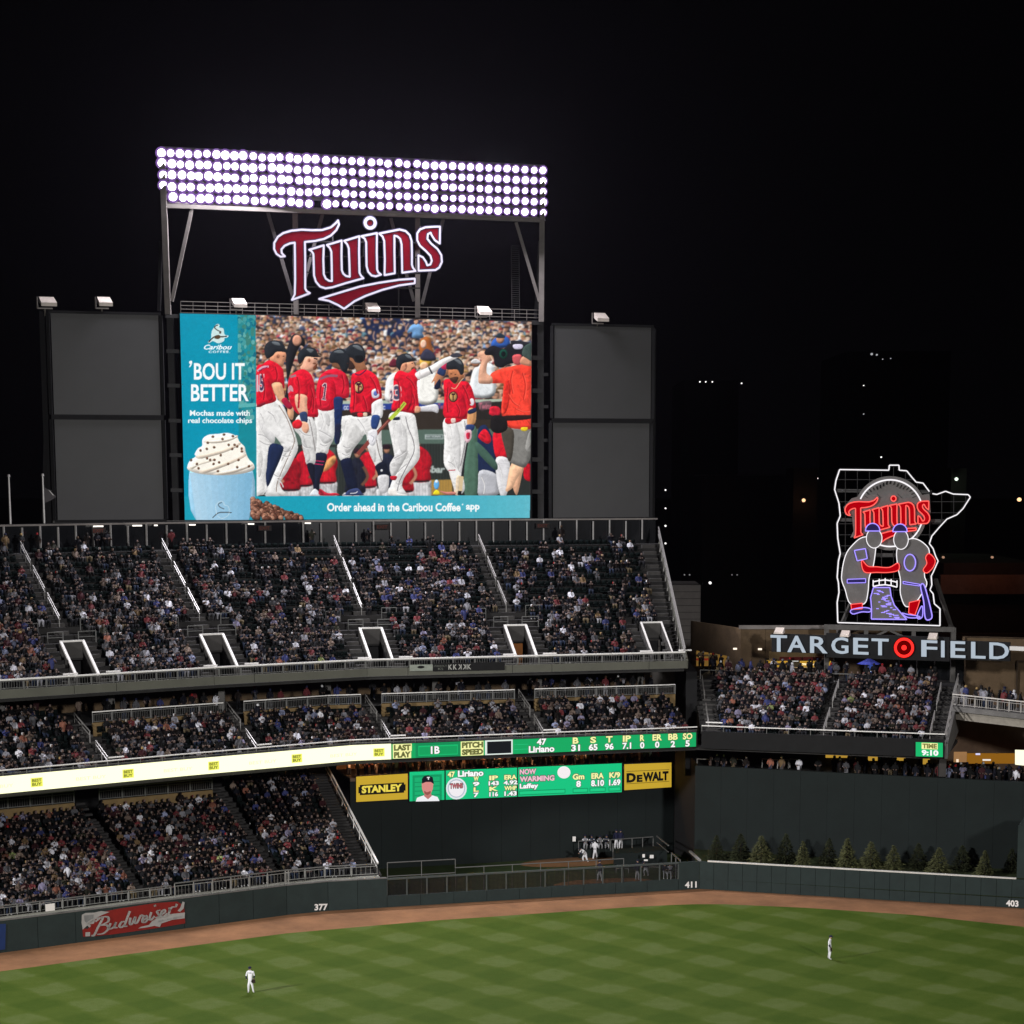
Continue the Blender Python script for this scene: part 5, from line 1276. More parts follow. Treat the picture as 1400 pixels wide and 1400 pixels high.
player(RED, [
 ('s', 'B', [(440, 60), (560, 60), (620, 200), (610, 400), (600, 520), (520, 525), (500, 400), (460, 260), (400, 180)], (214, 212, 210)),
 ('s', 'B', [(470, 200), (520, 330), (560, 460), (520, 500), (480, 350)], PSH), ('l', 'B', [(548, 95), (575, 220), (605, 400)], (110, 100, 100), 0.8),
 ('s', 'B', [(525, 525), (590, 525), (600, 640), (590, 720), (555, 640)], (24, 26, 42)),
 ('s', 'A', [(480, 480), (510, 410), (560, 400), (620, 400), (625, 440), (600, 520), (570, 545), (500, 560), (460, 510)], (222, 162, 136)),
 ('s', 'A', [(590, 500), (625, 470), (612, 525), (585, 530)], (110, 60, 40)), ('l', 'A', [(590, 420), (625, 430)], (40, 36, 40), 1.8),
 ('s', 'A', [(440, 450), (440, 380), (490, 325), (550, 312), (610, 335), (630, 385), (660, 405), (600, 412), (520, 405), (490, 440), (460, 475)], HLM), ('s', 'A', [(520, 330), (590, 340), (560, 370)], HHI),
 ('s', 'A', [(350, 620), (400, 560), (480, 525), (550, 560), (590, 640), (610, 800), (635, 960), (590, 985), (450, 960), (380, 880), (345, 760)], (206, 24, 46)),
 ('s', 'A', [(540, 640), (580, 740), (560, 900), (520, 900), (530, 760)], DRED),
 ('s', 'A', [(400, 600), (500, 600), (535, 700), (520, 780), (410, 770)], RED),
 ('s', 'A', [(415, 770), (520, 780), (525, 870), (530, 960), (470, 970), (420, 880)], (226, 170, 140)), ('s', 'A', [(455, 950), (520, 935), (530, 1030), (480, 1035)], (46, 62, 96)),
 ('s', 'B', [(470, 120), (530, 130), (545, 190), (520, 230), (480, 200)], (228, 170, 140)),
 ('s', 'B', [(385, 130), (440, 95), (480, 130), (460, 180), (400, 180)], (206, 34, 46)),
 ('t', 'A', (393.5, 401.5, 527, 551), (206, 150, 160), '18' if False else '9', 0.08), ('l', 'A', [(365, 600), (420, 585)], (170, 120, 130), 3.2),
], 9.6)
player(RED, [
 ('s', 'B', [(40, -120), (120, -120), (230, -100), (300, -30), (345, 70), (400, 200), (440, 365), (400, 470), (335, 600), (270, 700), (290, 770), (335, 825), (130, 825), (140, 765), (215, 600), (290, 420), (280, 340), (215, 260), (210, 340), (170, 450), (140, 560), (130, 700), (140, 800), (60, 825), (40, 820)], PNT),
 ('s', 'B', [(60, 110), (130, 170), (215, 255), (205, 330), (160, 300), (90, 200)], PSH), ('s', 'B', [(290, 330), (370, 360), (330, 420), (280, 500), (295, 420)], PSH),
 ('s', 'B', [(60, 420), (100, 440), (90, 600), (60, 640)], (206, 204, 202)),
 ('l', 'B', [(255, -40), (330, 80), (395, 250), (400, 330), (330, 490), (245, 690), (232, 790)], (120, 96, 80), 0.9),
 ('s', 'B', [(170, 340), (290, 350), (290, 420), (215, 600), (150, 740), (130, 640), (140, 560)], NAVY),
 ('s', 'A', [(190, 390), (240, 358), (318, 366), (322, 430), (305, 455), (300, 492), (270, 505), (225, 480), (170, 440)], (206, 142, 110)), ('s', 'A', [(240, 380), (262, 390), (258, 420), (235, 415)], (176, 112, 84)),
 ('s', 'A', [(120, 375), (120, 310), (155, 265), (215, 248), (275, 262), (310, 300), (322, 332), (378, 355), (350, 366), (240, 358), (200, 395), (150, 425), (130, 405)], HLM), ('s', 'A', [(190, 262), (250, 268), (270, 300), (210, 290)], HHI),
 ('s', 'A', [(42, 520), (100, 478), (160, 440), (230, 465), (275, 500), (300, 545), (310, 690), (295, 705), (275, 655), (190, 665), (205, 740), (230, 825), (130, 862), (42, 865)], RED),
 ('s', 'A', [(150, 620), (185, 700), (200, 800), (160, 830), (130, 740)], DRED),
 ('s', 'A', [(192, 665), (270, 655), (300, 720), (315, 800), (350, 850), (395, 900), (392, 1000), (360, 1000), (335, 940), (335, 900), (265, 830), (215, 750)], (222, 166, 128)),
 ('s', 'A', [(280, 830), (325, 798), (385, 885), (350, 908)], (160, 24, 56)),
 ('s', 'A', [(48, 870), (118, 842), (120, 862), (50, 890)], (120, 30, 44)),
 ('t', 'A', (354.2, 362, 511.5, 536.5), (222, 190, 200), '5', 0.08), ('t', 'A', (355.4, 361, 513.5, 534.5), (70, 60, 90), '5', 0.03), ('t', 'A', (351, 353.6, 513, 536), (222, 190, 200), '1', 0.1),
 ('l', 'A', [(50, 545), (100, 505), (160, 500)], (226, 170, 190), 2.6), ('l', 'A', [(60, 540), (150, 502)], (120, 60, 110), 1.0),
], 10.6)
# cloth folds
FOLD = [('B', [(80, 40), (110, 120), (95, 200)], 0), ('B', [(150, 20), (200, 60), (230, 130)], 0), ('B', [(60, 240), (110, 250), (160, 290)], 0), ('B', [(70, 300), (120, 330), (170, 340)], 0), ('B', [(80, 500), (95, 600), (90, 700)], 0), ('B', [(300, 400), (340, 405), (385, 380)], 0), ('B', [(290, 440), (330, 450), (370, 440)], 0), ('B', [(240, 660), (275, 690), (300, 740)], 0), ('B', [(210, 620), (240, 640), (280, 640)], 0),
 ('B', [(660, 40), (680, 120), (660, 200)], 0), ('B', [(640, 200), (700, 230), (760, 270)], 0), ('B', [(650, 330), (690, 350), (720, 340)], 0), ('B', [(900, 110), (880, 200), (850, 300)], 0), ('B', [(870, 350), (910, 370), (940, 360)], 0), ('B', [(860, 420), (900, 440), (930, 430)], 0), ('B', [(1010, 90), (1060, 160), (1090, 230)], 0),
 ('D', [(80, 120), (60, 240), (70, 340)], 0), ('D', [(120, 60), (140, 160), (150, 280)], 0), ('D', [(60, 470), (120, 440), (180, 400)], 0), ('D', [(100, 600), (140, 560), (190, 520)], 0), ('D', [(80, 700), (110, 720), (140, 700)], 0), ('D', [(600, 160), (620, 300), (610, 420)], 0), ('D', [(640, 460), (660, 540), (690, 600)], 0), ('D', [(580, 500), (620, 520), (650, 560)], 0),
 ('D', [(1060, 520), (1090, 600), (1100, 700)], 0), ('D', [(900, 640), (930, 720), (920, 800)], 0), ('B', [(480, 330), (510, 360), (560, 370)], 0), ('B', [(450, 200), (500, 240), (560, 250)], 0)]
for o, pts, _ in FOLD:
    for k, (dy, c) in enumerate(((0, (176, 173, 174)), (9, (240, 238, 236)))): line(o, [(x, y+dy) for x, y in pts], 1.1-0.3*k, c, 11.2+k*0.05)
for o, pts in (('A', [(90, 560), (120, 700), (110, 820)]), ('A', [(220, 500), (240, 580), (230, 640)]), ('A', [(430, 600), (450, 700), (440, 900)]), ('A', [(560, 700), (590, 820), (580, 940)]), ('A', [(660, 680), (650, 780), (660, 880)]), ('A', [(860, 580), (880, 680), (860, 760)]), ('A', [(970, 640), (980, 780), (970, 920)]), ('A', [(1130, 600), (1170, 660), (1200, 760)]), ('A', [(1060, 780), (1090, 860), (1100, 930)]), ('C', [(100, 640), (120, 760), (110, 900)]), ('C', [(180, 600), (230, 640), (270, 720)]), ('C', [(240, 760), (260, 840), (240, 920)]), ('C', [(580, 700), (570, 820), (580, 940)]), ('C', [(720, 680), (760, 760), (790, 860)]), ('C', [(660, 860), (690, 920), (680, 980)])):
    line(o, pts, 1.5, (150, 12, 30), 11.2); line(o, [(x+9, y) for x, y in pts], 0.9, (228, 50, 66), 11.25)
for pts in ([(1200, 540), (1180, 640), (1200, 760)], [(1290, 560), (1320, 680), (1300, 820)], [(1150, 760), (1200, 840), (1260, 880)], [(1220, 900), (1290, 930), (1360, 930)]): line('C', pts, 1.6, (206, 44, 34), 11.2); line('C', [(x+10, y) for x, y in pts], 1.0, (250, 96, 76), 11.25)
# faces
for o, x, y, w, c in (('A', 300, 402, 9, (96, 60, 48)), ('A', 318, 452, 8, (150, 84, 72)), ('A', 596, 470, 16, (120, 74, 56)), ('A', 915, 470, 10, (60, 36, 30)), ('A', 935, 520, 16, (44, 28, 24)), ('C', 238, 470, 8, (90, 56, 44)), ('C', 240, 515, 12, (104, 66, 50)), ('C', 610, 570, 10, (70, 40, 30)), ('C', 650, 575, 9, (70, 40, 30)), ('C', 632, 620, 14, (90, 50, 42))): oval(o, x, y, w, w*0.55, c, 0)
for o, x, y in (('A', 240, 400), ('A', 545, 440), ('C', 175, 485)): oval(o, x, y, 15, 20, (196, 132, 104), 0); oval(o, x+2, y+2, 7, 11, (150, 92, 70), 0)
SHADE[0] = 0; SHADE[1] = 0
# coffee panel
shape('P', [(245.5, 428), (349.8, 430.6), (351.5, 712), (252.6, 712)], (18, 138, 152), 11.6, False)
rr = random.Random(8)
for i in range(220):
    x = rr.uniform(326, 348); y = rr.uniform(433, 575); oval('P', x, y, rr.uniform(1.5, 4), rr.uniform(2, 5), rr.choice([(40, 140, 146), (20, 120, 140), (70, 156, 158), (96, 170, 168), (12, 106, 128), (60, 130, 120)]), 11.62+i*0.0003, 7)
shape('P', [(326, 553), (350, 551), (350, 556), (326, 558)], (90, 176, 176), 11.72, False)
shape('P', [(245.5, 428), (325, 429.8), (328, 712), (252.6, 712)], TEAL, 11.75, False)
shape('P', [(252, 679), (727, 677.5), (725, 709), (252.6, 712)], (24, 158, 182), 11.8, False)
for i in range(24):                        # the printed strip pales towards its right end
    t = i/23; x = 430+i*12.5; c = tuple(int(a+(b-a)*t) for a, b in zip((24, 158, 182), (96, 186, 202)))
    shape('P', [(x, 678.6-t*1.0), (x+12.8 if i < 23 else 727, 678.5-t*1.0), (x+12.8 if i < 23 else 727, 710.2-t*1.5), (x, 710.4-t*1.5)], c, 11.83, False)
ptext('Order ahead in the Caribou Coffee', 447.5, 630, 688, 699.5, (250, 252, 252), 12.2, 0.03); ptext('app', 637.5, 656, 690.5, 700, (250, 252, 252), 12.2, 0.03); oval('P', 632.8, 690, 1.1, 1.1, (230, 244, 246), 12.2)
ptext("BOU IT", 265.5, 335, 496.5, 519.8, (252, 254, 254), 12.2, 0.022); shape('E', [(168, 606), (200, 604), (198, 640), (178, 675), (166, 672), (180, 640), (168, 632)], (252, 254, 254), 12.2)
ptext('BETTER', 261.5, 340.5, 525.5, 548.8, (252, 254, 254), 12.2, 0.022)
ptext('Mochas made with', 260, 342, 561.3, 568.8, (250, 254, 254), 12.2, 0.028); ptext('real chocolate chips', 257.5, 345, 571.5, 581, (250, 254, 254), 12.2, 0.028)
ptext('Caribou', 279, 317.5, 471.5, 478.3, (240, 250, 252), 12.2, 0.03, 0.35); ptext('COFFEE.', 285.5, 315, 479.8, 483, (236, 248, 250), 12.2, 0.03, 0, 1.3)
shape('E', [(470, 185), (505, 158), (532, 175), (525, 200), (575, 215), (590, 285), (635, 300), (620, 325), (590, 330), (580, 365), (515, 392), (450, 365), (405, 390), (390, 370), (425, 335), (435, 250), (455, 215)], (206, 232, 230), 12.1)
line('E', [(512, 172), (480, 185), (470, 205), (505, 235), (540, 250)], 1.3, (52, 46, 44), 12.3); line('E', [(540, 245), (535, 275)], 2.6, (70, 58, 50), 12.3); line('E', [(398, 378), (450, 325), (510, 298), (540, 312), (618, 308)], 1.6, (50, 44, 42), 12.3); shape('E', [(470, 320), (510, 290), (545, 310), (520, 338), (480, 336)], (86, 66, 44), 12.35)
# cup with whipped cream
SHADE[0] = 0.3
shape('G', [(150, 505), (300, 560), (600, 565), (825, 500), (782, 1022), (222, 1026)], (150, 196, 222), 12.1)
for i in range(10):
    t = i/9; c = tuple(int(a+(b-a)*t) for a, b in zip((176, 212, 234), (122, 178, 210))); shape('G', [(155+(t*660), 520), (155+((t+0.11)*660 if i < 9 else 668), 520), (225+((t+0.11)*556 if i < 9 else 558), 1024), (225+t*556, 1025)], c, 12.13, False)
shape('G', [(130, 440), (160, 385), (215, 345), (205, 320), (240, 260), (285, 230), (290, 160), (350, 115), (450, 105), (560, 95), (650, 130), (685, 190), (735, 240), (750, 300), (780, 370), (835, 430), (830, 490), (700, 530), (480, 545), (260, 530), (140, 490)], (246, 238, 226), 12.4)
for pts, c in (([(260, 500), (450, 430), (640, 370), (740, 320), (745, 345), (600, 420), (420, 490), (300, 525)], (226, 210, 192)), ([(220, 340), (380, 300), (560, 250), (680, 200), (690, 222), (560, 290), (400, 340), (260, 370)], (228, 212, 194)), ([(300, 190), (420, 170), (560, 150), (650, 120), (660, 140), (560, 185), (420, 205)], (232, 218, 202)), ([(400, 530), (600, 480), (800, 430), (810, 450), (640, 515), (500, 540)], (228, 214, 198)), ([(160, 450), (300, 400), (420, 370), (380, 400), (250, 440), (180, 480)], (236, 224, 208))):
    shape('G', pts, c, 12.45)
for x, y in ((400, 135), (518, 112), (612, 130), (502, 160), (345, 200), (568, 222), (630, 222), (658, 240), (335, 265), (413, 248), (268, 282), (606, 266), (706, 262), (708, 292), (484, 332), (338, 365), (370, 382), (672, 383), (466, 408), (230, 425), (407, 425), (562, 425), (248, 472), (658, 460), (783, 450), (453, 502), (416, 382), (168, 384)):
    oval('G', x, y, 15, 13, (96, 64, 44), 12.5, 8, rr.uniform(0, 3)); oval('G', x-4, y-4, 6, 5, (140, 100, 76), 12.53, 6)
line('G', [(495, 835), (460, 850), (470, 880), (520, 905)], 1.1, (74, 84, 92), 12.4); line('G', [(395, 1000), (450, 950), (500, 940), (600, 942)], 1.4, (74, 84, 92), 12.4); line('G', [(440, 960), (430, 870), (480, 820), (515, 835), (520, 860), (565, 880), (570, 960), (500, 1005), (450, 980)], 0.5, (220, 236, 240), 12.42)
for i in range(150):
    t = rr.random(); x = 800+t*540; ymin = 800+(t**1.2)*205; y = ymin+(1012-ymin)*(i/150)+rr.uniform(-8, 8); y = min(y, 1008)
    c = rr.choice([(120, 78, 62), (92, 56, 44), (140, 98, 80), (160, 114, 92), (104, 66, 52)])
    if x < 826: x = 826
    oval('G', x, y, 33, 29, tuple(int(v*0.5) for v in c), 12.2+i*0.004, 10, rr.uniform(0, 3)); oval('G', x-2, y-4, 28, 23, c, 12.202+i*0.004, 10, rr.uniform(0, 3)); oval('G', x-8, y-9, 9, 6, tuple(min(255, v+40) for v in c), 12.204+i*0.004, 7)
GRID = CAN[:CH_//2*2, :CW_//2*2].reshape(CH_//2, 2, CW_//2, 2, 3).mean((1, 3))
GRID = np.clip(GRID*(1+0.018*GRAIN[:CH_//2*2:2, :CW_//2*2:2, None]), 0, 1)
lin = np.where(GRID <= 0.04045, GRID/12.92, ((GRID+0.055)/1.055)**2.4).astype(np.float32)
gh, gw = lin.shape[:2]; cell = 2/PS
XX = PX0+(np.arange(gw+1))*cell; YY = PY0+(np.arange(gh+1))*cell
c0, c1 = int((245.9-PX0)/cell), int((727.6-PX0)/cell); r0_, r1_ = int((428.2-PY0)/cell), int((711.4-PY0)/cell)
def grid_pts(xs, ys, f):
    X, Y = np.meshgrid(xs, ys)
    A_ = np.array(SCR_A)+np.array([NS.x, NS.y])*f; dx, dy = SCR_B[0]-SCR_A[0], SCR_B[1]-SCR_A[1]
    a = (X-CX)/F_PX; b = (CY-Y)/F_PX; d0 = a; d1 = CP+b*SP; d2 = -SP+b*CP
    t = (A_[0]*dy-A_[1]*dx)/(d0*dy-d1*dx)
    return np.stack([d0*t, d1*t, CAM_H+d2*t], -1)
Yc = YY[r0_:r1_+1]; Xc = XX[c0:c1+1]
LX = 245.9+(Yc-428.5)*0.0241; RX = 727.4-(Yc-440)*0.0097; TOPY = 428.5+(Xc-245.8)*0.02386; BOTY = 711.3-(Xc-252.6)*0.00698
XM = np.clip(np.broadcast_to(Xc, (len(Yc), len(Xc))), LX[:, None], RX[:, None]); YM = np.clip(np.broadcast_to(Yc[:, None], (len(Yc), len(Xc))), TOPY[None, :], BOTY[None, :])
dx, dy = SCR_B[0]-SCR_A[0], SCR_B[1]-SCR_A[1]; A_ = (SCR_A[0]+NS.x*0.04, SCR_A[1]+NS.y*0.04)
d0 = (XM-CX)/F_PX; bb = (CY-YM)/F_PX; d1 = CP+bb*SP; d2 = -SP+bb*CP; tt = (A_[0]*dy-A_[1]*dx)/(d0*dy-d1*dx)
VV = np.stack([d0*tt, d1*tt, CAM_H+d2*tt], -1)-np.array(WL[vb.name])
nh, nw = VV.shape[:2]; ii = np.arange(nh*nw).reshape(nh, nw)
QF = np.stack([ii[1:, :-1], ii[1:, 1:], ii[:-1, 1:], ii[:-1, :-1]], -1).reshape(-1, 4)
me = bpy.data.meshes.new('display'); me.vertices.add(nh*nw); me.vertices.foreach_set('co', VV.astype(np.float32).ravel())
me.loops.add(len(QF)*4); me.loops.foreach_set('vertex_index', QF.astype(np.int32).ravel()); me.polygons.add(len(QF)); me.polygons.foreach_set('loop_start', np.arange(0, len(QF)*4, 4, dtype=np.int32)); me.update(calc_edges=True)
VC = lin[np.clip(np.arange(r0_, r1_+1), 0, gh-1)][:, np.clip(np.arange(c0, c1+1), 0, gw-1)]
at_c = me.attributes.new('Col', 'FLOAT_COLOR', 'POINT'); at_c.data.foreach_set('color', np.concatenate([VC, np.ones(VC.shape[:2]+(1,), dtype=np.float32)], -1).astype(np.float32).ravel())
me.materials.append(mat_vc('video_leds', emit=1.0)); link('display', me, vb)
# ------------------------------------------------------------------ side panels and steel frame of the board
M_PANEL = mat('dark_panel', (0.07, 0.07, 0.072), 0.55, var=0.1, scale=0.12)
for (x0, x1, z0, z1, lab) in ((69, 215, 40.75, 49.66, 'upper left'), (78, 223.8, 31.32, 40.3, 'lower left'), (756, 889, 40.75, 49.5, 'upper right'), (756, 887.5, 31.2, 40.3, 'lower right')):
    a = vp(x0 if z0 < 35 else x0+2, 640, 0.05); b = vp(x1+(3 if x1 < 220 else 0), 640, 0.05)
    if x0 < 100:
        a = vp(79, 711, 0.05) ; b = vp(223.8, 709.5, 0.05)
    a.z = z0; b.z = z0
    t = thing('blank_sign_panel', (a+b)/2, 'blank dark grey square panel at the %s of the lit video board' % lab, 'sign panel', 'blank panels beside the video board')
    h = z1-z0
    m = MB(); m.hexa([a, b, b-NS*0.5, a-NS*0.5]+[v+Vector((0, 0, h)) for v in (a, b, b-NS*0.5, a-NS*0.5)]); m.build('panel_face', M_PANEL, t)
    m = MB(); o_ = 0.25
    A_, B_ = a-ES*o_-NS*0.1, b+ES*o_-NS*0.1
    for p, q in ((A_, B_), (A_+Vector((0,0,h+0.12)), B_+Vector((0,0,h+0.12)))): m.beam(p-Vector((0,0,0.12 if p is A_ else -0.0)), q-Vector((0,0,0.12 if p is A_ else 0)), 0.34, 0.24)
    m.beam(A_, A_+Vector((0,0,h)), 0.3); m.beam(B_, B_+Vector((0,0,h)), 0.3)
    m.build('panel_edge', M_BLACK, t)
frame = thing('board_scaffold', (-17, 199, 30), 'dark steel frame carrying the video board and its four blank side panels', 'frame')
def fb(name, x0, y0, x1, y1, w, mt=M_STEELD, back=0.6, h=None):
    m = MB(); m.beam(vp(x0, y0, -back), vp(x1, y1, -back), w, h); return m.build(name, mt, frame)
fb('base_beam', 72, 714.5, 752, 712.5, 0.36, mat('frame_grey', (0.06, 0.058, 0.056), 0.6), 0.1); fb('base_beam', 745, 712, 893, 711.5, 0.36, MATS['frame_grey'], 0.1)
fb('mast', 232.5, 432, 241.5, 716, 0.55, back=0.9); fb('mast', 739, 440, 739.5, 745, 0.6, back=0.9); fb('mast', 571, 712, 571, 745, 0.6, MATS['frame_grey'], 0.6); fb('mast', 408, 712, 408, 722, 0.5, back=0.6)
fb('mast', 240, 716, 241, 748, 0.55, MATS['frame_grey'], 0.6); fb('mast', 58, 425, 68, 716, 0.5, M_BLACK); fb('mast', 895, 450, 893, 714, 0.3, M_BLACK)
for y in (432, 480, 527, 575, 622, 670): fb('bracket', 226+(y-432)*0.03, y, 247+(y-432)*0.026, y+0.5, 0.34)
for y in (441, 489, 534, 581, 628, 672): fb('bracket', 727, y, 741, y+0.6, 0.4); 
for y in (512, 556, 602, 640): fb('bracket', 741, y, 749, y, 0.3)
for a, b in ((455, 470), (500, 512), (545, 556)): fb('brace', 735, a, 739, b+14, 0.12)
m = MB()                                   # service walk with railings on top of the board
for y in (412, 417.5, 422.5, 427.5):
    m.beam(vp(247, y, -0.8), vp(738, y+12, -0.8), 0.06)
for i in range(30):
    x = 247+i*16.9; m.beam(vp(x, 412+(x-247)*0.0245, -0.8), vp(x, 428+(x-247)*0.0245, -0.8), 0.06)
m.build('walkway_railing', M_STEEL, frame)
m = MB()
for x in (699, 709.5): m.beam(vp(x, 335, -1.2), vp(x+1, 435, -1.2), 0.07)
for i in range(34): m.beam(vp(699, 336+i*2.9, -1.2), vp(709.5, 336.3+i*2.9, -1.2), 0.05)
m.build('ladder', M_STEELD, frame)
m = MB(); m.beam(vp(60, 712, -0.5), vp(66, 424, -0.5), 0.3); m.build('mast', M_BLACK, frame)

# lamps standing on top of the board
for i, (x, y, s, place) in enumerate(((65, 412, 1.15, 'over the far left top corner'), (143, 412, 1, 'over the upper left blank panel'), (327, 414, 1, 'above the coffee panel of the video board'), (509, 420, 1, 'at the middle of the board top, under the red lettering'), (662, 424.5, 1, 'near the right end of the lit board'), (822, 433.5, 1, 'over the upper right blank panel'))):
    c = vp(x, y, 0.7)
    t = thing('board_top_lamp', c-Vector((0, 0, 0.5)), 'pale boxy floodlight %s' % place, 'floodlight', 'floodlights along the top of the video board')
    m = MB(); dn = (NS-Vector((0, 0, 0.9))).normalized(); up = ES.cross(dn)
    q = c
    top = [q-ES*0.62*s-NS*0.35+Vector((0,0,.42)), q+ES*0.5*s-NS*0.35+Vector((0,0,.42)), q+ES*0.68*s+NS*0.35+Vector((0,0,-.12)), q-ES*0.5*s+NS*0.35+Vector((0,0,-.12))]
    m.hexa([top[0]-Vector((0,0,.5)), top[1]-Vector((0,0,.5)), top[2]-Vector((0,0,.32)), top[3]-Vector((0,0,.32))]+top)
    m.build('lamp_housing', mat('lamp_cream', (0.7, 0.62, 0.56), 0.5), t)
    m = MB(); m.beam(q-ES*0.75*s-NS*0.5+Vector((0,0,-.6)), q-ES*0.75*s-NS*0.5+Vector((0,0,.42)), 0.1); m.beam(q-ES*0.75*s-NS*0.5+Vector((0,0,-.58)), q+ES*0.4*s-NS*0.5+Vector((0,0,-.58)), 0.12); m.beam(q-ES*0.2-NS*0.5+Vector((0,0,-.58)), q-ES*0.2-NS*0.9+Vector((0,0,-1.2)), 0.12)
    m.build('bracket', M_STEEL, t)

# ------------------------------------------------------------------ light tower
tower = thing('light_tower', (-17.4, 199, 50), 'steel light tower with five long rows of blazing white floodlights over the video board', 'light tower')
def tb(name, x0, y0, x1, y1, w, f0=0.0, f1=None, mt=None, h=None):
    m = MB(); m.beam(vp(x0, y0, f0), vp(x1, y1, f0 if f1 is None else f1), w, h); m.build(name, mt or M_STEEL, tower)
tb('post', 222, 215, 230, 430, 0.5); tb('post', 741.5, 240, 740, 440, 0.5)
tb('post', 403.5, 290, 405, 430, 0.45, -0.9); tb('post', 571, 296, 571, 434, 0.45, -0.9)
tb('rear_post', 220, 330, 217.5, 425, 0.3, -2.2, -2.2, M_STEELD); tb('rear_post', 738, 330, 732, 436, 0.3, -2.2, -2.2, M_STEELD)
tb('bottom_beam', 226, 281.5, 741, 301.5, 0.42, 0, None, None, 0.36)
for a, b, c, d, f in ((262.5, 286, 235, 412, 0), (366, 290, 401, 408, -0.9), (441, 293, 410, 408, -0.9), (534, 298, 566, 412, -0.9), (606, 300, 577, 416, -0.9), (705.5, 304, 737.5, 412, 0)): tb('brace', a, b, c, d, 0.3, f, f, M_STEEL if a < 300 or a > 700 else mat('mid_steel', (0.11, 0.1, 0.1), 0.5, 0.2))
for x in (222, 292, 337, 403, 470, 535, 571, 640, 700, 742): tb('rack_post', x, 205+(x-220)*0.047, x+(2 if x < 300 else 0), 284+(x-227)*0.038, 0.16, -0.45)
NCOL = 43
M_LENS = mat_lit('lamp_lens', (1.0, 0.985, 1.0), 14.0)
M_GLARE = mat_lit('lamp_glare', (0.26, 0.13, 0.46), 0.75); M_GLARE_IN = mat_lit('lamp_glare_inner', (0.86, 0.66, 1.0), 0.85)  # lens flare imitated by violet glowing rings around each lens
for r in range(6):                         # added lilac strips imitating the glow between the lamp rows
    m = MB(); yl = 208+(r-0.5)*15.3; yr = 233+(r-0.5)*14.4
    p, q = vp(219+r, yl, -0.35), vp(744.5, yr, -0.35); m.idx([p, q, q+NS*0.34-Vector((0, 0, 0.3)), p+NS*0.34-Vector((0, 0, 0.3)), p+Vector((0, 0, .03)), q+Vector((0, 0, .03)), q+NS*0.34-Vector((0, 0, 0.27)), p+NS*0.34-Vector((0, 0, 0.27))], [(0, 1, 2, 3), (7, 6, 5, 4), (3, 2, 6, 7), (0, 4, 5, 1)])
    m.build('glow_strip', mat('glow_strip_lilac', (0.5, 0.44, 0.56), 0.6), tower)
lampme = None
for r in range(5):
    yl = 208+r*15.3; yr = 233+r*14.4
    tb('rack_rail', 219+r, yl+7.2, 745, yr+7, 0.13, -0.25, None, mat('rack_rail', (0.35, 0.3, 0.33), 0.5))
    for c in range(NCOL):
        if r == 4 and c in (0, 17): continue
        t = c/(NCOL-1); x = 221.3+r*0.9+(742.6-221.3-r*0.9)*t+R.uniform(-1.3, 1.3)*(1.0 if t < 0.75 else 0.3); y = yl+(yr-yl)*t+R.uniform(-1.0, 1.0)*(1.0 if t < 0.75 else 0.3)
        P0 = vp(x, y, 0.25)
        if lampme is None:
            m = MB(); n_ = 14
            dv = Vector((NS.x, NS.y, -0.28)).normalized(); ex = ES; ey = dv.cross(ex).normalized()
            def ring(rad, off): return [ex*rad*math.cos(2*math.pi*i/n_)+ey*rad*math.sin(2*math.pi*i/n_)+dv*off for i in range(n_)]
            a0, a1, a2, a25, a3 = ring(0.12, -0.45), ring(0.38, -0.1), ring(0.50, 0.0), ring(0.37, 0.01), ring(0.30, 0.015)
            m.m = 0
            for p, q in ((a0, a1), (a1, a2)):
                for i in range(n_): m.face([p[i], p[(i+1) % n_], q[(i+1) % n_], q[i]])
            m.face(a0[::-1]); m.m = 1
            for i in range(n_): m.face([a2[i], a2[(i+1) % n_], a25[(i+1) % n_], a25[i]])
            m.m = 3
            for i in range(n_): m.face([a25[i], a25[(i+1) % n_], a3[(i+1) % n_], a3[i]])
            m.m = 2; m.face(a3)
            o = m.build('floodlight', [M_STEELD, M_GLARE, M_LENS, M_GLARE_IN], tower); 
            o.data = o.data
            me = o.data
            co = np.empty(len(me.vertices)*3); me.vertices.foreach_get('co', co); co = co.reshape(-1, 3)+np.array(WL[tower.name]); me.vertices.foreach_set('co', co.ravel())
            lampme = me
        else:
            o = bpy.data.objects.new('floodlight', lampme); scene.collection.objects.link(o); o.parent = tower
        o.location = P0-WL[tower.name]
        k = R.uniform(0.86, 1.1)*(1.06 if t < 0.45 else 0.93); o.scale = (k, k, k)

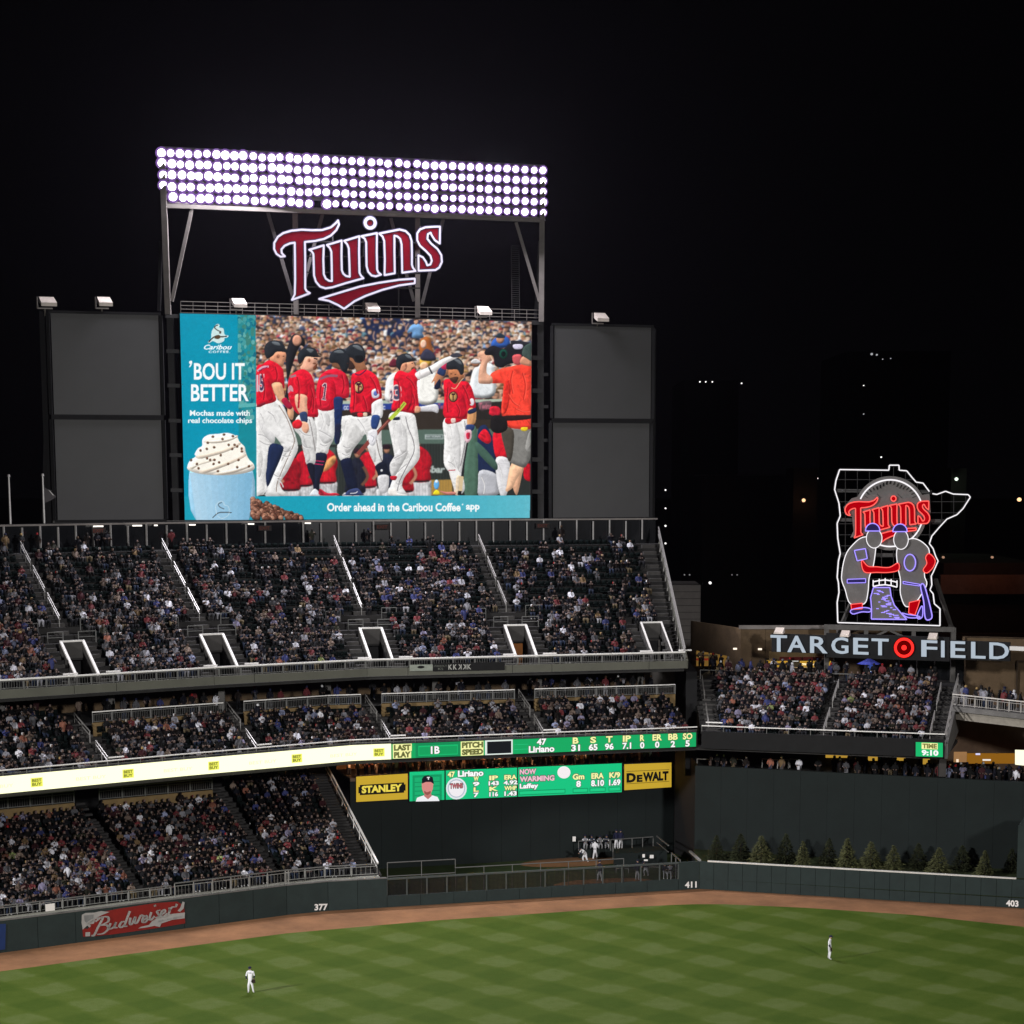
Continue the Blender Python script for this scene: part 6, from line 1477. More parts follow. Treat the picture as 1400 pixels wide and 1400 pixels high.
# ------------------------------------------------------------------ script lettering: outline shapes shared by both club signs
T1 = lambda pts: [(365+x/10.77, 290+y/10.77) for x, y in pts]
T2 = lambda pts: [(480+x/10.77, 290+y/10.77) for x, y in pts]
GL = {
 'letter_t': T1([(1035, 130), (1048, 190), (1010, 270), (930, 350), (830, 400), (700, 430), (548, 445), (552, 700), (552, 1130), (575, 1170), (620, 1197), (500, 1245), (358, 1297), (398, 1215), (405, 1000), (402, 700), (398, 455), (330, 465), (250, 500), (202, 555), (207, 610), (252, 655), (190, 662), (130, 620), (95, 550), (97, 460), (150, 370), (230, 315), (350, 280), (500, 265), (650, 272), (800, 270), (930, 230), (1000, 170)]),
 'letter_w': T1([(612, 560), (825, 495), (818, 700), (825, 920), (855, 985), (900, 1015), (945, 1020), (942, 800), (937, 590), (915, 535), (872, 490), (1088, 425), (1085, 650), (1090, 860), (1110, 910), (1150, 945), (1207, 955), (1202, 750), (1193, 540), (1170, 480), (1125, 430), (1347, 362), (1343, 600), (1350, 900), (1375, 945), (1408, 978), (1150, 1050), (950, 1112), (850, 1127), (770, 1100), (710, 1030), (682, 940), (675, 700), (672, 620), (645, 580)]),
 'letter_i': T2([(138, 362), (368, 315), (365, 600), (370, 850), (388, 893), (428, 925), (350, 950), (290, 938), (240, 885), (216, 800), (212, 600), (210, 450), (188, 395)]),
 'letter_n': T2([(402, 322), (560, 290), (700, 262), (790, 285), (850, 345), (877, 430), (882, 600), (882, 780), (897, 825), (935, 872), (740, 897), (736, 700), (730, 480), (710, 400), (670, 365), (625, 352), (625, 600), (630, 905), (480, 932), (484, 700), (475, 430), (450, 365)]),
 'letter_s': T2([(1295, 220), (1292, 468), (1220, 420), (1175, 350), (1158, 310), (1118, 330), (1110, 400), (1165, 470), (1260, 550), (1315, 640), (1322, 740), (1285, 820), (1230, 857), (980, 868), (978, 640), (1045, 672), (1090, 740), (1108, 790), (1155, 775), (1175, 720), (1155, 650), (1090, 580), (1000, 500), (960, 420), (960, 320), (1000, 260), (1080, 230), (1200, 222)]),
 'underline_swoosh': [(435.4, 409.2)]+T1([(900, 1238), (1150, 1162)])+T2([(120, 1100), (400, 1045), (700, 1000), (925, 985), (925, 1052), (700, 1083), (450, 1148), (200, 1238), (40, 1315)])+[(469.3, 422.6)]+T1([(1040, 1375), (900, 1310)]),
 'letter_dot': [(480+(268+74*math.cos(t*math.pi/8))/10.77, 290+(166+76*math.sin(t*math.pi/8))/10.77) for t in range(16)],
}
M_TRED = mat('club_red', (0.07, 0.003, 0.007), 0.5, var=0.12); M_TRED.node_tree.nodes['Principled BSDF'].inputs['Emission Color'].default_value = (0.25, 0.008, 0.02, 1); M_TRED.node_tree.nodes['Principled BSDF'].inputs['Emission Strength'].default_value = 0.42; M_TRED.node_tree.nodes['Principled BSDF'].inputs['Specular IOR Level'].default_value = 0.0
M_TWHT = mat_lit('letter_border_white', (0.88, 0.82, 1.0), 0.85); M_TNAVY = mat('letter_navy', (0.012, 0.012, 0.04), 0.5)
tw = thing('club_sign', vp(488, 412, 0.6), 'huge red Twins script sign with white borders hung in front of the light tower', 'sign')
SMOOTHERS = ('letter_s',)
def band(m, P, w, N, closed=True):        # flat border strip with round joints
    n = len(P)
    for i in range(n if closed else n-1):
        a, b = P[i], P[(i+1) % n]; e = b-a
        if e.length < 1e-4: continue
        s_ = e.normalized().cross(N)*w/2
        m.face([a-s_, b-s_, b+s_, a+s_])
    for p in P:
        k = [p+N*0.004+(ES*math.cos(t*math.pi/4)+Vector((0,0,1))*math.sin(t*math.pi/4))*w/2 for t in range(8)]; m.face(k)
for nm, pts in GL.items():
    P = [vp(x, y, 0.8) for x, y in pts]
    m = MB(); m.slab(P, NS, 0.28); o = m.build(nm, M_TRED, tw)
    m = MB(); Q = [p+NS*0.30 for p in P]; band(m, Q, 0.33 if nm != 'letter_dot' else 0.5, NS); m.build('navy_edge', M_TNAVY, o)
    m = MB(); Q = [p+NS*0.36 for p in P]; band(m, Q, 0.18 if nm != 'letter_dot' else 0.30, NS); m.build('white_border', M_TWHT, o)
m = MB()
for y in (330, 350, 372, 392): m.beam(vp(400, y, 0.5), vp(575, y+2, 0.5), 0.12)
for x in (455, 497, 545): m.beam(vp(x, 320, 0.4), vp(x, 425, 0.4), 0.12)
m.build('support_rack', M_STEELD, tw)

# ------------------------------------------------------------------ flag poles on the left
for x0, y0, x1, y1, lab in ((10.5, 652, 15, 735, 'bare silver flagpole at the far left edge of the upper deck'), (58, 651, 61.5, 745, 'silver flagpole with a small dark flag left of the blank panels')):
    Dp = 186; a = at(x1, y1, Dp); b = at(x0, y0, Dp)
    t = thing('flagpole', (a.x, a.y, a.z), lab, 'flagpole')
    m = MB(); m.tube((a.x, a.y, a.z-1.5), (a.x, a.y, b.z), 0.13, 8, 0.08); m.build('pole', M_RAIL, t)
    m = MB(); m.tube((a.x, a.y, b.z), (a.x, a.y, b.z+0.22), 0.15, 8, 0.1); m.build('finial', M_RAIL, t)
    if x0 > 50:
        F = [at(x, y, Dp-0.1) for x, y in ((60.5, 666), (68, 671), (77, 679), (70, 684), (61.5, 687.5))]
        m = MB(); m.slab(F, (0.1, -1, 0), 0.03); m.build('flag', mat('flag_grey', (0.12, 0.11, 0.12)), t)
        m = MB(); m.slab([at(x, y, Dp-0.2) for x, y in ((66, 669.5), (69, 671.5), (74, 677.5), (72, 677))], (0, -1, 0), 0.02); m.build('flag_stripe', M_WHITE, t)

# ------------------------------------------------------------------ field sign and state sign
TA, TB_ = (20.75, 192.5), (42.65, 183.35)
tf = thing('stadium_name_sign', on_wall(1218, 905, TA, TB_), 'long black sign with pale TARGET FIELD letters and a glowing red bullseye', 'sign')
NT = Vector((TB_[1]-TA[1], -(TB_[0]-TA[0]), 0)).normalized()
def tq(x0, x1, y0, y1, f): s_ = 0.035*(x1-x0); return [on_wall(x0, y1, TA, TB_, f), on_wall(x1, y1+s_, TA, TB_, f), on_wall(x1, y0+s_, TA, TB_, f), on_wall(x0, y0, TA, TB_, f)]
def tyy(x, y): return y+0.034*(x-1054)
for x0, x1, y0, y1, nm in ((1055, 1129, 866, 891, 'backing_panel'), (1129.5, 1298, 863, 896, 'backing_panel'), (1298.5, 1381, 867, 893, 'backing_panel')):
    m = MB(); m.slab(tq(x0, x1, tyy(x0, y0), tyy(x0, y1), 0), NT, -0.3); m.build(nm, M_BLACK, tf)
M_TFL = mat_lit('sign_letter_white', srgb(178, 190, 202), 0.9)
for ch, x0, x1 in (('T', 1054, 1076), ('A', 1077, 1102), ('R', 1108, 1131.5), ('G', 1137, 1160), ('E', 1167, 1187.5), ('T', 1192, 1215), ('F', 1260, 1281.5), ('I', 1287, 1291.5), ('E', 1300, 1320), ('L', 1328, 1347.5), ('D', 1353, 1379.5)):
    m = MB(); q = tq(x0, x1, tyy(x0, 868), tyy(x0, 890.5), 0.12); text_on(m, ch, (q[0], q[1], q[3]), 0.012, 0, 1, 0.15, NT); m.build('letter', M_TFL, tf)
M_NRED = mat_lit('neon_red', (1.0, 0.025, 0.02), 1.6); M_NDRED = mat_lit('neon_dark_red', (0.12, 0.0, 0.0), 1.0)
def tring(xc, yc, r0, r1, f, m, n=28):
    for i in range(n):
        a, b = 2*math.pi*i/n, 2*math.pi*(i+1)/n
        P = [on_wall(xc+r*math.cos(t), yc+r*math.sin(t), TA, TB_, f) for r, t in ((r0, a), (r1, a), (r1, b), (r0, b))] if r0 > 0 else [on_wall(xc, yc, TA, TB_, f)]+[on_wall(xc+r1*math.cos(t), yc+r1*math.sin(t), TA, TB_, f) for t in (a, b)]
        m.face(P)
m = MB(); tring(1236, 885.5, 0, 14.5, 0.15, m); bz = m.build('bullseye', M_NDRED, tf)
m = MB(); tring(1236, 885.5, 10, 13.6, 0.22, m); tring(1236, 885.5, 0, 3.6, 0.22, m); m.build('neon_ring', M_NRED, bz, kind='stuff')
for x, y, w, lab in ((1065, 862, 14, 'over the first letter T of the stadium name sign'), (1155, 866, 13, 'over the letter G of the stadium name sign'), (1275, 869.5, 13, 'over the letter F of the stadium name sign')):
    c = on_wall(x, y, TA, TB_, 0.7); m = MB(); e = (Vector((*TB_, 0))-Vector((*TA, 0))).normalized()
    m.hexa([c-e*w/30+NT*0.2+Vector((0,0,-.3)), c+e*w/30+NT*0.2+Vector((0,0,-.3)), c+e*w/30-NT*0.4+Vector((0,0,-.2)), c-e*w/30-NT*0.4+Vector((0,0,-.2)), c-e*w/34+NT*0.2+Vector((0,0,-.15)), c+e*w/34+NT*0.2+Vector((0,0,-.15)), c+e*w/34-NT*0.4+Vector((0,0,.25)), c-e*w/34-NT*0.4+Vector((0,0,.25))])
    t = m.build('sign_lamp', MATS['lamp_cream'], label='pale box lamp '+lab, cat='floodlight', group='lamps over the stadium name sign')
    m = MB(); m.beam(c-NT*0.4, c-NT*1.1+Vector((0,0,-.3)), 0.1); m.build('bracket', M_STEELD, t)

MA, MB2 = (27.0, 193.0), (36.75, 190.5)
NM = Vector((MB2[1]-MA[1], -(MB2[0]-MA[0]), 0)).normalized(); EM = Vector((MB2[0]-MA[0], MB2[1]-MA[1], 0)).normalized()
ms = thing('state_shaped_sign', on_wall(1215, 856, MA, MB2), 'tall neon sign outlined as a state, with a baseball and red Twins script', 'sign')
def mp(x, y, f=0.0): return on_wall(1130+x/5.833, 630+y/5.833, MA, MB2, f)
M_GREYP = mat('sign_grey', (0.17, 0.16, 0.16), 0.6, var=0.12); M_NW = mat_lit('neon_white', (1.0, 0.97, 1.0), 1.0); M_NB = mat_lit('neon_blue', (0.36, 0.28, 1.0), 1.25); M_NBD = mat('neon_blue_panel', (0.015, 0.008, 0.11), 0.5)
OUT = [(845, 262), (880, 268), (950, 243), (1010, 265), (1130, 270), (1147, 290), (1090, 380), (1040, 430), (960, 465), (900, 530), (840, 600), (820, 660), (850, 700), (870, 760), (890, 800), (850, 890), (835, 920), (840, 990), (825, 1030), (850, 1060), (860, 1140), (905, 1180), (905, 1315), (90, 1290), (85, 1130), (100, 1050), (95, 970), (85, 930), (95, 800), (110, 740), (90, 620), (85, 500), (110, 440), (100, 340), (65, 230), (75, 160), (105, 70), (497, 75), (502, 35), (578, 35), (580, 75), (640, 80), (680, 130), (715, 170), (770, 178), (820, 245)]
m = MB(); m.chain([mp(x, y, 0.2) for x, y in OUT], 0.055, 6); m.build('outline_tube', M_NW, ms)
m = MB(); m.chain([mp(x, y, 0.05) for x, y in OUT], 0.13, 4, True); m.build('outline_channel', M_STEELD, ms)
m = MB()
def inside(x, y):
    c = False; n = len(OUT)
    for i in range(n):
        x1, y1 = OUT[i]; x2, y2 = OUT[(i+1) % n]
        if (y1 > y) != (y2 > y) and x < (x2-x1)*(y-y1)/(y2-y1)+x1: c = not c
    return c
for gx in range(150, 1130, 96):
    ys = [y for y in range(40, 1310, 6) if inside(gx, y)]
    if ys: m.beam(mp(gx, min(ys)), mp(gx, max(ys)), 0.06)
for gy in range(150, 1290, 88):
    xs = [x for x in range(60, 1150, 6) if inside(x, gy)]
    if xs: m.beam(mp(min(xs), gy), mp(max(xs), gy), 0.06)
m.build('grid_frame', M_STEELD, ms)
for gy, xa, xb in ((237, 60, 840), (470, 110, 960), (745, 120, 860)):
    m = MB(); m.beam(mp(xa, gy, -0.2), mp(xb, gy+10, -0.2), 0.3); m.build('cross_beam', mat('sign_steel', (0.07, 0.068, 0.07), 0.6), ms)
def mdisc(xc, yc, r, f, mt, name, r0=0, parent=None):
    m = MB(); n = 40
    for i in range(n):
        a, b = 2*math.pi*i/n, 2*math.pi*(i+1)/n
        if r0: m.face([mp(xc+q*math.cos(t), yc+q*math.sin(t), f) for q, t in ((r0, a), (r, a), (r, b), (r0, b))])
        else: m.face([mp(xc, yc, f), mp(xc+r*math.cos(a), yc+r*math.sin(a), f), mp(xc+r*math.cos(b), yc+r*math.sin(b), f)])
    return m.build(name, mt, parent or ms)
m = MB(); m.slab([mp(508+292*math.cos(t*math.pi/24), 418+296*math.sin(t*math.pi/24), 0.1) for t in range(48)], NM, -0.25); ball = m.build('baseball', M_GREYP, ms)
m = MB(); n = 60
arc = [mp(508+262*math.cos(t), 418+266*math.sin(t), 0.2) for t in [math.pi*(-0.86+i*0.0255) for i in range(30)]]
m.chain(arc, 0.07, 5); m.build('neon_arc', M_NW, ball); m = MB()
arc = [mp(508+262*math.cos(t), 418+266*math.sin(t), 0.2) for t in [math.pi*(0.08+i*0.03) for i in range(20)]]
m.chain(arc, 0.07, 5); m.build('neon_arc', M_NW, ball)
m = MB()
for i in range(17):
    t = math.pi*(-0.83+i*0.041); r = 205+10*math.sin(i); m.beam(mp(508+r*math.cos(t)*1.02, 400+r*math.sin(t), 0.16), mp(508+(r+30)*math.cos(t)*1.02+8, 400+(r+30)*math.sin(t), 0.16), 0.13, 0.05)
for i in range(6):
    t = math.pi*(0.02+i*0.05); r = 225; m.beam(mp(508+r*math.cos(t), 430+r*math.sin(t), 0.16), mp(508+(r+34)*math.cos(t), 430+(r+34)*math.sin(t)+12, 0.16), 0.13, 0.05)
m.build('stitching', M_BLACK, ball)
def tw2(x, y): return (1155.5+(x-373.5)*0.505, 677+(y-298.5)*0.52+ (x-373.5)*0.008)
lp_ = MB(); lp_.slab([mp(*p, 0.22) for p in [(135, 370), (200, 300), (250, 285), (400, 262), (430, 300), (500, 255), (560, 262), (600, 300), (820, 262), (832, 400), (815, 470), (700, 500), (690, 530), (450, 600), (420, 590), (330, 580), (190, 612), (215, 560), (205, 450), (150, 430)]], NM, -0.1)
lb = lp_.build('script_plate', M_GREYP, ms)
for nm, pts in GL.items():
    P = [on_wall(*tw2(x, y), MA, MB2, 0.3) for x, y in pts]
    m = MB(); m.slab(P, NM, 0.12); o = m.build(nm, mat_lit('neon_letter_red', (0.42, 0.0, 0.004), 1.0), ms)
    m = MB(); m.chain([p+NM*0.16 for p in P], 0.055, 5, True); m.build('neon_tube', mat_lit('neon_tube_red', (1.0, 0.12, 0.1), 1.25), o)
# plain stand-in plates of the same size and colours in the lower half of the sign
def plate(name, pts, mt, f, tube=None, r=0.045, tname='neon_tube', sm=True):
    Q = smooth(pts) if sm else pts
    m = MB(); m.slab([mp(x, y, f) for x, y in Q], NM, 0.12); o = m.build(name, mt, ms)
    if tube:
        m = MB(); m.chain([mp(x, y, f+0.18) for x, y in Q], r, 5, True); m.build(tname, tube, o)
    return o
plate('side_plate', [(150, 760), (210, 670), (290, 610), (390, 620), (390, 720), (370, 850), (340, 930), (330, 1050), (300, 1140), (190, 1140), (150, 1030), (120, 930)], M_GREYP, 0.35, M_NW)
plate('side_plate', [(560, 720), (600, 650), (700, 620), (790, 670), (820, 740), (780, 900), (800, 980), (760, 1060), (700, 1140), (630, 1160), (590, 1060), (590, 950), (570, 850)], M_GREYP, 0.35, M_NW)
for x, y in ((368, 540), (586, 545)):
    plate('round_cap', [(x+58*math.cos(t*math.pi/8), y+20-62*math.sin(t*math.pi/8)) for t in range(9)], M_NBD, 0.78, M_NB, 0.05, sm=False)
for x, y, w in ((380, 618, 62), (594, 628, 58)):
    plate('oval_plate', [(x+w*math.cos(t*math.pi/6), y+(78)*math.sin(t*math.pi/6)) for t in range(12)], M_GREYP, 0.6, M_NW, 0.04)
plate('red_bar', [(280, 790), (330, 840), (400, 845), (500, 850), (570, 815), (575, 870), (500, 890), (400, 890), (300, 885)], mat_lit('neon_letter_red', (0.42, 0, 0.004), 1), 0.5, MATS['neon_tube_red'], 0.045)
plate('red_bar', [(820, 740), (866, 790), (850, 850), (800, 895), (770, 870), (800, 820), (790, 770)], MATS['neon_letter_red'], 0.5, MATS['neon_tube_red'], 0.045)
plate('red_bar', [(195, 1145), (285, 1135), (285, 1180), (200, 1185)], MATS['neon_letter_red'], 0.5, MATS['neon_tube_red'], 0.04, sm=False); plate('red_bar', [(660, 1130), (745, 1110), (730, 1160), (705, 1230), (655, 1215)], MATS['neon_letter_red'], 0.5, MATS['neon_tube_red'], 0.04, sm=False)
plate('blue_bar', [(195, 1190), (290, 1170), (350, 1180), (345, 1205), (280, 1205), (210, 1222)], M_NBD, 0.5, M_NB, 0.05); plate('blue_bar', [(600, 1215), (650, 1225), (720, 1235), (745, 1250), (650, 1250)], M_NBD, 0.5, M_NB, 0.05)
plate('blue_bar', [(165, 945), (312, 940), (312, 972), (165, 975)], M_NBD, 0.5, M_NB, 0.04, sm=False); plate('blue_bar', [(610, 962), (745, 985), (740, 998), (612, 980)], M_NBD, 0.5, M_NB, 0.04, sm=False)
plate('blue_square', [(222, 715), (310, 700), (325, 780), (245, 798)], M_GREYP, 0.55, M_NB, 0.05, sm=False); plate('blue_ring', [(665+45*math.cos(t*math.pi/6), 812+66*math.sin(t*math.pi/6)) for t in range(12)], M_GREYP, 0.55, M_NB, 0.06)
plate('blue_blade', [(750, 1000), (775, 985), (800, 1060), (830, 1180), (840, 1250), (805, 1270), (785, 1240), (775, 1120)], M_NBD, 0.55, M_NB, 0.06); plate('blue_blade', [(745, 1180), (765, 1160), (765, 1240), (735, 1262), (722, 1240)], M_NBD, 0.55, M_NB, 0.05)
plate('river_plate', [(375, 1010), (505, 1010), (515, 1080), (540, 1150), (590, 1210), (640, 1265), (358, 1262), (360, 1180), (352, 1090)], M_GREYP, 0.4, M_NB, 0.055, sm=False)
m = MB(); rr = random.Random(3)
for i in range(30):
    y = 1035+i*7.6; x = rr.uniform(375, 480+max(0, (y-1080)*0.5)); m.tube(mp(x, y, 0.56), mp(x+rr.uniform(15, 45), y, 0.56), 0.04, 4)
m.build('river_dashes', M_NB, ms)
m = MB(); up_ = [(372, 965), (420, 955), (468, 950), (515, 957), (562, 968)]; dn_ = [(372, 1002), (420, 992), (468, 988), (515, 995), (562, 1008)]
m.chain([mp(x, y, 0.6) for x, y in up_], 0.06, 5); m.chain([mp(x, y, 0.6) for x, y in dn_], 0.06, 5)
for a, b in zip(up_, dn_): m.tube(mp(a[0], a[1]-14, 0.6), mp(*b, 0.6), 0.055, 5)
m.build('bridge_tubes', M_NW, ms)
# its steel stand
M_SST = mat('stand_steel', (0.11, 0.105, 0.1), 0.6, 0.2)
st = thing('sign_stand', on_wall(1216, 935, MA, MB2, -0.4), 'grey steel stand carrying the state shaped sign above the stadium name', 'stand')
for x0, y0, x1, y1, w in ((1127, 857, 1305, 860.5, 0.45), (1130, 857, 1130, 940, 0.4), (1303.5, 858, 1302, 940, 0.42), (1184, 858, 1184, 872, 0.36), (1249, 859, 1249, 876, 0.36), (1186, 875, 1213, 862, 0.2), (1217, 862, 1247, 876, 0.2)):
    m = MB(); m.beam(on_wall(x0, y0, MA, MB2, -0.4), on_wall(x1, y1, MA, MB2, -0.4), w); m.build('stand_beam', M_SST, st)
for x0, y0, x1, y1 in ((1279, 792, 1313, 872), (1163, 826, 1152, 868)):
    m = MB(); a = on_wall(x0, y0, MA, MB2, -0.5); b = on_wall(x1, y1, MA, MB2, -0.5); b = b+Vector((0, 3.0, 0)); m.beam(a, b, 0.3); m.build('rear_brace', M_SST, st)

# ------------------------------------------------------------------ plaza buildings
M_YEL = mat_lit('yellow_glow', srgb(200, 156, 58), 0.75)
pb = thing('plaza_building', (30, 206, 16.4), 'low brown stone plaza building with concession windows behind the centre field seats', 'building')
def zmap(z): return z if z <= 16.4 else 16.4+(z-16.4)*0.68 if z <= 18.9 else 18.1+(z-18.9)*1.9
def pm(x, y, z): return (x*0.968, y-6.5, zmap(z))
def block(name, x0, x1, y0, y1, z0, z1, mt, parent=pb, **k):
    m = MB(); x0, x1, y0, y1, z0, z1 = x0*0.968, x1*0.968, y0-6.5, y1-6.5, zmap(z0), zmap(z1); m.abox(x0, x1, y0, y1, z0, z1); return m.build(name, mt, parent, **k)
# courses of stone blocks on the angled corner
c0 = at(1012, 873, 203); c1 = at(950, 862, 214)
m = MB(); zt = 20.5
P0, P1 = Vector((19.2, 203.5, 0)), Vector((15.0, 213.0, 0)); P2 = Vector((36, 203.2, 0)); P3 = Vector((62, 197.5, 0))
for a, b, mt, nm in ((P1, P0, M_BROWN, 'corner_wall'), ):
    # opening for the first concession in this wall
    for s0, s1, za, zb in ((0, 1, 18.9, 20.4), (0.0, 0.12, 16.4, 18.9), (0.75, 1, 16.4, 18.9)):
        q = a.lerp(b, s0); r_ = a.lerp(b, s1); m.hexa([pm(*v) for v in ((q.x, q.y, za), (r_.x, r_.y, za), (r_.x, r_.y+.4, za), (q.x, q.y+.4, za), (q.x, q.y, zb), (r_.x, r_.y, zb), (r_.x, r_.y+.4, zb), (q.x, q.y+.4, zb))])
m.build('corner_wall', M_BROWN, pb)
block('concession_interior', 15.2, 19.0, 213.5, 213.9, 16.4, 18.7, mat_lit('stall_glow', srgb(130, 98, 45), 0.7))  # emission stands in for the light inside this stall
block('front_wall', 19.2, 21.6, 203.5, 203.9, 16.4, 20.35, M_BROWN); block('front_wall', 21.6, 28.6, 203.55, 203.95, 18.9, 20.35, M_BROWN)
block('concession_back', 21.6, 28.6, 207, 207.3, 16.4, 18.9, M_YEL); block('front_wall', 28.6, 35, 203.5, 203.9, 16.4, 20.35, M_BROWN)  # back wall glows by itself to imitate a lit interior
block('roof_edge', 19.0, 36, 203.3, 203.49, 20.36, 20.55, M_STEEL)
block('sign_fascia', 22.0, 28.4, 203.2, 203.45, 18.55, 19.25, M_TAN)
m = MB(); text_on(m, 'HOT DOGS  NACHOS  BEER', ((23.2, 203.15, 18.7), (27.4, 203.15, 18.7), (23.2, 203.15, 19.0)), 0.05); m.build('menu_lettering', mat('menu_red', (0.14, 0.01, 0.01)), pb) if False else None
for i in range(4): block('menu_board', 23.0+i*1.15, 24.0+i*1.15, 203.05, 203.15, 18.66, 18.98, mat('menu_red', (0.12, 0.012, 0.01)))
for i in range(4): block('stall_post', 21.65+i*2.28, 21.8+i*2.28, 203.7, 203.85, 16.4, 18.9, M_STEELD)
block('stall_counter', 21.8, 28.5, 204.2, 204.9, 16.4, 17.45, mat('counter_dark', (0.03, 0.02, 0.015)))
for i, (x0_, x1_, z0_, z1_) in enumerate(((21.9, 23.6, 18.2, 18.75), (25.6, 27.0, 18.3, 18.75), (27.2, 28.4, 17.9, 18.8), (22.2, 24.0, 17.5, 17.75), (25.7, 28.0, 17.5, 17.7))): block('stall_shelf', x0_, x1_, 206.5, 206.9, z0_, z1_, (mat('shelf_dark', (0.03, 0.025, 0.02)), M_WHITE, mat('shelf_red', (0.2, 0.02, 0.015)))[i % 3])
block('stall_post', 16.6, 16.75, 210.0, 210.1, 16.4, 18.9, M_STEELD); block('stall_shelf', 15.6, 17.8, 212.9, 213.2, 17.9, 18.15, MATS['shelf_dark']); block('stall_shelf', 15.4, 17.0, 212.9, 213.2, 17.3, 17.6, MATS['shelf_red'])
block('cooler', 24.4, 25.3, 205.5, 206.1, 16.4, 18.5, M_BLACK); block('cooler_light', 24.55, 25.15, 205.42, 205.49, 18.2, 18.4, mat_lit('cool_white', (0.9, 0.95, 1), 1.2))
block('vending_machine', 31.35, 32.3, 202.4, 203.1, 16.4, 18.3, mat('vending_navy', (0.02, 0.025, 0.07))); block('vending_front', 31.45, 32.2, 202.33, 202.39, 17.1, 18.1, mat_lit('vending_blue', (0.04, 0.08, 0.35), 0.8)); block('vending_mark', 31.6, 32.05, 202.28, 202.325, 17.2, 17.5, mat_lit('vending_white', (0.8, 0.9, 1), 1.0))
m = MB()
for i in range(6):
    x = 33.0+i*1.6; m.abox(x, x+0.12, 193.0-i*0.28, 193.12-i*0.28, 16.4, 18.9)
m.build('screen_mullion', M_STEEL, pb)
m = MB(); m.hexa([(32.9, 193.3, 16.4), (41.0, 191.8, 16.4), (41.0, 192, 16.4), (32.9, 193.5, 16.4), (32.9, 193.3, 18.9), (41.0, 191.8, 18.9), (41.0, 192, 18.9), (32.9, 193.5, 18.9)]); m.build('dark_glazing', M_GLASSD, pb)
rwall = MB(); rwall.hexa([(38.9, 191.5, 12), (64, 182.5, 12), (64, 184.5, 12), (38.9, 193.5, 12), (38.9, 191.5, 20.5), (64, 182.5, 20.5), (64, 184.5, 20.5), (38.9, 193.5, 20.5)])
rb_ = rwall.build('brown_building', M_BROWN, label='plain brown stone wall with a shallow recess, right of the stadium name sign', cat='building')
m = MB(); a = Vector((43.3, 189.8, 15.4)); b = Vector((48.0, 188.1, 15.4)); n = Vector((-0.32, -0.95, 0))*0.12
for p, q in ((a, b),): 
    m.beam(a+Vector((0,0,3.1))+n, b+Vector((0,0,3.1))+n, 0.14); m.beam(a+n, a+n+Vector((0,0,3.1)), 0.14)
m.build('recess_edge', mat('recess_brown', (0.05, 0.033, 0.02)), rb_)
m = MB(); m.beam((45.2, 193.6, 18.5), (52, 191, 18.3), 0.5, 0.25) if False else m.beam(on_wall(1381, 886, TA, TB_, 0.1), on_wall(1420, 888, TA, TB_, 0.1), 0.5, 0.35); m.build('bright_ledge', M_WHITE, rb_)
for x, y in ((1005, 887), (1039, 887.5)):
    p = at(x, y, 196.7); m = MB(); m.box(p, (1,0,0), (0,1,0), (0,0,1), 0.35, 0.2, 0.16); m.build('wall_lamp', mat_lit('warm_white', (1, 0.86, 0.7), 1.3), label='small lit wall lamp on the brown plaza building, %s' % ('nearer the corner' if x < 1010 else 'farther from the corner'), cat='lamp')
for x, e_ in ((25, 500), (17, 260)):
    d = bpy.data.lights.new('concession_light', 'AREA'); d.energy = e_*0.4; d.size = 3; d.color = (1, 0.75, 0.4)
    lo = bpy.data.objects.new('concession_light', d); scene.collection.objects.link(lo); lo.location = pm(x, 205.5 if x > 20 else 211, 18.7)
# umbrella
t = thing('patio_umbrella', (32.5, 191.5, 16.4), 'blue patio umbrella on the plaza below the letter T of the stadium name', 'umbrella')
c = at(1188, 906, 191.5); m = MB(); m.tube((c.x, 191.5, 16.4), (c.x, 191.5, c.z+0.3), 0.04, 5); m.build('pole', M_STEEL, t)
m = MB(); 
for i in range(8):
    a, b = math.pi/4*i, math.pi/4*(i+1); m.face([(c.x, 191.5, c.z+0.45), (c.x+1.1*math.cos(a), 191.5+1.1*math.sin(a), c.z-0.1), (c.x+1.1*math.cos(b), 191.5+1.1*math.sin(b), c.z-0.1)])
m.build('canopy', mat('umbrella_blue', (0.05, 0.07, 0.4)), t)

# grey block right of the upper deck, walls under decks
m = MB(); a = at(921, 800, 214); b = at(958, 802, 214)
m.abox(a.x-3, b.x, 214, 222, 8, a.z); gbk = m.build('concrete_stair_tower', mat('grey_block', (0.13, 0.12, 0.115), 0.9, var=0.12), label='plain grey concrete block standing right of the upper deck', cat='building')
for i in range(9):
    m = MB(); m.abox(a.x-3, b.x, 213.95, 213.99, a.z-0.7*(i+1), a.z-0.7*(i+1)+0.04); m.build('joint', M_DCONC, gbk)
m = MB(); m.abox(12.9, 13.9, 189, 205, 8, 17.6); m.build('dark_wall', M_BLACK, label='dark wall filling the gap between the left decks and the plaza', cat='wall')
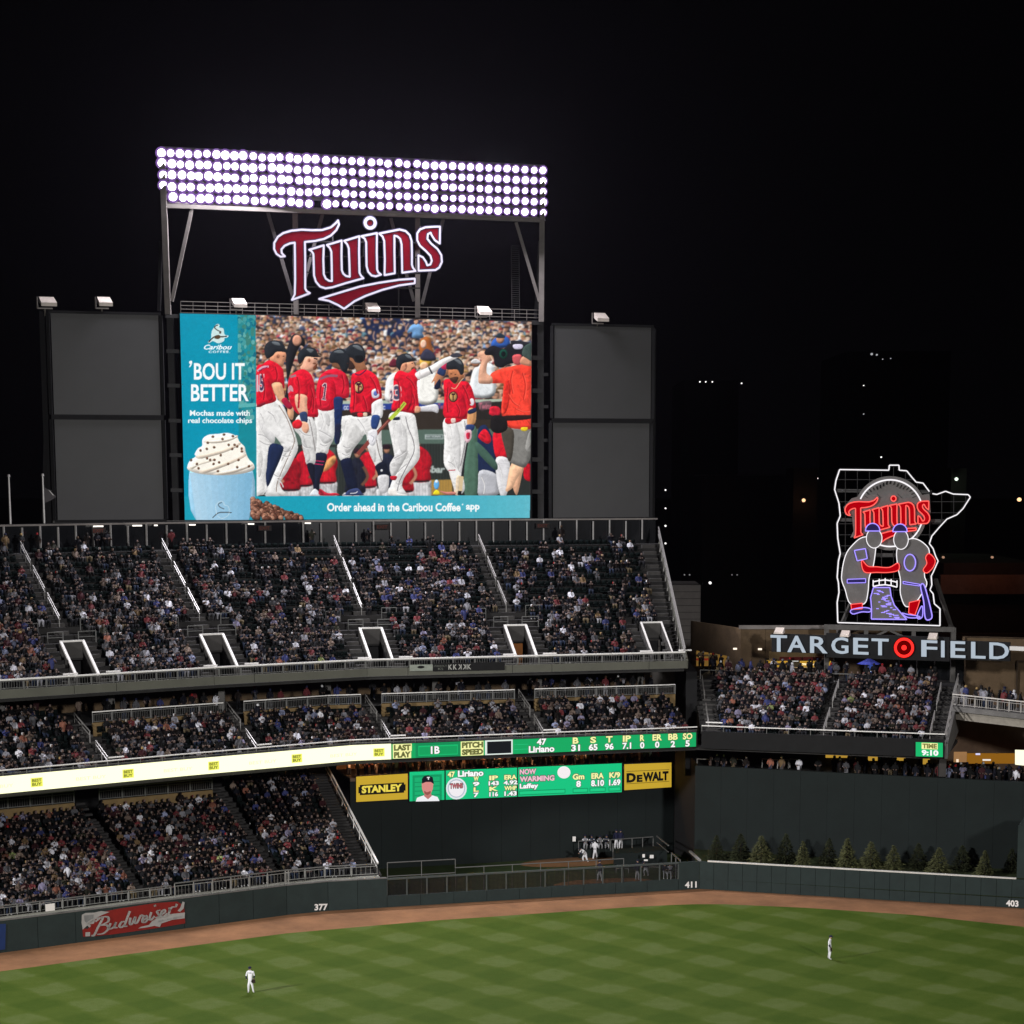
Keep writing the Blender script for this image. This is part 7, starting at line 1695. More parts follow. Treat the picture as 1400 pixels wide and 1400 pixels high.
# bar level under the centre stand
ub_ = thing('field_level_bar', (26, 190, 8.4), 'dim bar room under the centre field stand lit by yellow signs', 'bar')
m = MB(); m.face([(13.7, 186.3, 8.6), (41, 176.3, 8.6), (62, 168.6, 8.6), (66, 186, 8.6), (14, 196, 8.6)]); m.build('bar_floor', M_DCONC, ub_)
m = MB(); m.hexa([(14, 193.5, 8.6), (40, 188, 8.6), (40, 188.3, 8.6), (14, 193.8, 8.6), (14, 193.5, 11.3), (40, 188, 11.3), (40, 188.3, 11.3), (14, 193.8, 11.3)]); m.build('back_wall', M_DCONC, ub_)
for x0, x1, y0, y1, Yd in ((1129, 1160, 1028, 1036, 190.2), (1226, 1238, 1032, 1040, 189), (1262, 1280, 1037, 1045, 188.2), (1187, 1200, 1031, 1040, 189.7)):
    a = at(x0, y1, Yd); b = at(x1, y0, Yd-0.2*(b.x-a.x)*0 ); m = MB(); m.abox(a.x, b.x, Yd, Yd+0.15, a.z, b.z); m.build('lit_sign', M_YEL, ub_)
m = MB()
for x0, x1 in ((953, 982), (1004, 1015), (1042, 1063), (1068, 1078), (1080, 1092)):
    a = at(x0, 1040, 187.6); b = at(x1, 1040, 187.0); z = 9.75
    m.beam((a.x, a.y, z), (b.x, b.y, z), 0.07); m.beam((a.x, a.y, z), (a.x, a.y, z-0.8), 0.07); m.beam((b.x, b.y, z), (b.x, b.y, z-0.8), 0.07)
m.build('bar_railing', M_RAIL, ub_)
# bridge on the right
br = thing('pedestrian_bridge', (41, 178, 14.5), 'pale railed walkway running off the right edge above a dark brown hollow', 'bridge')
BR = Poly([(36.0, 182.4), (40.7, 176.6), (50, 166.5)])
m = MB(); rail_line(m, BR, 0, BR.len[-1], 0, 15.25, 0.95, pick=0.25, pitch=1.3); m.build('railing', mat('bridge_rail', (0.4, 0.38, 0.36), 0.5), br)
top_rail(BR, 0, BR.len[-1], 0, 16.25, 0.12, br, mat('bridge_white', (0.6, 0.57, 0.53), 0.5))
m = MB(); strip(m, BR, 0, BR.len[-1], -0.1, 3.5, 14.75, 15.2); m.build('deck', M_CONC, br)
m = MB(); strip(m, BR, 0, BR.len[-1], 0.5, 0.9, 13.95, 14.74); m.build('girder', mat('girder_pale', (0.34, 0.31, 0.27), 0.6), br)
m = MB(); m.hexa([(36, 188.5, 8.6), (64, 181, 8.6), (64, 181.4, 8.6), (36, 189, 8.6), (36, 188.5, 15), (64, 181, 15), (64, 181.4, 15), (36, 189, 15)]); m.build('hollow_wall', mat('hollow_brown', (0.16, 0.105, 0.07), 0.9), br)
m = MB(); a = at(1322, 1044, 182.5); b = at(1388, 1030, 182.5); m.abox(a.x, b.x, 182.5, 182.6, a.z, b.z); m.build('lit_wall', mat_lit('bar_orange', srgb(150, 100, 28), 0.8), br)
m = MB(); a = at(1304, 1042, 184.0); b = at(1322, 1028, 184.0); m.abox(a.x, b.x, 184, 184.1, a.z, b.z); m.build('lit_window', mat_lit('bar_cream', srgb(200, 150, 100), 0.5), br)
for x, y, w, h, c_ in ((1337, 1031, 6, 2.2, (0.7, 0.7, 1)), (1349, 1039, 11, 2, (0.9, 0.85, 0.8)), (1309, 1040, 3, 4, (1, 0.8, 0.6))):
    p = at(x, y, 182.2); m = MB(); m.box(p, (1,0,0), (0,1,0), (0,0,1), w/15.5, 0.1, h/15.5); m.build('lamp', mat_lit('bar_lamp_%d' % x, c_, 1.0), br)
m = MB(); m.hexa([(34.3, 178.9, 9.4), (34.9, 178.8, 9.4), (35.5, 186, 9.4), (34.8, 186, 9.4), (34.3, 178.9, 11.4), (34.9, 178.8, 11.4), (35.5, 186, 11.4), (34.8, 186, 11.4)]); m.build('end_pier', mat('pier', (0.045, 0.04, 0.038)), br)

# ------------------------------------------------------------------ city beyond
def tower_block(x0, x1, y0, y1, D_, dep, mt, label, bands=0, cat='building'):
    a = at(x0, y1, D_); b = at(x1, y0, D_)
    m = MB(); m.abox(a.x, b.x, D_, D_+dep, -0.1, b.z)
    o = m.build('city_building', mt, label=label, cat=cat, group='buildings beyond the ball park')
    for i in range(bands):
        z = b.z-(i+1)*3.4
        m = MB(); m.abox(a.x-0.15, b.x+0.15, D_-0.2, D_-0.01, z, z+1.1); m.build('floor_band', mat('band_brown', (0.10, 0.07, 0.06)), o)
    return o
M_NIGHT = mat('night_brick', (0.004, 0.004, 0.004), 0.9, var=0.3, scale=0.1); M_NIGHT2 = mat('night_stone', (0.005, 0.0045, 0.0045), 0.9, var=0.3, scale=0.1)
tower_block(1287, 1420, 770, 890, 262, 30, mat('garage_brown', (0.028, 0.02, 0.019), 0.9), 'brown banded parking building at the right edge behind the state shaped sign', 0)
m = MB(); a = at(1285, 812, 261); b = at(1425, 786, 261); m.abox(a.x, b.x, 260.7, 261.9, a.z, b.z); m.build('parapet', mat('band_light', (0.15, 0.09, 0.075)), bpy.data.objects['city_building'])
m = MB(); a = at(1285, 873, 261); b = at(1425, 866, 261); m.abox(a.x, b.x, 260.7, 261.9, a.z, b.z); m.build('floor_band', mat('band_brown', (0.06, 0.04, 0.035)), bpy.data.objects['city_building'])
tower_block(958, 1140, 650, 900, 330, 30, M_NIGHT, 'nearly black office block left of the state shaped sign')
tower_block(1150, 1300, 480, 900, 420, 40, M_NIGHT, 'tall nearly black tower behind the state shaped sign')
tower_block(930, 1010, 520, 900, 480, 40, M_NIGHT, 'tall nearly black tower right of the blank panels')
LP = [(910, 670, 220, 1.1, 0), (910, 695, 220, 1.1, 0), (910, 719, 220, 1.3, 0), (910, 743, 220, 1.2, 0), (971, 797, 300, 1.9, 0), (1099, 684, 318, 2.4, 1), (1308, 655, 300, 2.2, 2), (1394, 683, 255, 2.6, 1), (1290, 762, 255, 1.6, 3), (1357, 762, 255, 1.6, 3), (957, 522, 478, 1, 0), (965, 522, 478, 1, 0), (974, 522, 478, 1, 0), (1014, 524, 460, 1, 0), (1192, 484, 418, 1.6, 4), (1199, 485, 418, 1.2, 4), (1207, 491, 418, .7, 4), (1218, 490, 418, .7, 4), (1181, 527, 418, .7, 0), (1181, 566, 418, .8, 4), (1118, 654, 325, .8, 0), (1091, 734, 325, .8, 0), (936, 786, 205, .9, 5), (943, 786, 205, .9, 5), (1001, 786, 300, .8, 5), (1008, 786, 300, .8, 5), (1205, 625, 418, 1, 0)]
CC_ = [(1, 0.98, 0.95), (1, 0.6, 0.32), (0.85, 1, 0.85), (0.7, 0.4, 0.25), (0.6, 0.62, 0.65), (0.3, 0.3, 0.3)]
DESC = {0: 'white', 1: 'orange', 2: 'greenish white', 3: 'dull brown', 4: 'pale grey', 5: 'faint grey'}
CLAB = {}
def clabel(t):
    CLAB[t] = CLAB.get(t, 0)+1; return t if CLAB[t] == 1 else t+', number %s' % 'first second third fourth fifth sixth'.split()[CLAB[t]-1]
for i, (x, y, D_, s, k) in enumerate(LP):
    p = at(x, y, D_-0.6); q = D_/2840*s
    m = MB(); m.tube(p+Vector((0, 0.4, 0)), p, q, 8)
    ordn = 'first second third fourth fifth sixth seventh eighth'.split()
    ver = 'high' if y < 560 else 'middle height' if y < 700 else 'low'
    near = 'above the upper deck stair end' if x < 945 else 'between the video board and state sign' if x < 1140 else 'behind the state shaped sign' if x < 1250 else 'right of the state shaped sign'
    m.build('city_lamp', mat_lit('city_lamp_%d' % k, CC_[k], 1.5 if k < 3 else 0.6), label=clabel('tiny %s city light at %s %s' % (DESC[k], ver, near)), cat='lamp', group='city lights in the dark')
for x, y, D_, c_, e_ in ((1099, 686, 318, (1, 0.45, 0.2), 70), (1308, 662, 300, (0.8, 1, 0.7), 160), (1394, 690, 255, (1, 0.45, 0.2), 300), (1290, 765, 258, (1, 0.4, 0.25), 60), (1357, 765, 258, (1, 0.4, 0.25), 60)):
    p = at(x, y, D_-1.5); d = bpy.data.lights.new('city_lamp_light', 'POINT'); d.energy = e_; d.color = c_; d.shadow_soft_size = 0.3
    lo = bpy.data.objects.new('city_lamp_light', d); scene.collection.objects.link(lo); lo.location = p
tower_block(1083, 1118, 640, 760, 319, 10, M_NIGHT2, 'small dark wall lit by an orange lamp left of the state shaped sign')
tower_block(1298, 1322, 640, 740, 302, 10, M_NIGHT2, 'narrow dark wall under a greenish lamp right of the state shaped sign')

# ------------------------------------------------------------------ spruces
M_TRUNK = mat('spruce_bark', (0.03, 0.02, 0.012)); 
M_NEED = [mat('spruce_green_%d' % i, c, 0.8, var=0.45, scale=3) for i, c in enumerate(((0.085, 0.09, 0.035), (0.035, 0.042, 0.018)))]
def spruce_mesh(seed, dark):
    r = random.Random(seed); m = MB(); H = 1.0
    for k in range(900):
        z = r.random()**1.25; rad = (1-z)**0.85*0.36*(0.75+0.4*r.random()); a = r.uniform(0, 2*math.pi); q = rad*(r.random()**0.35)
        c = Vector((q*math.cos(a), q*math.sin(a), 0.07+z*0.93)); L = 0.1*(1.15-z*0.6)*r.uniform(0.7, 1.3)
        o = Vector((math.cos(a+r.uniform(-.6, .6)), math.sin(a+r.uniform(-.6, .6)), r.uniform(-0.5, 0.25))).normalized(); s_ = o.cross(Vector((0, 0, 1))).normalized()
        w = Vector((0, 0, 1)).lerp(s_, r.random()).normalized()
        m.face([c-s_*L*0.28, c+o*L, c+s_*L*0.28]); m.face([c-w*L*0.22, c+o*L*0.9+w*L*0.05, c+w*L*0.22])
    return m
meshes = {}
for v in range(5):
    m = spruce_mesh(40+v, v > 2); 
    me = bpy.data.meshes.new('crown'); me.from_pydata(m.v, [], m.f); me.materials.append(M_NEED[1 if v > 2 else 0]); meshes[v] = me
mt_ = MB(); mt_.tube((0, 0, 0), (0, 0, 0.8), 0.03, 6, 0.01); tme = bpy.data.meshes.new('trunk'); tme.from_pydata(mt_.v, [], mt_.f); tme.materials.append(M_TRUNK)
TR = [(980, 1142, 1), (1013, 1140, 1), (1041, 1143, 0), (1075, 1140, 1), (1098, 1150, 0), (1134, 1146, 1), (1159, 1146, 0), (1191, 1151, 0), (1222, 1156, 0), (1256, 1153, 1), (1284, 1159, 0), (1316, 1156, 1), (1347, 1163, 0), (1384, 1160, 1)]
ORD = 'first second third fourth fifth sixth seventh eighth ninth tenth eleventh twelfth thirteenth fourteenth'.split()
for i, (x, y, dk) in enumerate(TR):
    D_ = (180.2 if not dk else 182.2)-(x-980)*0.0165; p = at(x, y, D_); zb = 1.05+(0.2 if dk else 0); h = p.z-zb
    t = thing('spruce_tree', (p.x, D_, zb), '%s %s spruce from the left in the row behind the white capped wall' % (ORD[i], 'dim' if dk else 'brighter green'), 'tree', 'spruces in a row before the backdrop wall')
    k = R.choice((3, 4)) if dk else R.choice((0, 1, 2))
    o = bpy.data.objects.new('crown', meshes[k]); scene.collection.objects.link(o); o.parent = t; s_ = h*R.uniform(0.82, 1.22); o.scale = (s_, s_, h); o.rotation_euler = (0, 0, R.uniform(0, 6))
    o = bpy.data.objects.new('trunk', tme); scene.collection.objects.link(o); o.parent = t; o.scale = (1.6, 1.6, h)

# ------------------------------------------------------------------ bullpens
m = MB(); m.face([(-13.5, 168.6, 0.01), (12.8, 176.3, 0.01), (13.5, 194, 0.01), (-18, 186, 0.01)]); m.build('bullpen_grass', mat('bullpen_turf', (0.03, 0.05, 0.012), 0.9, var=0.3, scale=1, bump=0.3), kind='structure')
def mound(cx, cy, rx, ry, rot, nm='bullpen_mound'):
    m = MB(); n = 24; c, s_ = math.cos(rot), math.sin(rot)
    def P(r, t, z): u, v = rx*r*math.cos(t), ry*r*math.sin(t); return (cx+u*c-v*s_, cy+u*s_+v*c, z)
    for i in range(n):
        a, b = 2*math.pi*i/n, 2*math.pi*(i+1)/n
        m.face([P(1, a, 0.02), P(1, b, 0.02), P(0.5, b, 0.16), P(0.5, a, 0.16)]); m.face([P(0.5, a, 0.16), P(0.5, b, 0.16), (cx, cy, 0.22)])
    m.build(nm, M_CLAY, kind='structure')
q = on_z(825, 1208, 0); mound(q.x, q.y, 4.6, 2.1, 0.3); q = on_z(790, 1180, 0); mound(q.x, q.y+0.6, 5.5, 2.2, 0.3)
M_GS = MATS['green_steel']
bd_ = thing('bullpen_bench_deck', on_z(860, 1170, 0), 'raised green bullpen bench platform with railings at the right end of the bullpen', 'platform')
A0 = on_z(791, 1176, 0); 
def bq(x, y, D_): return at(x, y, D_)
D1 = 189.5
# upper platform (home pen) and lower shelter (visitor pen)
m = MB(); a = at(791, 1162, D1); b = at(895, 1160, D1+1.5); m.hexa([(a.x, a.y, 0), (b.x, b.y, 0), (b.x, b.y+2.2, 0), (a.x, a.y+2.2, 0), (a.x, a.y, 0.95), (b.x, b.y, 0.95), (b.x, b.y+2.2, 0.95), (a.x, a.y+2.2, 0.95)]); m.build('platform', M_EYE, bd_)
m = MB()
for p, q, h in (((791, 1150), (833, 1147.5), 0), ((835, 1148), (893, 1144), 0)):
    a = at(*p, D1); b = at(*q, D1+0.02*(q[0]-791)); m.beam(a, b, 0.08)
    for i in range(5):
        c = a.lerp(b, i/4); m.beam(c, (c.x, c.y, 0.9), 0.07)
a = at(898, 1143, D1+1.5); b = at(914, 1156, 184); m.beam(a, b, 0.1); m.beam(a-Vector((0,0,.6)), b-Vector((0,0,.6)), 0.06)
a = at(918, 1166, 182.5); b = at(930, 1176, 177.8); m.beam(a, b, 0.1)
for f in (0, 0.5, 1): c = a.lerp(b, f); m.beam(c, (c.x, c.y, 0), 0.08)
a = at(838, 1175, 186); m.beam(a, (a.x, a.y, 2.2), 0.08)
m.build('railing', M_RAILG, bd_, kind='stuff')
m = MB(); a = at(840, 1180, 184.6); b = at(912, 1176, 186.2); m.hexa([(a.x, a.y, 0), (b.x, b.y, 0), (b.x, b.y+2.5, 0), (a.x, a.y+2.5, 0), (a.x, a.y, 1.5), (b.x, b.y, 1.5), (b.x, b.y+2.5, 1.5), (a.x, a.y+2.5, 1.5)]); m.build('shelter', M_EYE, bd_)
for i, (x, y) in enumerate(((880, 1170), (891, 1171), (883, 1176))):
    p = at(x, y, 184.4); m = MB(); m.box(p, (1,0,0), (0,1,0), (0,0,1), 0.22 if i == 0 else 0.34, 0.08, 0.3 if i < 2 else 0.14); m.build('wall_notice', M_WHITE, bd_)
p = at(785, 1147, 190.4); m = MB(); m.box(p, (1,0,0), (0,1,0), (0,0,1), 0.3, 0.06, 0.45); m.build('white_notice', M_WHITE, label='small white notice on the dark wall left of the bullpen railing', cat='notice')
for x0, x1, y in ((843, 860, 1186.5), (842, 859, 1191), (887, 902, 1189)):
    a = on_z(x0, y+3, 0); b = on_z(x1, y+3, 0); m = MB(); m.beam((a.x, a.y, 0.45), (b.x, b.y, 0.45), 0.3, 0.06); m.beam((a.x, a.y, 0.4), (a.x, a.y, 0), 0.06); m.beam((b.x, b.y, 0.4), (b.x, b.y, 0), 0.06)
    m.build('bench', M_RAILG, label='pale bench %s in near bullpen' % {1186.5: 'behind the mound', 1191: 'in front of the other bench', 1189: 'on the grass at the right'}[y], cat='bench')
# ------------------------------------------------------------------ people
SIT = dict(hip=(0, .02, .53), belly=(0, .04, .72), chest=(0, .07, .96), neck=(0, .06, 1.12), head=(0, .02, 1.22), top=(0, .03, 1.38),
           sl=(-.19, .07, 1.03), el=(-.25, -.03, .80), hl=(-.10, -.30, .72), sr=(.19, .07, 1.03), er=(.25, -.03, .80), hr=(.10, -.30, .72),
           kl=(-.14, -.44, .56), fl=(-.15, -.42, .10), tl=(-.16, -.56, .05), kr=(.14, -.44, .56), fr=(.15, -.42, .10), tr=(.16, -.56, .05))
STAND = dict(hip=(0, .0, .93), belly=(0, .0, 1.12), chest=(0, .01, 1.35), neck=(0, .0, 1.52), head=(0, -.02, 1.62), top=(0, -.01, 1.79),
           sl=(-.19, .01, 1.43), el=(-.26, .02, 1.14), hl=(-.25, -.08, .88), sr=(.19, .01, 1.43), er=(.26, .02, 1.14), hr=(.25, -.08, .88),
           kl=(-.11, -.02, .50), fl=(-.12, .02, .08), tl=(-.13, -.16, .04), kr=(.11, -.02, .50), fr=(.12, .02, .08), tr=(.13, -.16, .04))
RADII = dict(hip=(.17, .13), belly=(.15, .11), chest=(.18, .12), neck=(.06, .06), head=(.095, .105), top=(.07, .08), sl=(.08, .07), sr=(.08, .07), el=(.055, .055), er=(.055, .055),
             hl=(.045, .04), hr=(.045, .04), kl=(.085, .085), kr=(.085, .085), fl=(.05, .055), fr=(.05, .055), tl=(.045, .035), tr=(.045, .035))
BONES = [('hip', 'belly', 'top'), ('belly', 'chest', 'top'), ('chest', 'neck', 'top'), ('neck', 'head', 'skin'), ('head', 'top', 'hat'), ('chest', 'sl', 'top'), ('sl', 'el', 'sleeve'), ('el', 'hl', 'fore'),
         ('chest', 'sr', 'top'), ('sr', 'er', 'sleeve'), ('er', 'hr', 'fore'), ('hip', 'kl', 'pants'), ('kl', 'fl', 'pants'), ('fl', 'tl', 'shoe'), ('hip', 'kr', 'pants'), ('kr', 'fr', 'pants'), ('fr', 'tr', 'shoe')]
def vary(base, **k):
    d = dict(base); d.update(k); return d
def body_geo(pose, sub=0, rad=None):
    ks = list(RADII.keys()); rad = {**RADII, **(rad or {})}
    me = bpy.data.meshes.new('body'); me.from_pydata([pose[k] for k in ks], [(ks.index(a), ks.index(b)) for a, b, _ in BONES], [])
    o = bpy.data.objects.new('body', me); scene.collection.objects.link(o)
    md = o.modifiers.new('s', 'SKIN'); md.branch_smoothing = 0.3
    for i, k in enumerate(ks):
        s = me.skin_vertices[0].data[i]; s.radius = rad[k]; s.use_root = (k == 'hip')
    if sub: sd = o.modifiers.new('d', 'SUBSURF'); sd.levels = sub; sd.render_levels = sub
    dg = bpy.context.evaluated_depsgraph_get(); dg.update()
    e = o.evaluated_get(dg).to_mesh()
    V = np.array([v.co[:] for v in e.vertices]); F = [tuple(p.vertices) for p in e.polygons]
    o.evaluated_get(dg).to_mesh_clear(); bpy.data.objects.remove(o); bpy.data.meshes.remove(me)
    Z = []
    for f in F:
        c = Vector(V[list(f)].mean(0)); best = None
        for a, b, z in BONES:
            A = Vector(pose[a]); B = Vector(pose[b]); e_ = B-A; L2 = e_.length_squared
            t = min(max((c-A).dot(e_)/L2, 0), 1); d = (A+e_*t-c).length
            if z in ('top',): d -= 0.03
            if best is None or d < best[0]: best = (d, z, t, A, e_)
        z = best[1]; 
        if z == 'fore' and best[2] > 0.86: z = 'skin'
        hd = Vector(pose['head']); hu = (Vector(pose['top'])-hd).normalized()
        if z in ('hat', 'skin') and (c-hd).dot(hu) > -0.02 and (c-hd).length < 0.3:
            back = (c-hd).dot(Vector((0, 1, 0)))
            z = 'hat' if ((c-hd).dot(hu) > 0.07 or back > 0.03) else 'skin'
        Z.append(z)
    return V, F, Z
POSES = [SIT,
 vary(SIT, hl=(-.16, -.34, .62), hr=(.16, -.34, .62), head=(0, -.02, 1.2), top=(0, -.03, 1.36)),
 vary(SIT, chest=(0, -.06, .92), neck=(0, -.1, 1.08), head=(0, -.16, 1.15), top=(0, -.18, 1.31), sl=(-.18, -.06, 1.0), sr=(.18, -.06, 1.0), el=(-.22, -.26, .76), er=(.22, -.26, .76), hl=(-.06, -.42, .82), hr=(.06, -.42, .82)),
 vary(SIT, el=(-.3, -.02, .86), hl=(-.12, -.22, 1.02), head=(.03, .0, 1.22), top=(.05, .0, 1.38)),
 vary(SIT, er=(.27, .02, .85), hr=(.05, -.16, .95), el=(-.27, .02, .85), hl=(-.05, -.16, .93), kl=(-.2, -.42, .56), kr=(.2, -.42, .56)),
 vary(SIT, el=(-.28, -.1, 1.0), hl=(-.05, -.25, 1.15), er=(.28, -.1, 1.0), hr=(.05, -.25, 1.15))]
SPOSES = [STAND,
 vary(STAND, el=(-.27, -.05, 1.16), hl=(-.08, -.24, 1.08), er=(.27, -.05, 1.16), hr=(.08, -.24, 1.08)),
 vary(STAND, el=(-.3, .05, 1.18), hl=(-.2, -.1, 1.0), kl=(-.13, -.08, .5), top=(.03, -.01, 1.78)),
 vary(STAND, er=(.3, -.06, 1.25), hr=(.14, -.2, 1.42))]
FAT = dict(hip=(.2, .15), belly=(.19, .15), chest=(.22, .14), sl=(.1, .09), sr=(.1, .09), el=(.075, .075), er=(.075, .075))
GEO = [body_geo(p, 0, FAT if i % 2 else dict(belly=(.17, .13), chest=(.2, .13), el=(.07, .07), er=(.07, .07))) for i, p in enumerate(POSES+SPOSES)]
NS_ = len(POSES)
TOPS = [('black', (.006, .006, .008), 24), ('charcoal', (.02, .02, .023), 18), ('navy', (.008, .01, .03), 17), ('dark brown', (.025, .014, .01), 7), ('grey', (.12, .12, .13), 7), ('pale grey', (.32, .32, .35), 5), ('white', (.68, .68, .72), 5.5), ('red', (.30, .012, .014), 4.5), ('maroon', (.10, .008, .016), 4), ('royal blue', (.03, .05, .28), 3), ('pale blue', (.25, .3, .5), 2), ('lilac', (.3, .26, .45), 1.5), ('orange', (.45, .12, .02), .8), ('tan', (.3, .2, .12), 2), ('olive', (.05, .05, .02), 2), ('yellow green', (.4, .5, .06), .25), ('mustard', (.35, .2, .03), .6)]
HATS = [('dark hair', (.012, .009, .007), 26), ('brown hair', (.05, .028, .014), 16), ('blond hair', (.30, .2, .08), 6), ('navy cap', (.008, .01, .035), 18), ('white cap', (.6, .6, .62), 6), ('red cap', (.25, .01, .012), 5), ('black knit hat', (.006, .006, .006), 10), ('grey hood', (.12, .12, .13), 5), ('pale hat', (.42, .38, .33), 3)]
PANTS = [('dark trousers', (.012, .013, .018), 40), ('blue jeans', (.03, .045, .09), 26), ('black trousers', (.005, .005, .006), 20), ('khaki trousers', (.22, .17, .1), 8), ('pale blanket over the knees', (.5, .5, .55), 4), ('grey trousers', (.1, .1, .11), 8)]
SKINS = [(.125, .085, .073), (.10, .068, .057), (.16, .112, .097), (.07, .042, .032), (.04, .022, .016)]
def pick(r, L):
    t = r.uniform(0, sum(x[2] for x in L))
    for x in L:
        t -= x[2]
        if t <= 0: return x
    return L[-1]
PR = random.Random(77)
people = []          # dict(x, y, z, ang, geo, tier, row, sec, u)
def add_person(x, y, z, ang, geo, tier, row=0, sec=0, u=0, **k):
    d = dict(x=x, y=y, z=z, ang=ang+PR.uniform(-.25, .25), geo=geo, tier=tier, row=row, sec=sec, u=u); d.update(k); people.append(d)
from mathutils import noise
for (x, y, z, ang, tier, row, sec, u) in SEATS:
    if u < 8 and tier != 'centre': continue
    c = noise.noise(Vector((x*0.22+7, y*0.22, z*0.3+(0 if tier == 'upper' else 40))))*0.62+noise.noise(Vector((x*0.6, y*0.6, z)))*0.25
    if tier == 'upper':
        base = 0.68-0.035*max(0, row-6)-(0.04 if x > -4 else 0)
        if x < -24: base += 0.14
        if row < 6: base += 0.1
    elif tier == 'middle': base = 0.80 if x > -34 else 0.66
    elif tier == 'lower': base = 0.95
    else: base = 0.86
    if PR.random() < base+c:
        lift = PR.random() < 0.02
        if lift: add_person(x, y, z, ang, NS_+PR.randrange(len(SPOSES)), tier, row, sec, u, standing=True)
        else: add_person(x, y, z, ang, PR.randrange(NS_), tier, row, sec, u)
def stand_row(poly, u0, u1, d, z, step, tier, jit=0.4, prob=1.0, away=0.15):
    u = u0
    while u < u1:
        if PR.random() < prob:
            dd = d+PR.uniform(0, jit); p = poly.at(u, dd); n = poly.nrm(u); a = math.atan2(n.y, n.x)-math.pi/2
            if PR.random() < away: a += math.pi*PR.uniform(0.4, 1)
            add_person(p.x, p.y, z, a, NS_+PR.randrange(len(SPOSES)), tier, 0, 0, u, standing=True)
        u += step*PR.uniform(0.6, 1.4)
for a, b in segs:
    stand_row(RIB, a+0.5, b-0.4, BD+0.6, 15.55, 1.1, 'club rail', 0.5, 0.75); stand_row(RIB, a+0.5, b-0.4, BD+2.6, 15.55, 1.7, 'club rail', 2.5, 0.8, 0.5)
stand_row(RIB, 8, mu[0]-1, MD0+9*MT+0.4, 16.0, 1.2, 'club rail', 0.5, 0.6)
stand_row(SB, 0.4, SB.len[-1]-0.6, 0.7, 8.4, 0.55, 'scoreboard bar', 0.3, 0.9); stand_row(SB, 0.4, SB.len[-1]-0.6, 1.9, 8.4, 0.8, 'scoreboard bar', 1.0, 0.9, 0.4)
stand_row(EYE, 1.0, 30, 1.0, 8.6, 0.8, 'field bar', 0.6, 0.85); stand_row(EYE, 12, 30, 2.6, 8.6, 0.7, 'field bar', 1.5, 0.9, 0.4); stand_row(EYE, 22, 42, 1.2, 8.6, 0.55, 'field bar', 1.2, 0.95)
stand_row(CC, 2.5, CE-0.5, CD0+CROWS*CT+0.5, 16.45, 0.8, 'plaza', 0.9, 0.7, 0.3); stand_row(CC, 2, CE, CD0+CROWS*CT+2.4, 16.45, 1.9, 'plaza', 1.6, 0.6, 0.4)
stand_row(BR, 0.4, BR.len[-1], 0.5, 15.2, 0.75, 'bridge', 0.5, 0.85); stand_row(BR, 0.4, BR.len[-1], 1.9, 15.2, 1.1, 'bridge', 1.0, 0.7, 0.4)
stand_row(UP, 12, VU[1]-4, UD0+UROWS*T+0.3, 28.7, 1.0, 'upper concourse', 0.8, 0.75, 0.3); stand_row(UP, VU[1]-4, U_END, UD0+UROWS*T+0.6, 28.7, 6, 'upper concourse', 0.8, 0.5, 0.3)
for x, y in ((157, 1030), (268, 1022)):
    u = RIB.u_px(x, 13.0, y); p = RIB.at(u, 0.42); add_person(p.x, p.y, 12.3, 0.3, NS_+1, 'ribbon rail', 0, 0, u, standing=True)
for x, y in ((16.0, 209.5), (16.9, 208.2), (17.6, 207.0), (17.2, 209.8), (18.3, 206.2), (15.9, 211.3), (22.6, 203.0), (24.0, 202.8), (25.9, 203.0), (27.2, 202.7), (28.3, 202.9), (23.2, 202.2), (26.6, 202.0)): add_person(x*0.968, y-6.5, 16.4, math.pi*PR.uniform(0, 1.2), NS_+PR.randrange(len(SPOSES)), 'plaza', 0, 0, 0, standing=True)
# colours
def dress(p):
    warm = p['tier'] in ('scoreboard bar',)
    tp = pick(PR, TOPS); 
    if warm and PR.random() < 0.45: tp = PR.choice([TOPS[6], TOPS[7], TOPS[12], TOPS[13], TOPS[5]])
    if p['tier'] == 'centre' and PR.random() < 0.1: tp = PR.choice([TOPS[6], TOPS[7]])
    ht = pick(PR, HATS); pt = pick(PR, PANTS); sk = PR.choice(SKINS[:3] if PR.random() < 0.85 else SKINS)
    k = PR.uniform(0.7, 1.3)
    p['tp'], p['ht'], p['pt'] = tp[0], ht[0], pt[0]
    g_ = sum(tp[1])/3; top = tuple(min(.8, 0.87*((c*0.54+g_*0.46*(1, 1, 1.12)[i])*k)**1.22) for i, c in enumerate(tp[1]))
    p['cols'] = dict(top=top, sleeve=top, fore=top if PR.random() < 0.85 else sk, skin=sk, hat=ht[1], pants=tuple(c*k*0.55 for c in pt[1]), shoe=(.02, .02, .02) if PR.random() < 0.8 else (.4, .4, .4))
for p in people: dress(p)
def size_key(p): return math.hypot(p['x'], p['y'])*(0.93 if p.get('standing') and p['tier'] == 'lower' else 1)+(60 if p['tier'] in ('plaza', 'field bar', 'upper concourse') else 0)
vis = [p for p in people if proj_ok(p)] if False else people
def in_view(p):
    dz = p['z']+0.9-CAM_H; f = p['y']*CP-dz*SP; x = CX+F_PX*p['x']/f; return 6 < x < 1394
vis = sorted([p for p in people if in_view(p)], key=size_key)
SING = vis[:292]; sing_ids = set(id(p) for p in SING); REST = [p for p in people if id(p) not in sing_ids]
ROWN = 'front second third fourth fifth sixth seventh eighth ninth tenth eleventh twelfth thirteenth fourteenth fifteenth sixteenth seventeenth eighteenth nineteenth twentieth'.split()
used = set()
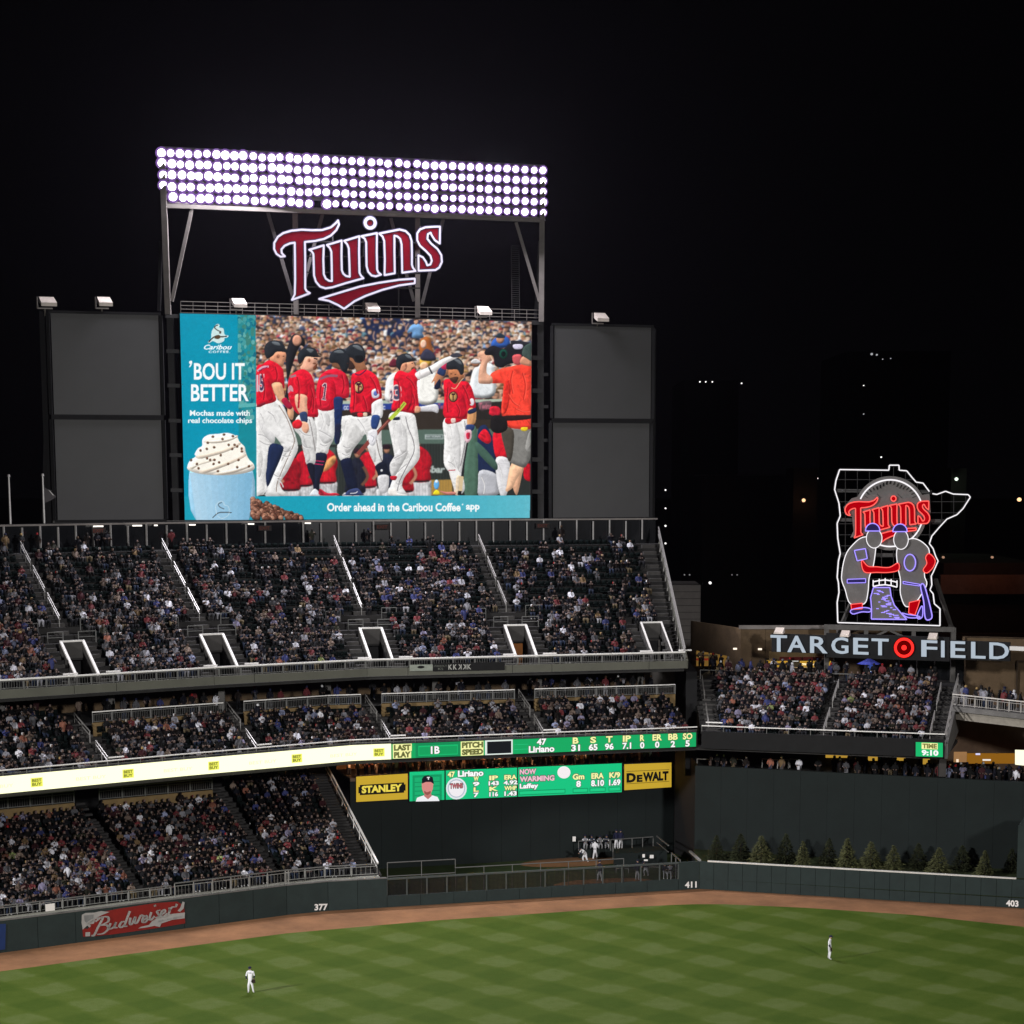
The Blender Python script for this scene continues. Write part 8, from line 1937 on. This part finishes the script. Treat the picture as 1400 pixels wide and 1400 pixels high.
def person_obj(p, label, group=None, sub=False):
    V, F, Z = GEO[p['geo']]
    me = bpy.data.meshes.new('person'); s = p.setdefault('s', PR.uniform(0.94, 1.05))
    me.from_pydata((V*s).tolist(), [], F); me.materials.append(M_CLOTH)
    a = me.attributes.new('Col', 'FLOAT_COLOR', 'FACE'); a.data.foreach_set('color', np.array([(*p['cols'][z], 1) for z in Z], dtype=np.float32).ravel())
    me.polygons.foreach_set('use_smooth', [True]*len(me.polygons))
    o = link('person', me, None, label, 'person', group, None, (p['x'], p['y'], p['z']-0.0)); o.rotation_euler = (0, 0, p['ang'])
    return o
for p in SING:
    for tries in range(60):
        if p['tier'] == 'lower': where = '%s row of the lower seats %s' % (ROWN[p['row']], ('above the beer banner', 'between both stairways', 'beside the bullpen')[p['sec']])
        elif p['tier'] == 'middle': where = '%s row of the middle deck %s' % (ROWN[p['row']], ('at the far left', 'left centre', 'centre', 'right of centre', 'at the right')[p['sec']])
        elif p['tier'] == 'ribbon rail': where = 'leaning over the ribbon board rail %s' % ('at the left' if p['x'] < -32 else 'further right')
        elif p['tier'] == 'upper': where = '%s row of the upper deck at the left' % ROWN[p['row']]
        elif p['tier'] == 'centre': where = '%s row of the centre field stand' % ROWN[p['row']]
        else: where = 'standing at the %s' % p['tier']
        top = p['tp']+(' sweater' if p['tp'] in ('tan', 'olive', 'lilac') else ' jacket' if p['cols']['fore'] == p['cols']['top'] else ' shirt')
        lab = 'person in %s, %s and %s, %s' % (top, p['ht'], p['pt'].split(' over')[0], where)
        if len(lab.split()) > 16: lab = 'person in %s and %s, %s' % (top, p['ht'], where)
        if len(lab.split()) > 16: lab = 'person in %s, %s' % (top, where)
        if lab not in used: break
        dress(p)
    used.add(lab)
    person_obj(p, lab, 'spectators in the stands')
def bulk(name, items, label, cat):
    VS, FS, CS = [], [], []; off = 0
    cache = {}
    for gi in range(len(GEO)):
        V, F, Z = GEO[gi]; T_ = [];  ZT = []
        for f, z in zip(F, Z):
            for i in range(1, len(f)-1): T_.append((f[0], f[i], f[i+1])); ZT.append(z)
        cache[gi] = (V, np.array(T_), ZT)
    for p in items:
        V, T_, ZT = cache[p['geo']]; c, s = math.cos(p['ang']), math.sin(p['ang']); k = PR.uniform(0.93, 1.05)
        Q = V*k; X = Q[:, 0]*c-Q[:, 1]*s+p['x']; Y = Q[:, 0]*s+Q[:, 1]*c+p['y']; W = Q[:, 2]+p['z']
        VS.append(np.stack([X, Y, W], 1)); FS.append(T_+off); off += len(V)
        cols = p['cols']; CS.append(np.array([(*cols[z], 1) for z in ZT], dtype=np.float32))
    return big_mesh(name, np.concatenate(VS), np.concatenate(FS), np.concatenate(CS), M_CLOTH, label, cat)
def big_mesh(name, V, T_, C_, material, label, cat, parent=None):
    me = bpy.data.meshes.new(name); me.vertices.add(len(V)); me.vertices.foreach_set('co', V.astype(np.float32).ravel())
    n = len(T_); k = T_.shape[1]; me.loops.add(n*k); me.loops.foreach_set('vertex_index', T_.astype(np.int32).ravel())
    me.polygons.add(n); me.polygons.foreach_set('loop_start', np.arange(0, n*k, k, dtype=np.int32)); me.update(calc_edges=True)
    if C_ is not None: a = me.attributes.new('Col', 'FLOAT_COLOR', 'FACE'); a.data.foreach_set('color', C_.ravel())
    me.materials.append(material); me.validate()
    return link(name, me, parent, label, cat, None, 'stuff')
bulk('crowd', REST, 'the rest of the crowd of spectators filling every deck of the stadium', 'crowd')
# seats: too small to pick apart, one mesh for each deck
def seat_mesh(items, parent):
    bx = []
    for (x0, x1, y0, y1, z0, z1) in ((-.23, .23, -.22, .18, .40, .46), (-.23, .23, .16, .22, .42, .84)):
        bx += [(x0,y0,z0),(x1,y0,z0),(x1,y1,z0),(x0,y1,z0),(x0,y0,z1),(x1,y0,z1),(x1,y1,z1),(x0,y1,z1)]
    V = np.array(bx); q = [(3,2,1,0),(4,5,6,7),(0,1,5,4),(1,2,6,5),(2,3,7,6),(3,0,4,7)]
    F = np.array(q+[tuple(i+8 for i in f) for f in q])
    VS, FS = [], []; org = np.array(WL[parent.name])
    for i, (x, y, z, ang, *_) in enumerate(items):
        c, s = math.cos(ang), math.sin(ang)
        VS.append(np.stack([V[:, 0]*c-V[:, 1]*s+x, V[:, 0]*s+V[:, 1]*c+y, V[:, 2]+z], 1)-org); FS.append(F+i*16)
    o = big_mesh('seats', np.concatenate(VS), np.concatenate(FS), None, M_SEAT, None, None, parent); return o
for tier, par in (('upper', upper), ('middle', mid), ('lower', low), ('centre', cen)):
    seat_mesh([s for s in SEATS if s[4] == tier], par)

# ---- players and bullpen staff: one smooth body each, cap and glove as its own pieces
WH = (.76, .76, .8); GRY = (.30, .31, .33); NV = (.012, .014, .04); SKN_ = (.40, .25, .17)
def athlete(pos, pose, ang, cols, label, cap=NV, glove=None, h=1.0, rad=None):
    V, F, Z = body_geo(pose, 2, {**dict(hip=(.15, .12), chest=(.17, .115), el=(.05, .05), er=(.05, .05), kl=(.08, .08), kr=(.08, .08), head=(.085, .1), top=(.075, .085)), **(rad or {})})
    me = bpy.data.meshes.new('person'); me.from_pydata((V*h).tolist(), [], F); me.materials.append(M_CLOTH)
    cc = {**dict(top=WH, sleeve=WH, fore=NV, skin=SKN_, hat=(.02, .012, .008), pants=WH, shoe=(.5, .5, .5)), **cols}
    C_ = []
    for f, z in zip(F, Z):
        c = V[list(f)].mean(0)
        if z in ('top', 'pants') and abs(c[2]-pose['hip'][2]-0.07) < 0.022 and 'belt' in cc: C_.append(cc['belt'])
        else: C_.append(cc[z])
    a = me.attributes.new('Col', 'FLOAT_COLOR', 'FACE'); a.data.foreach_set('color', np.array([(*c, 1) for c in C_], dtype=np.float32).ravel())
    me.polygons.foreach_set('use_smooth', [True]*len(me.polygons))
    o = link('person', me, None, label, 'person', None, None, pos); o.rotation_euler = (0, 0, ang)
    hd = Vector(pose['head'])*h; up = (Vector(pose['top'])-Vector(pose['head'])).normalized()
    m = MB(); c = hd+up*0.1
    rings = []
    for r_, k in ((.118, -0.02), (.115, .03), (.09, .075), (.04, .1)):
        rings.append([c+up*k+Vector((r_*math.cos(t*math.pi/5), r_*1.1*math.sin(t*math.pi/5), 0)) for t in range(10)])
    for p, q in zip(rings[:-1], rings[1:]):
        for i in range(10): m.face([p[i], p[(i+1) % 10], q[(i+1) % 10], q[i]])
    m.face(rings[-1]); m.face([c+Vector((-.09, -.08, -.015)), c+Vector((.09, -.08, -.015)), c+Vector((.06, -.22, -.04)), c+Vector((-.06, -.22, -.04))])
    m.m = 0
    me2 = bpy.data.meshes.new('cap'); me2.from_pydata(m.v, [], m.f); me2.materials.append(mat('cap_%d' % int(cap[2]*1000), cap, 0.8)); k_ = bpy.data.objects.new('cap', me2); scene.collection.objects.link(k_); k_.parent = o
    if glove:
        g = Vector(pose[glove])*h+Vector((0, -.02, -.08)); m = MB()
        for i in range(4): m.tube(g+Vector(((i-1.5)*.045, 0, 0)), g+Vector(((i-1.5)*.06, -.03, -.17)), .035, 6, .03)
        m.tube(g+Vector((-.09, -.02, .02)), g+Vector((-.15, -.05, -.08)), .035, 6, .03); m.box(g+Vector((0, 0, .02)), (1,0,0), (0,1,0), (0,0,1), .19, .08, .14)
        me2 = bpy.data.meshes.new('glove'); me2.from_pydata(m.v, [], m.f); me2.materials.append(mat('leather_dark', (.02, .012, .008), 0.6)); k_ = bpy.data.objects.new('glove', me2); scene.collection.objects.link(k_); k_.parent = o
    # shirt number and trim
    return o
PL1 = vary(STAND, hip=(0, .02, .95), head=(-.01, -.06, 1.62), top=(-.01, -.09, 1.78), el=(-.27, .03, 1.14), hl=(-.24, -.02, .88), er=(.28, .0, 1.15), hr=(.24, -.12, .93), kl=(-.12, -.03, .5), kr=(.13, -.03, .5), fl=(-.13, .03, .08), fr=(.19, .02, .08), tl=(-.15, -.13, .04), tr=(.24, -.13, .04))
a1 = on_z(342.5, 1357, 0)
o1 = athlete(a1, PL1, 0.06, dict(fore=NV, sleeve=WH), 'left fielder in white standing on the grass with a dark glove', glove='hr', h=1.04)
m = MB(); m.col = NV
text_on(m, 'Twins', ((-.11, -.135, 1.38), (.11, -.135, 1.40), (-.11, -.135, 1.46)), 0.03, 0.2); me2 = bpy.data.meshes.new('chest_lettering'); me2.from_pydata(m.v, [], m.f); me2.materials.append(mat('cap_40', NV)); k_ = bpy.data.objects.new('chest_lettering', me2); scene.collection.objects.link(k_); k_.parent = o1
PL2 = vary(STAND, head=(0, -.05, 1.63), top=(0, -.07, 1.79), el=(-.25, .0, 1.14), hl=(-.2, -.16, .92), er=(.25, .05, 1.14), hr=(.22, .0, .88), kl=(-.1, -.07, .5), fl=(-.1, -.02, .08), tl=(-.1, -.2, .04), kr=(.1, .05, .5), fr=(.1, .12, .08), tr=(.1, -.04, .04))
a2 = on_z(1134, 1311.5, 0)
athlete(a2, PL2, 1.15, dict(), 'centre fielder in white turned sideways on the grass, dark cap', glove='hl', h=1.0)
BENDP = vary(STAND, hip=(0, .22, .82), belly=(0, .16, .98), chest=(0, -.06, 1.12), neck=(0, -.22, 1.22), head=(0, -.32, 1.26), top=(0, -.42, 1.38), sl=(-.18, -.1, 1.16), sr=(.18, -.1, 1.16), el=(-.2, -.3, .95), er=(.2, -.3, .95), hl=(-.08, -.5, .9), hr=(.08, -.5, .9), kl=(-.12, -.02, .48), kr=(.12, .2, .45), fl=(-.13, .1, .08), fr=(.14, .4, .1), tl=(-.14, -.04, .04), tr=(.14, .25, .04))
q = on_z(798, 1180.5, 0); athlete(q, BENDP, -1.0, dict(), 'pitcher in white bending forward on the far bullpen mound', h=1.08)
q = on_z(813.5, 1176.5, 0); athlete(q, vary(STAND, kl=(-.13, 0, .5), fl=(-.2, 0, .08), tl=(-.22, -.1, .04), fr=(.17, 0, .08), tr=(.19, -.1, .04), hl=(-.1, -.2, 1.1), hr=(.1, -.2, 1.1)), 3.0, dict(belt=(.03, .03, .04)), 'pitcher in white with his back turned beside the bending pitcher', h=1.1)
q = on_z(820, 1205, 0.1); athlete(q, vary(STAND, fl=(-.22, 0, .08), fr=(.2, 0, .08), kl=(-.15, -.02, .5), kr=(.15, -.02, .5)), -0.6, dict(top=(.02, .02, .035), sleeve=(.02, .02, .035), fore=(.02, .02, .035), pants=GRY), 'visiting pitcher in grey trousers on the clay mound behind the fence', h=1.05)
q = on_z(871.5, 1204, 0); athlete(q, STAND, 0.3, dict(top=(.012, .014, .03), sleeve=(.012, .014, .03), fore=(.012, .014, .03), pants=GRY), 'visiting coach in dark jacket standing right of the near mound', h=1.05)
q = on_z(882, 1198, 0); athlete(q, vary(BENDP), -0.5, dict(top=(.03, .03, .045), sleeve=(.03, .03, .045), pants=GRY), 'visiting player in grey trousers crouching right of the dark jacketed coach', h=1.0)
for i, (x, y, a_, l) in enumerate(((908, 1201, 0.2, 'leftmost of the three visiting relievers sitting at the right end of the bullpen'), (916, 1201, -0.2, 'middle one of the three visiting relievers at the right end of the bullpen'), (925, 1199, -0.5, 'rightmost of the three visiting relievers at the right end of the bullpen'))):
    q = on_z(x, y, 0); athlete(q, POSES[2], a_, dict(top=(.015, .017, .035) if i != 1 else (.25, .25, .28), sleeve=(.015, .017, .035), fore=(.015, .017, .035), pants=GRY), l, h=1.05)
for i, (x, l) in enumerate(((842.5, 'home reliever in navy jacket and white trousers standing left on the raised platform'), (848.5, 'home reliever in navy jacket and white trousers standing right on the raised platform'))):
    p = at(x, 1160.5, 190.2); athlete((p.x, p.y, 0.95), STAND, 0.2-i*0.4, dict(top=NV, sleeve=NV, fore=NV), l, h=1.0)
for i, (x, l) in enumerate(((800, 'first'), (809, 'second'), (820, 'third'), (829, 'fourth'))):
    p = at(x, 1158, 190.8); athlete((p.x, p.y, 0.75), POSES[i], 0.1, dict(top=(.03, .035, .06) if i % 2 else (.22, .22, .25), pants=(.4, .4, .43)), '%s home reliever from the left on the bench behind the platform railing' % l, h=1.0)

# ------------------------------------------------------------------ thin night air, which glows around the lamps
m = MB(); m.abox(-700, 700, -260, 700, -1.2, 120)
hz = bpy.data.materials.new('night_air'); hz.use_nodes = True
hn = hz.node_tree; hn.nodes.remove(hn.nodes['Principled BSDF'])
pv = hn.nodes.new('ShaderNodeVolumePrincipled'); pv.inputs['Color'].default_value = (0.86, 0.78, 1, 1); pv.inputs['Density'].default_value = 0.000012; pv.inputs['Anisotropy'].default_value = 0.72
hn.links.new(pv.outputs[0], hn.nodes['Material Output'].inputs['Volume'])
m.build('haze', hz, kind='stuff')
scene.cycles.volume_bounces = 0
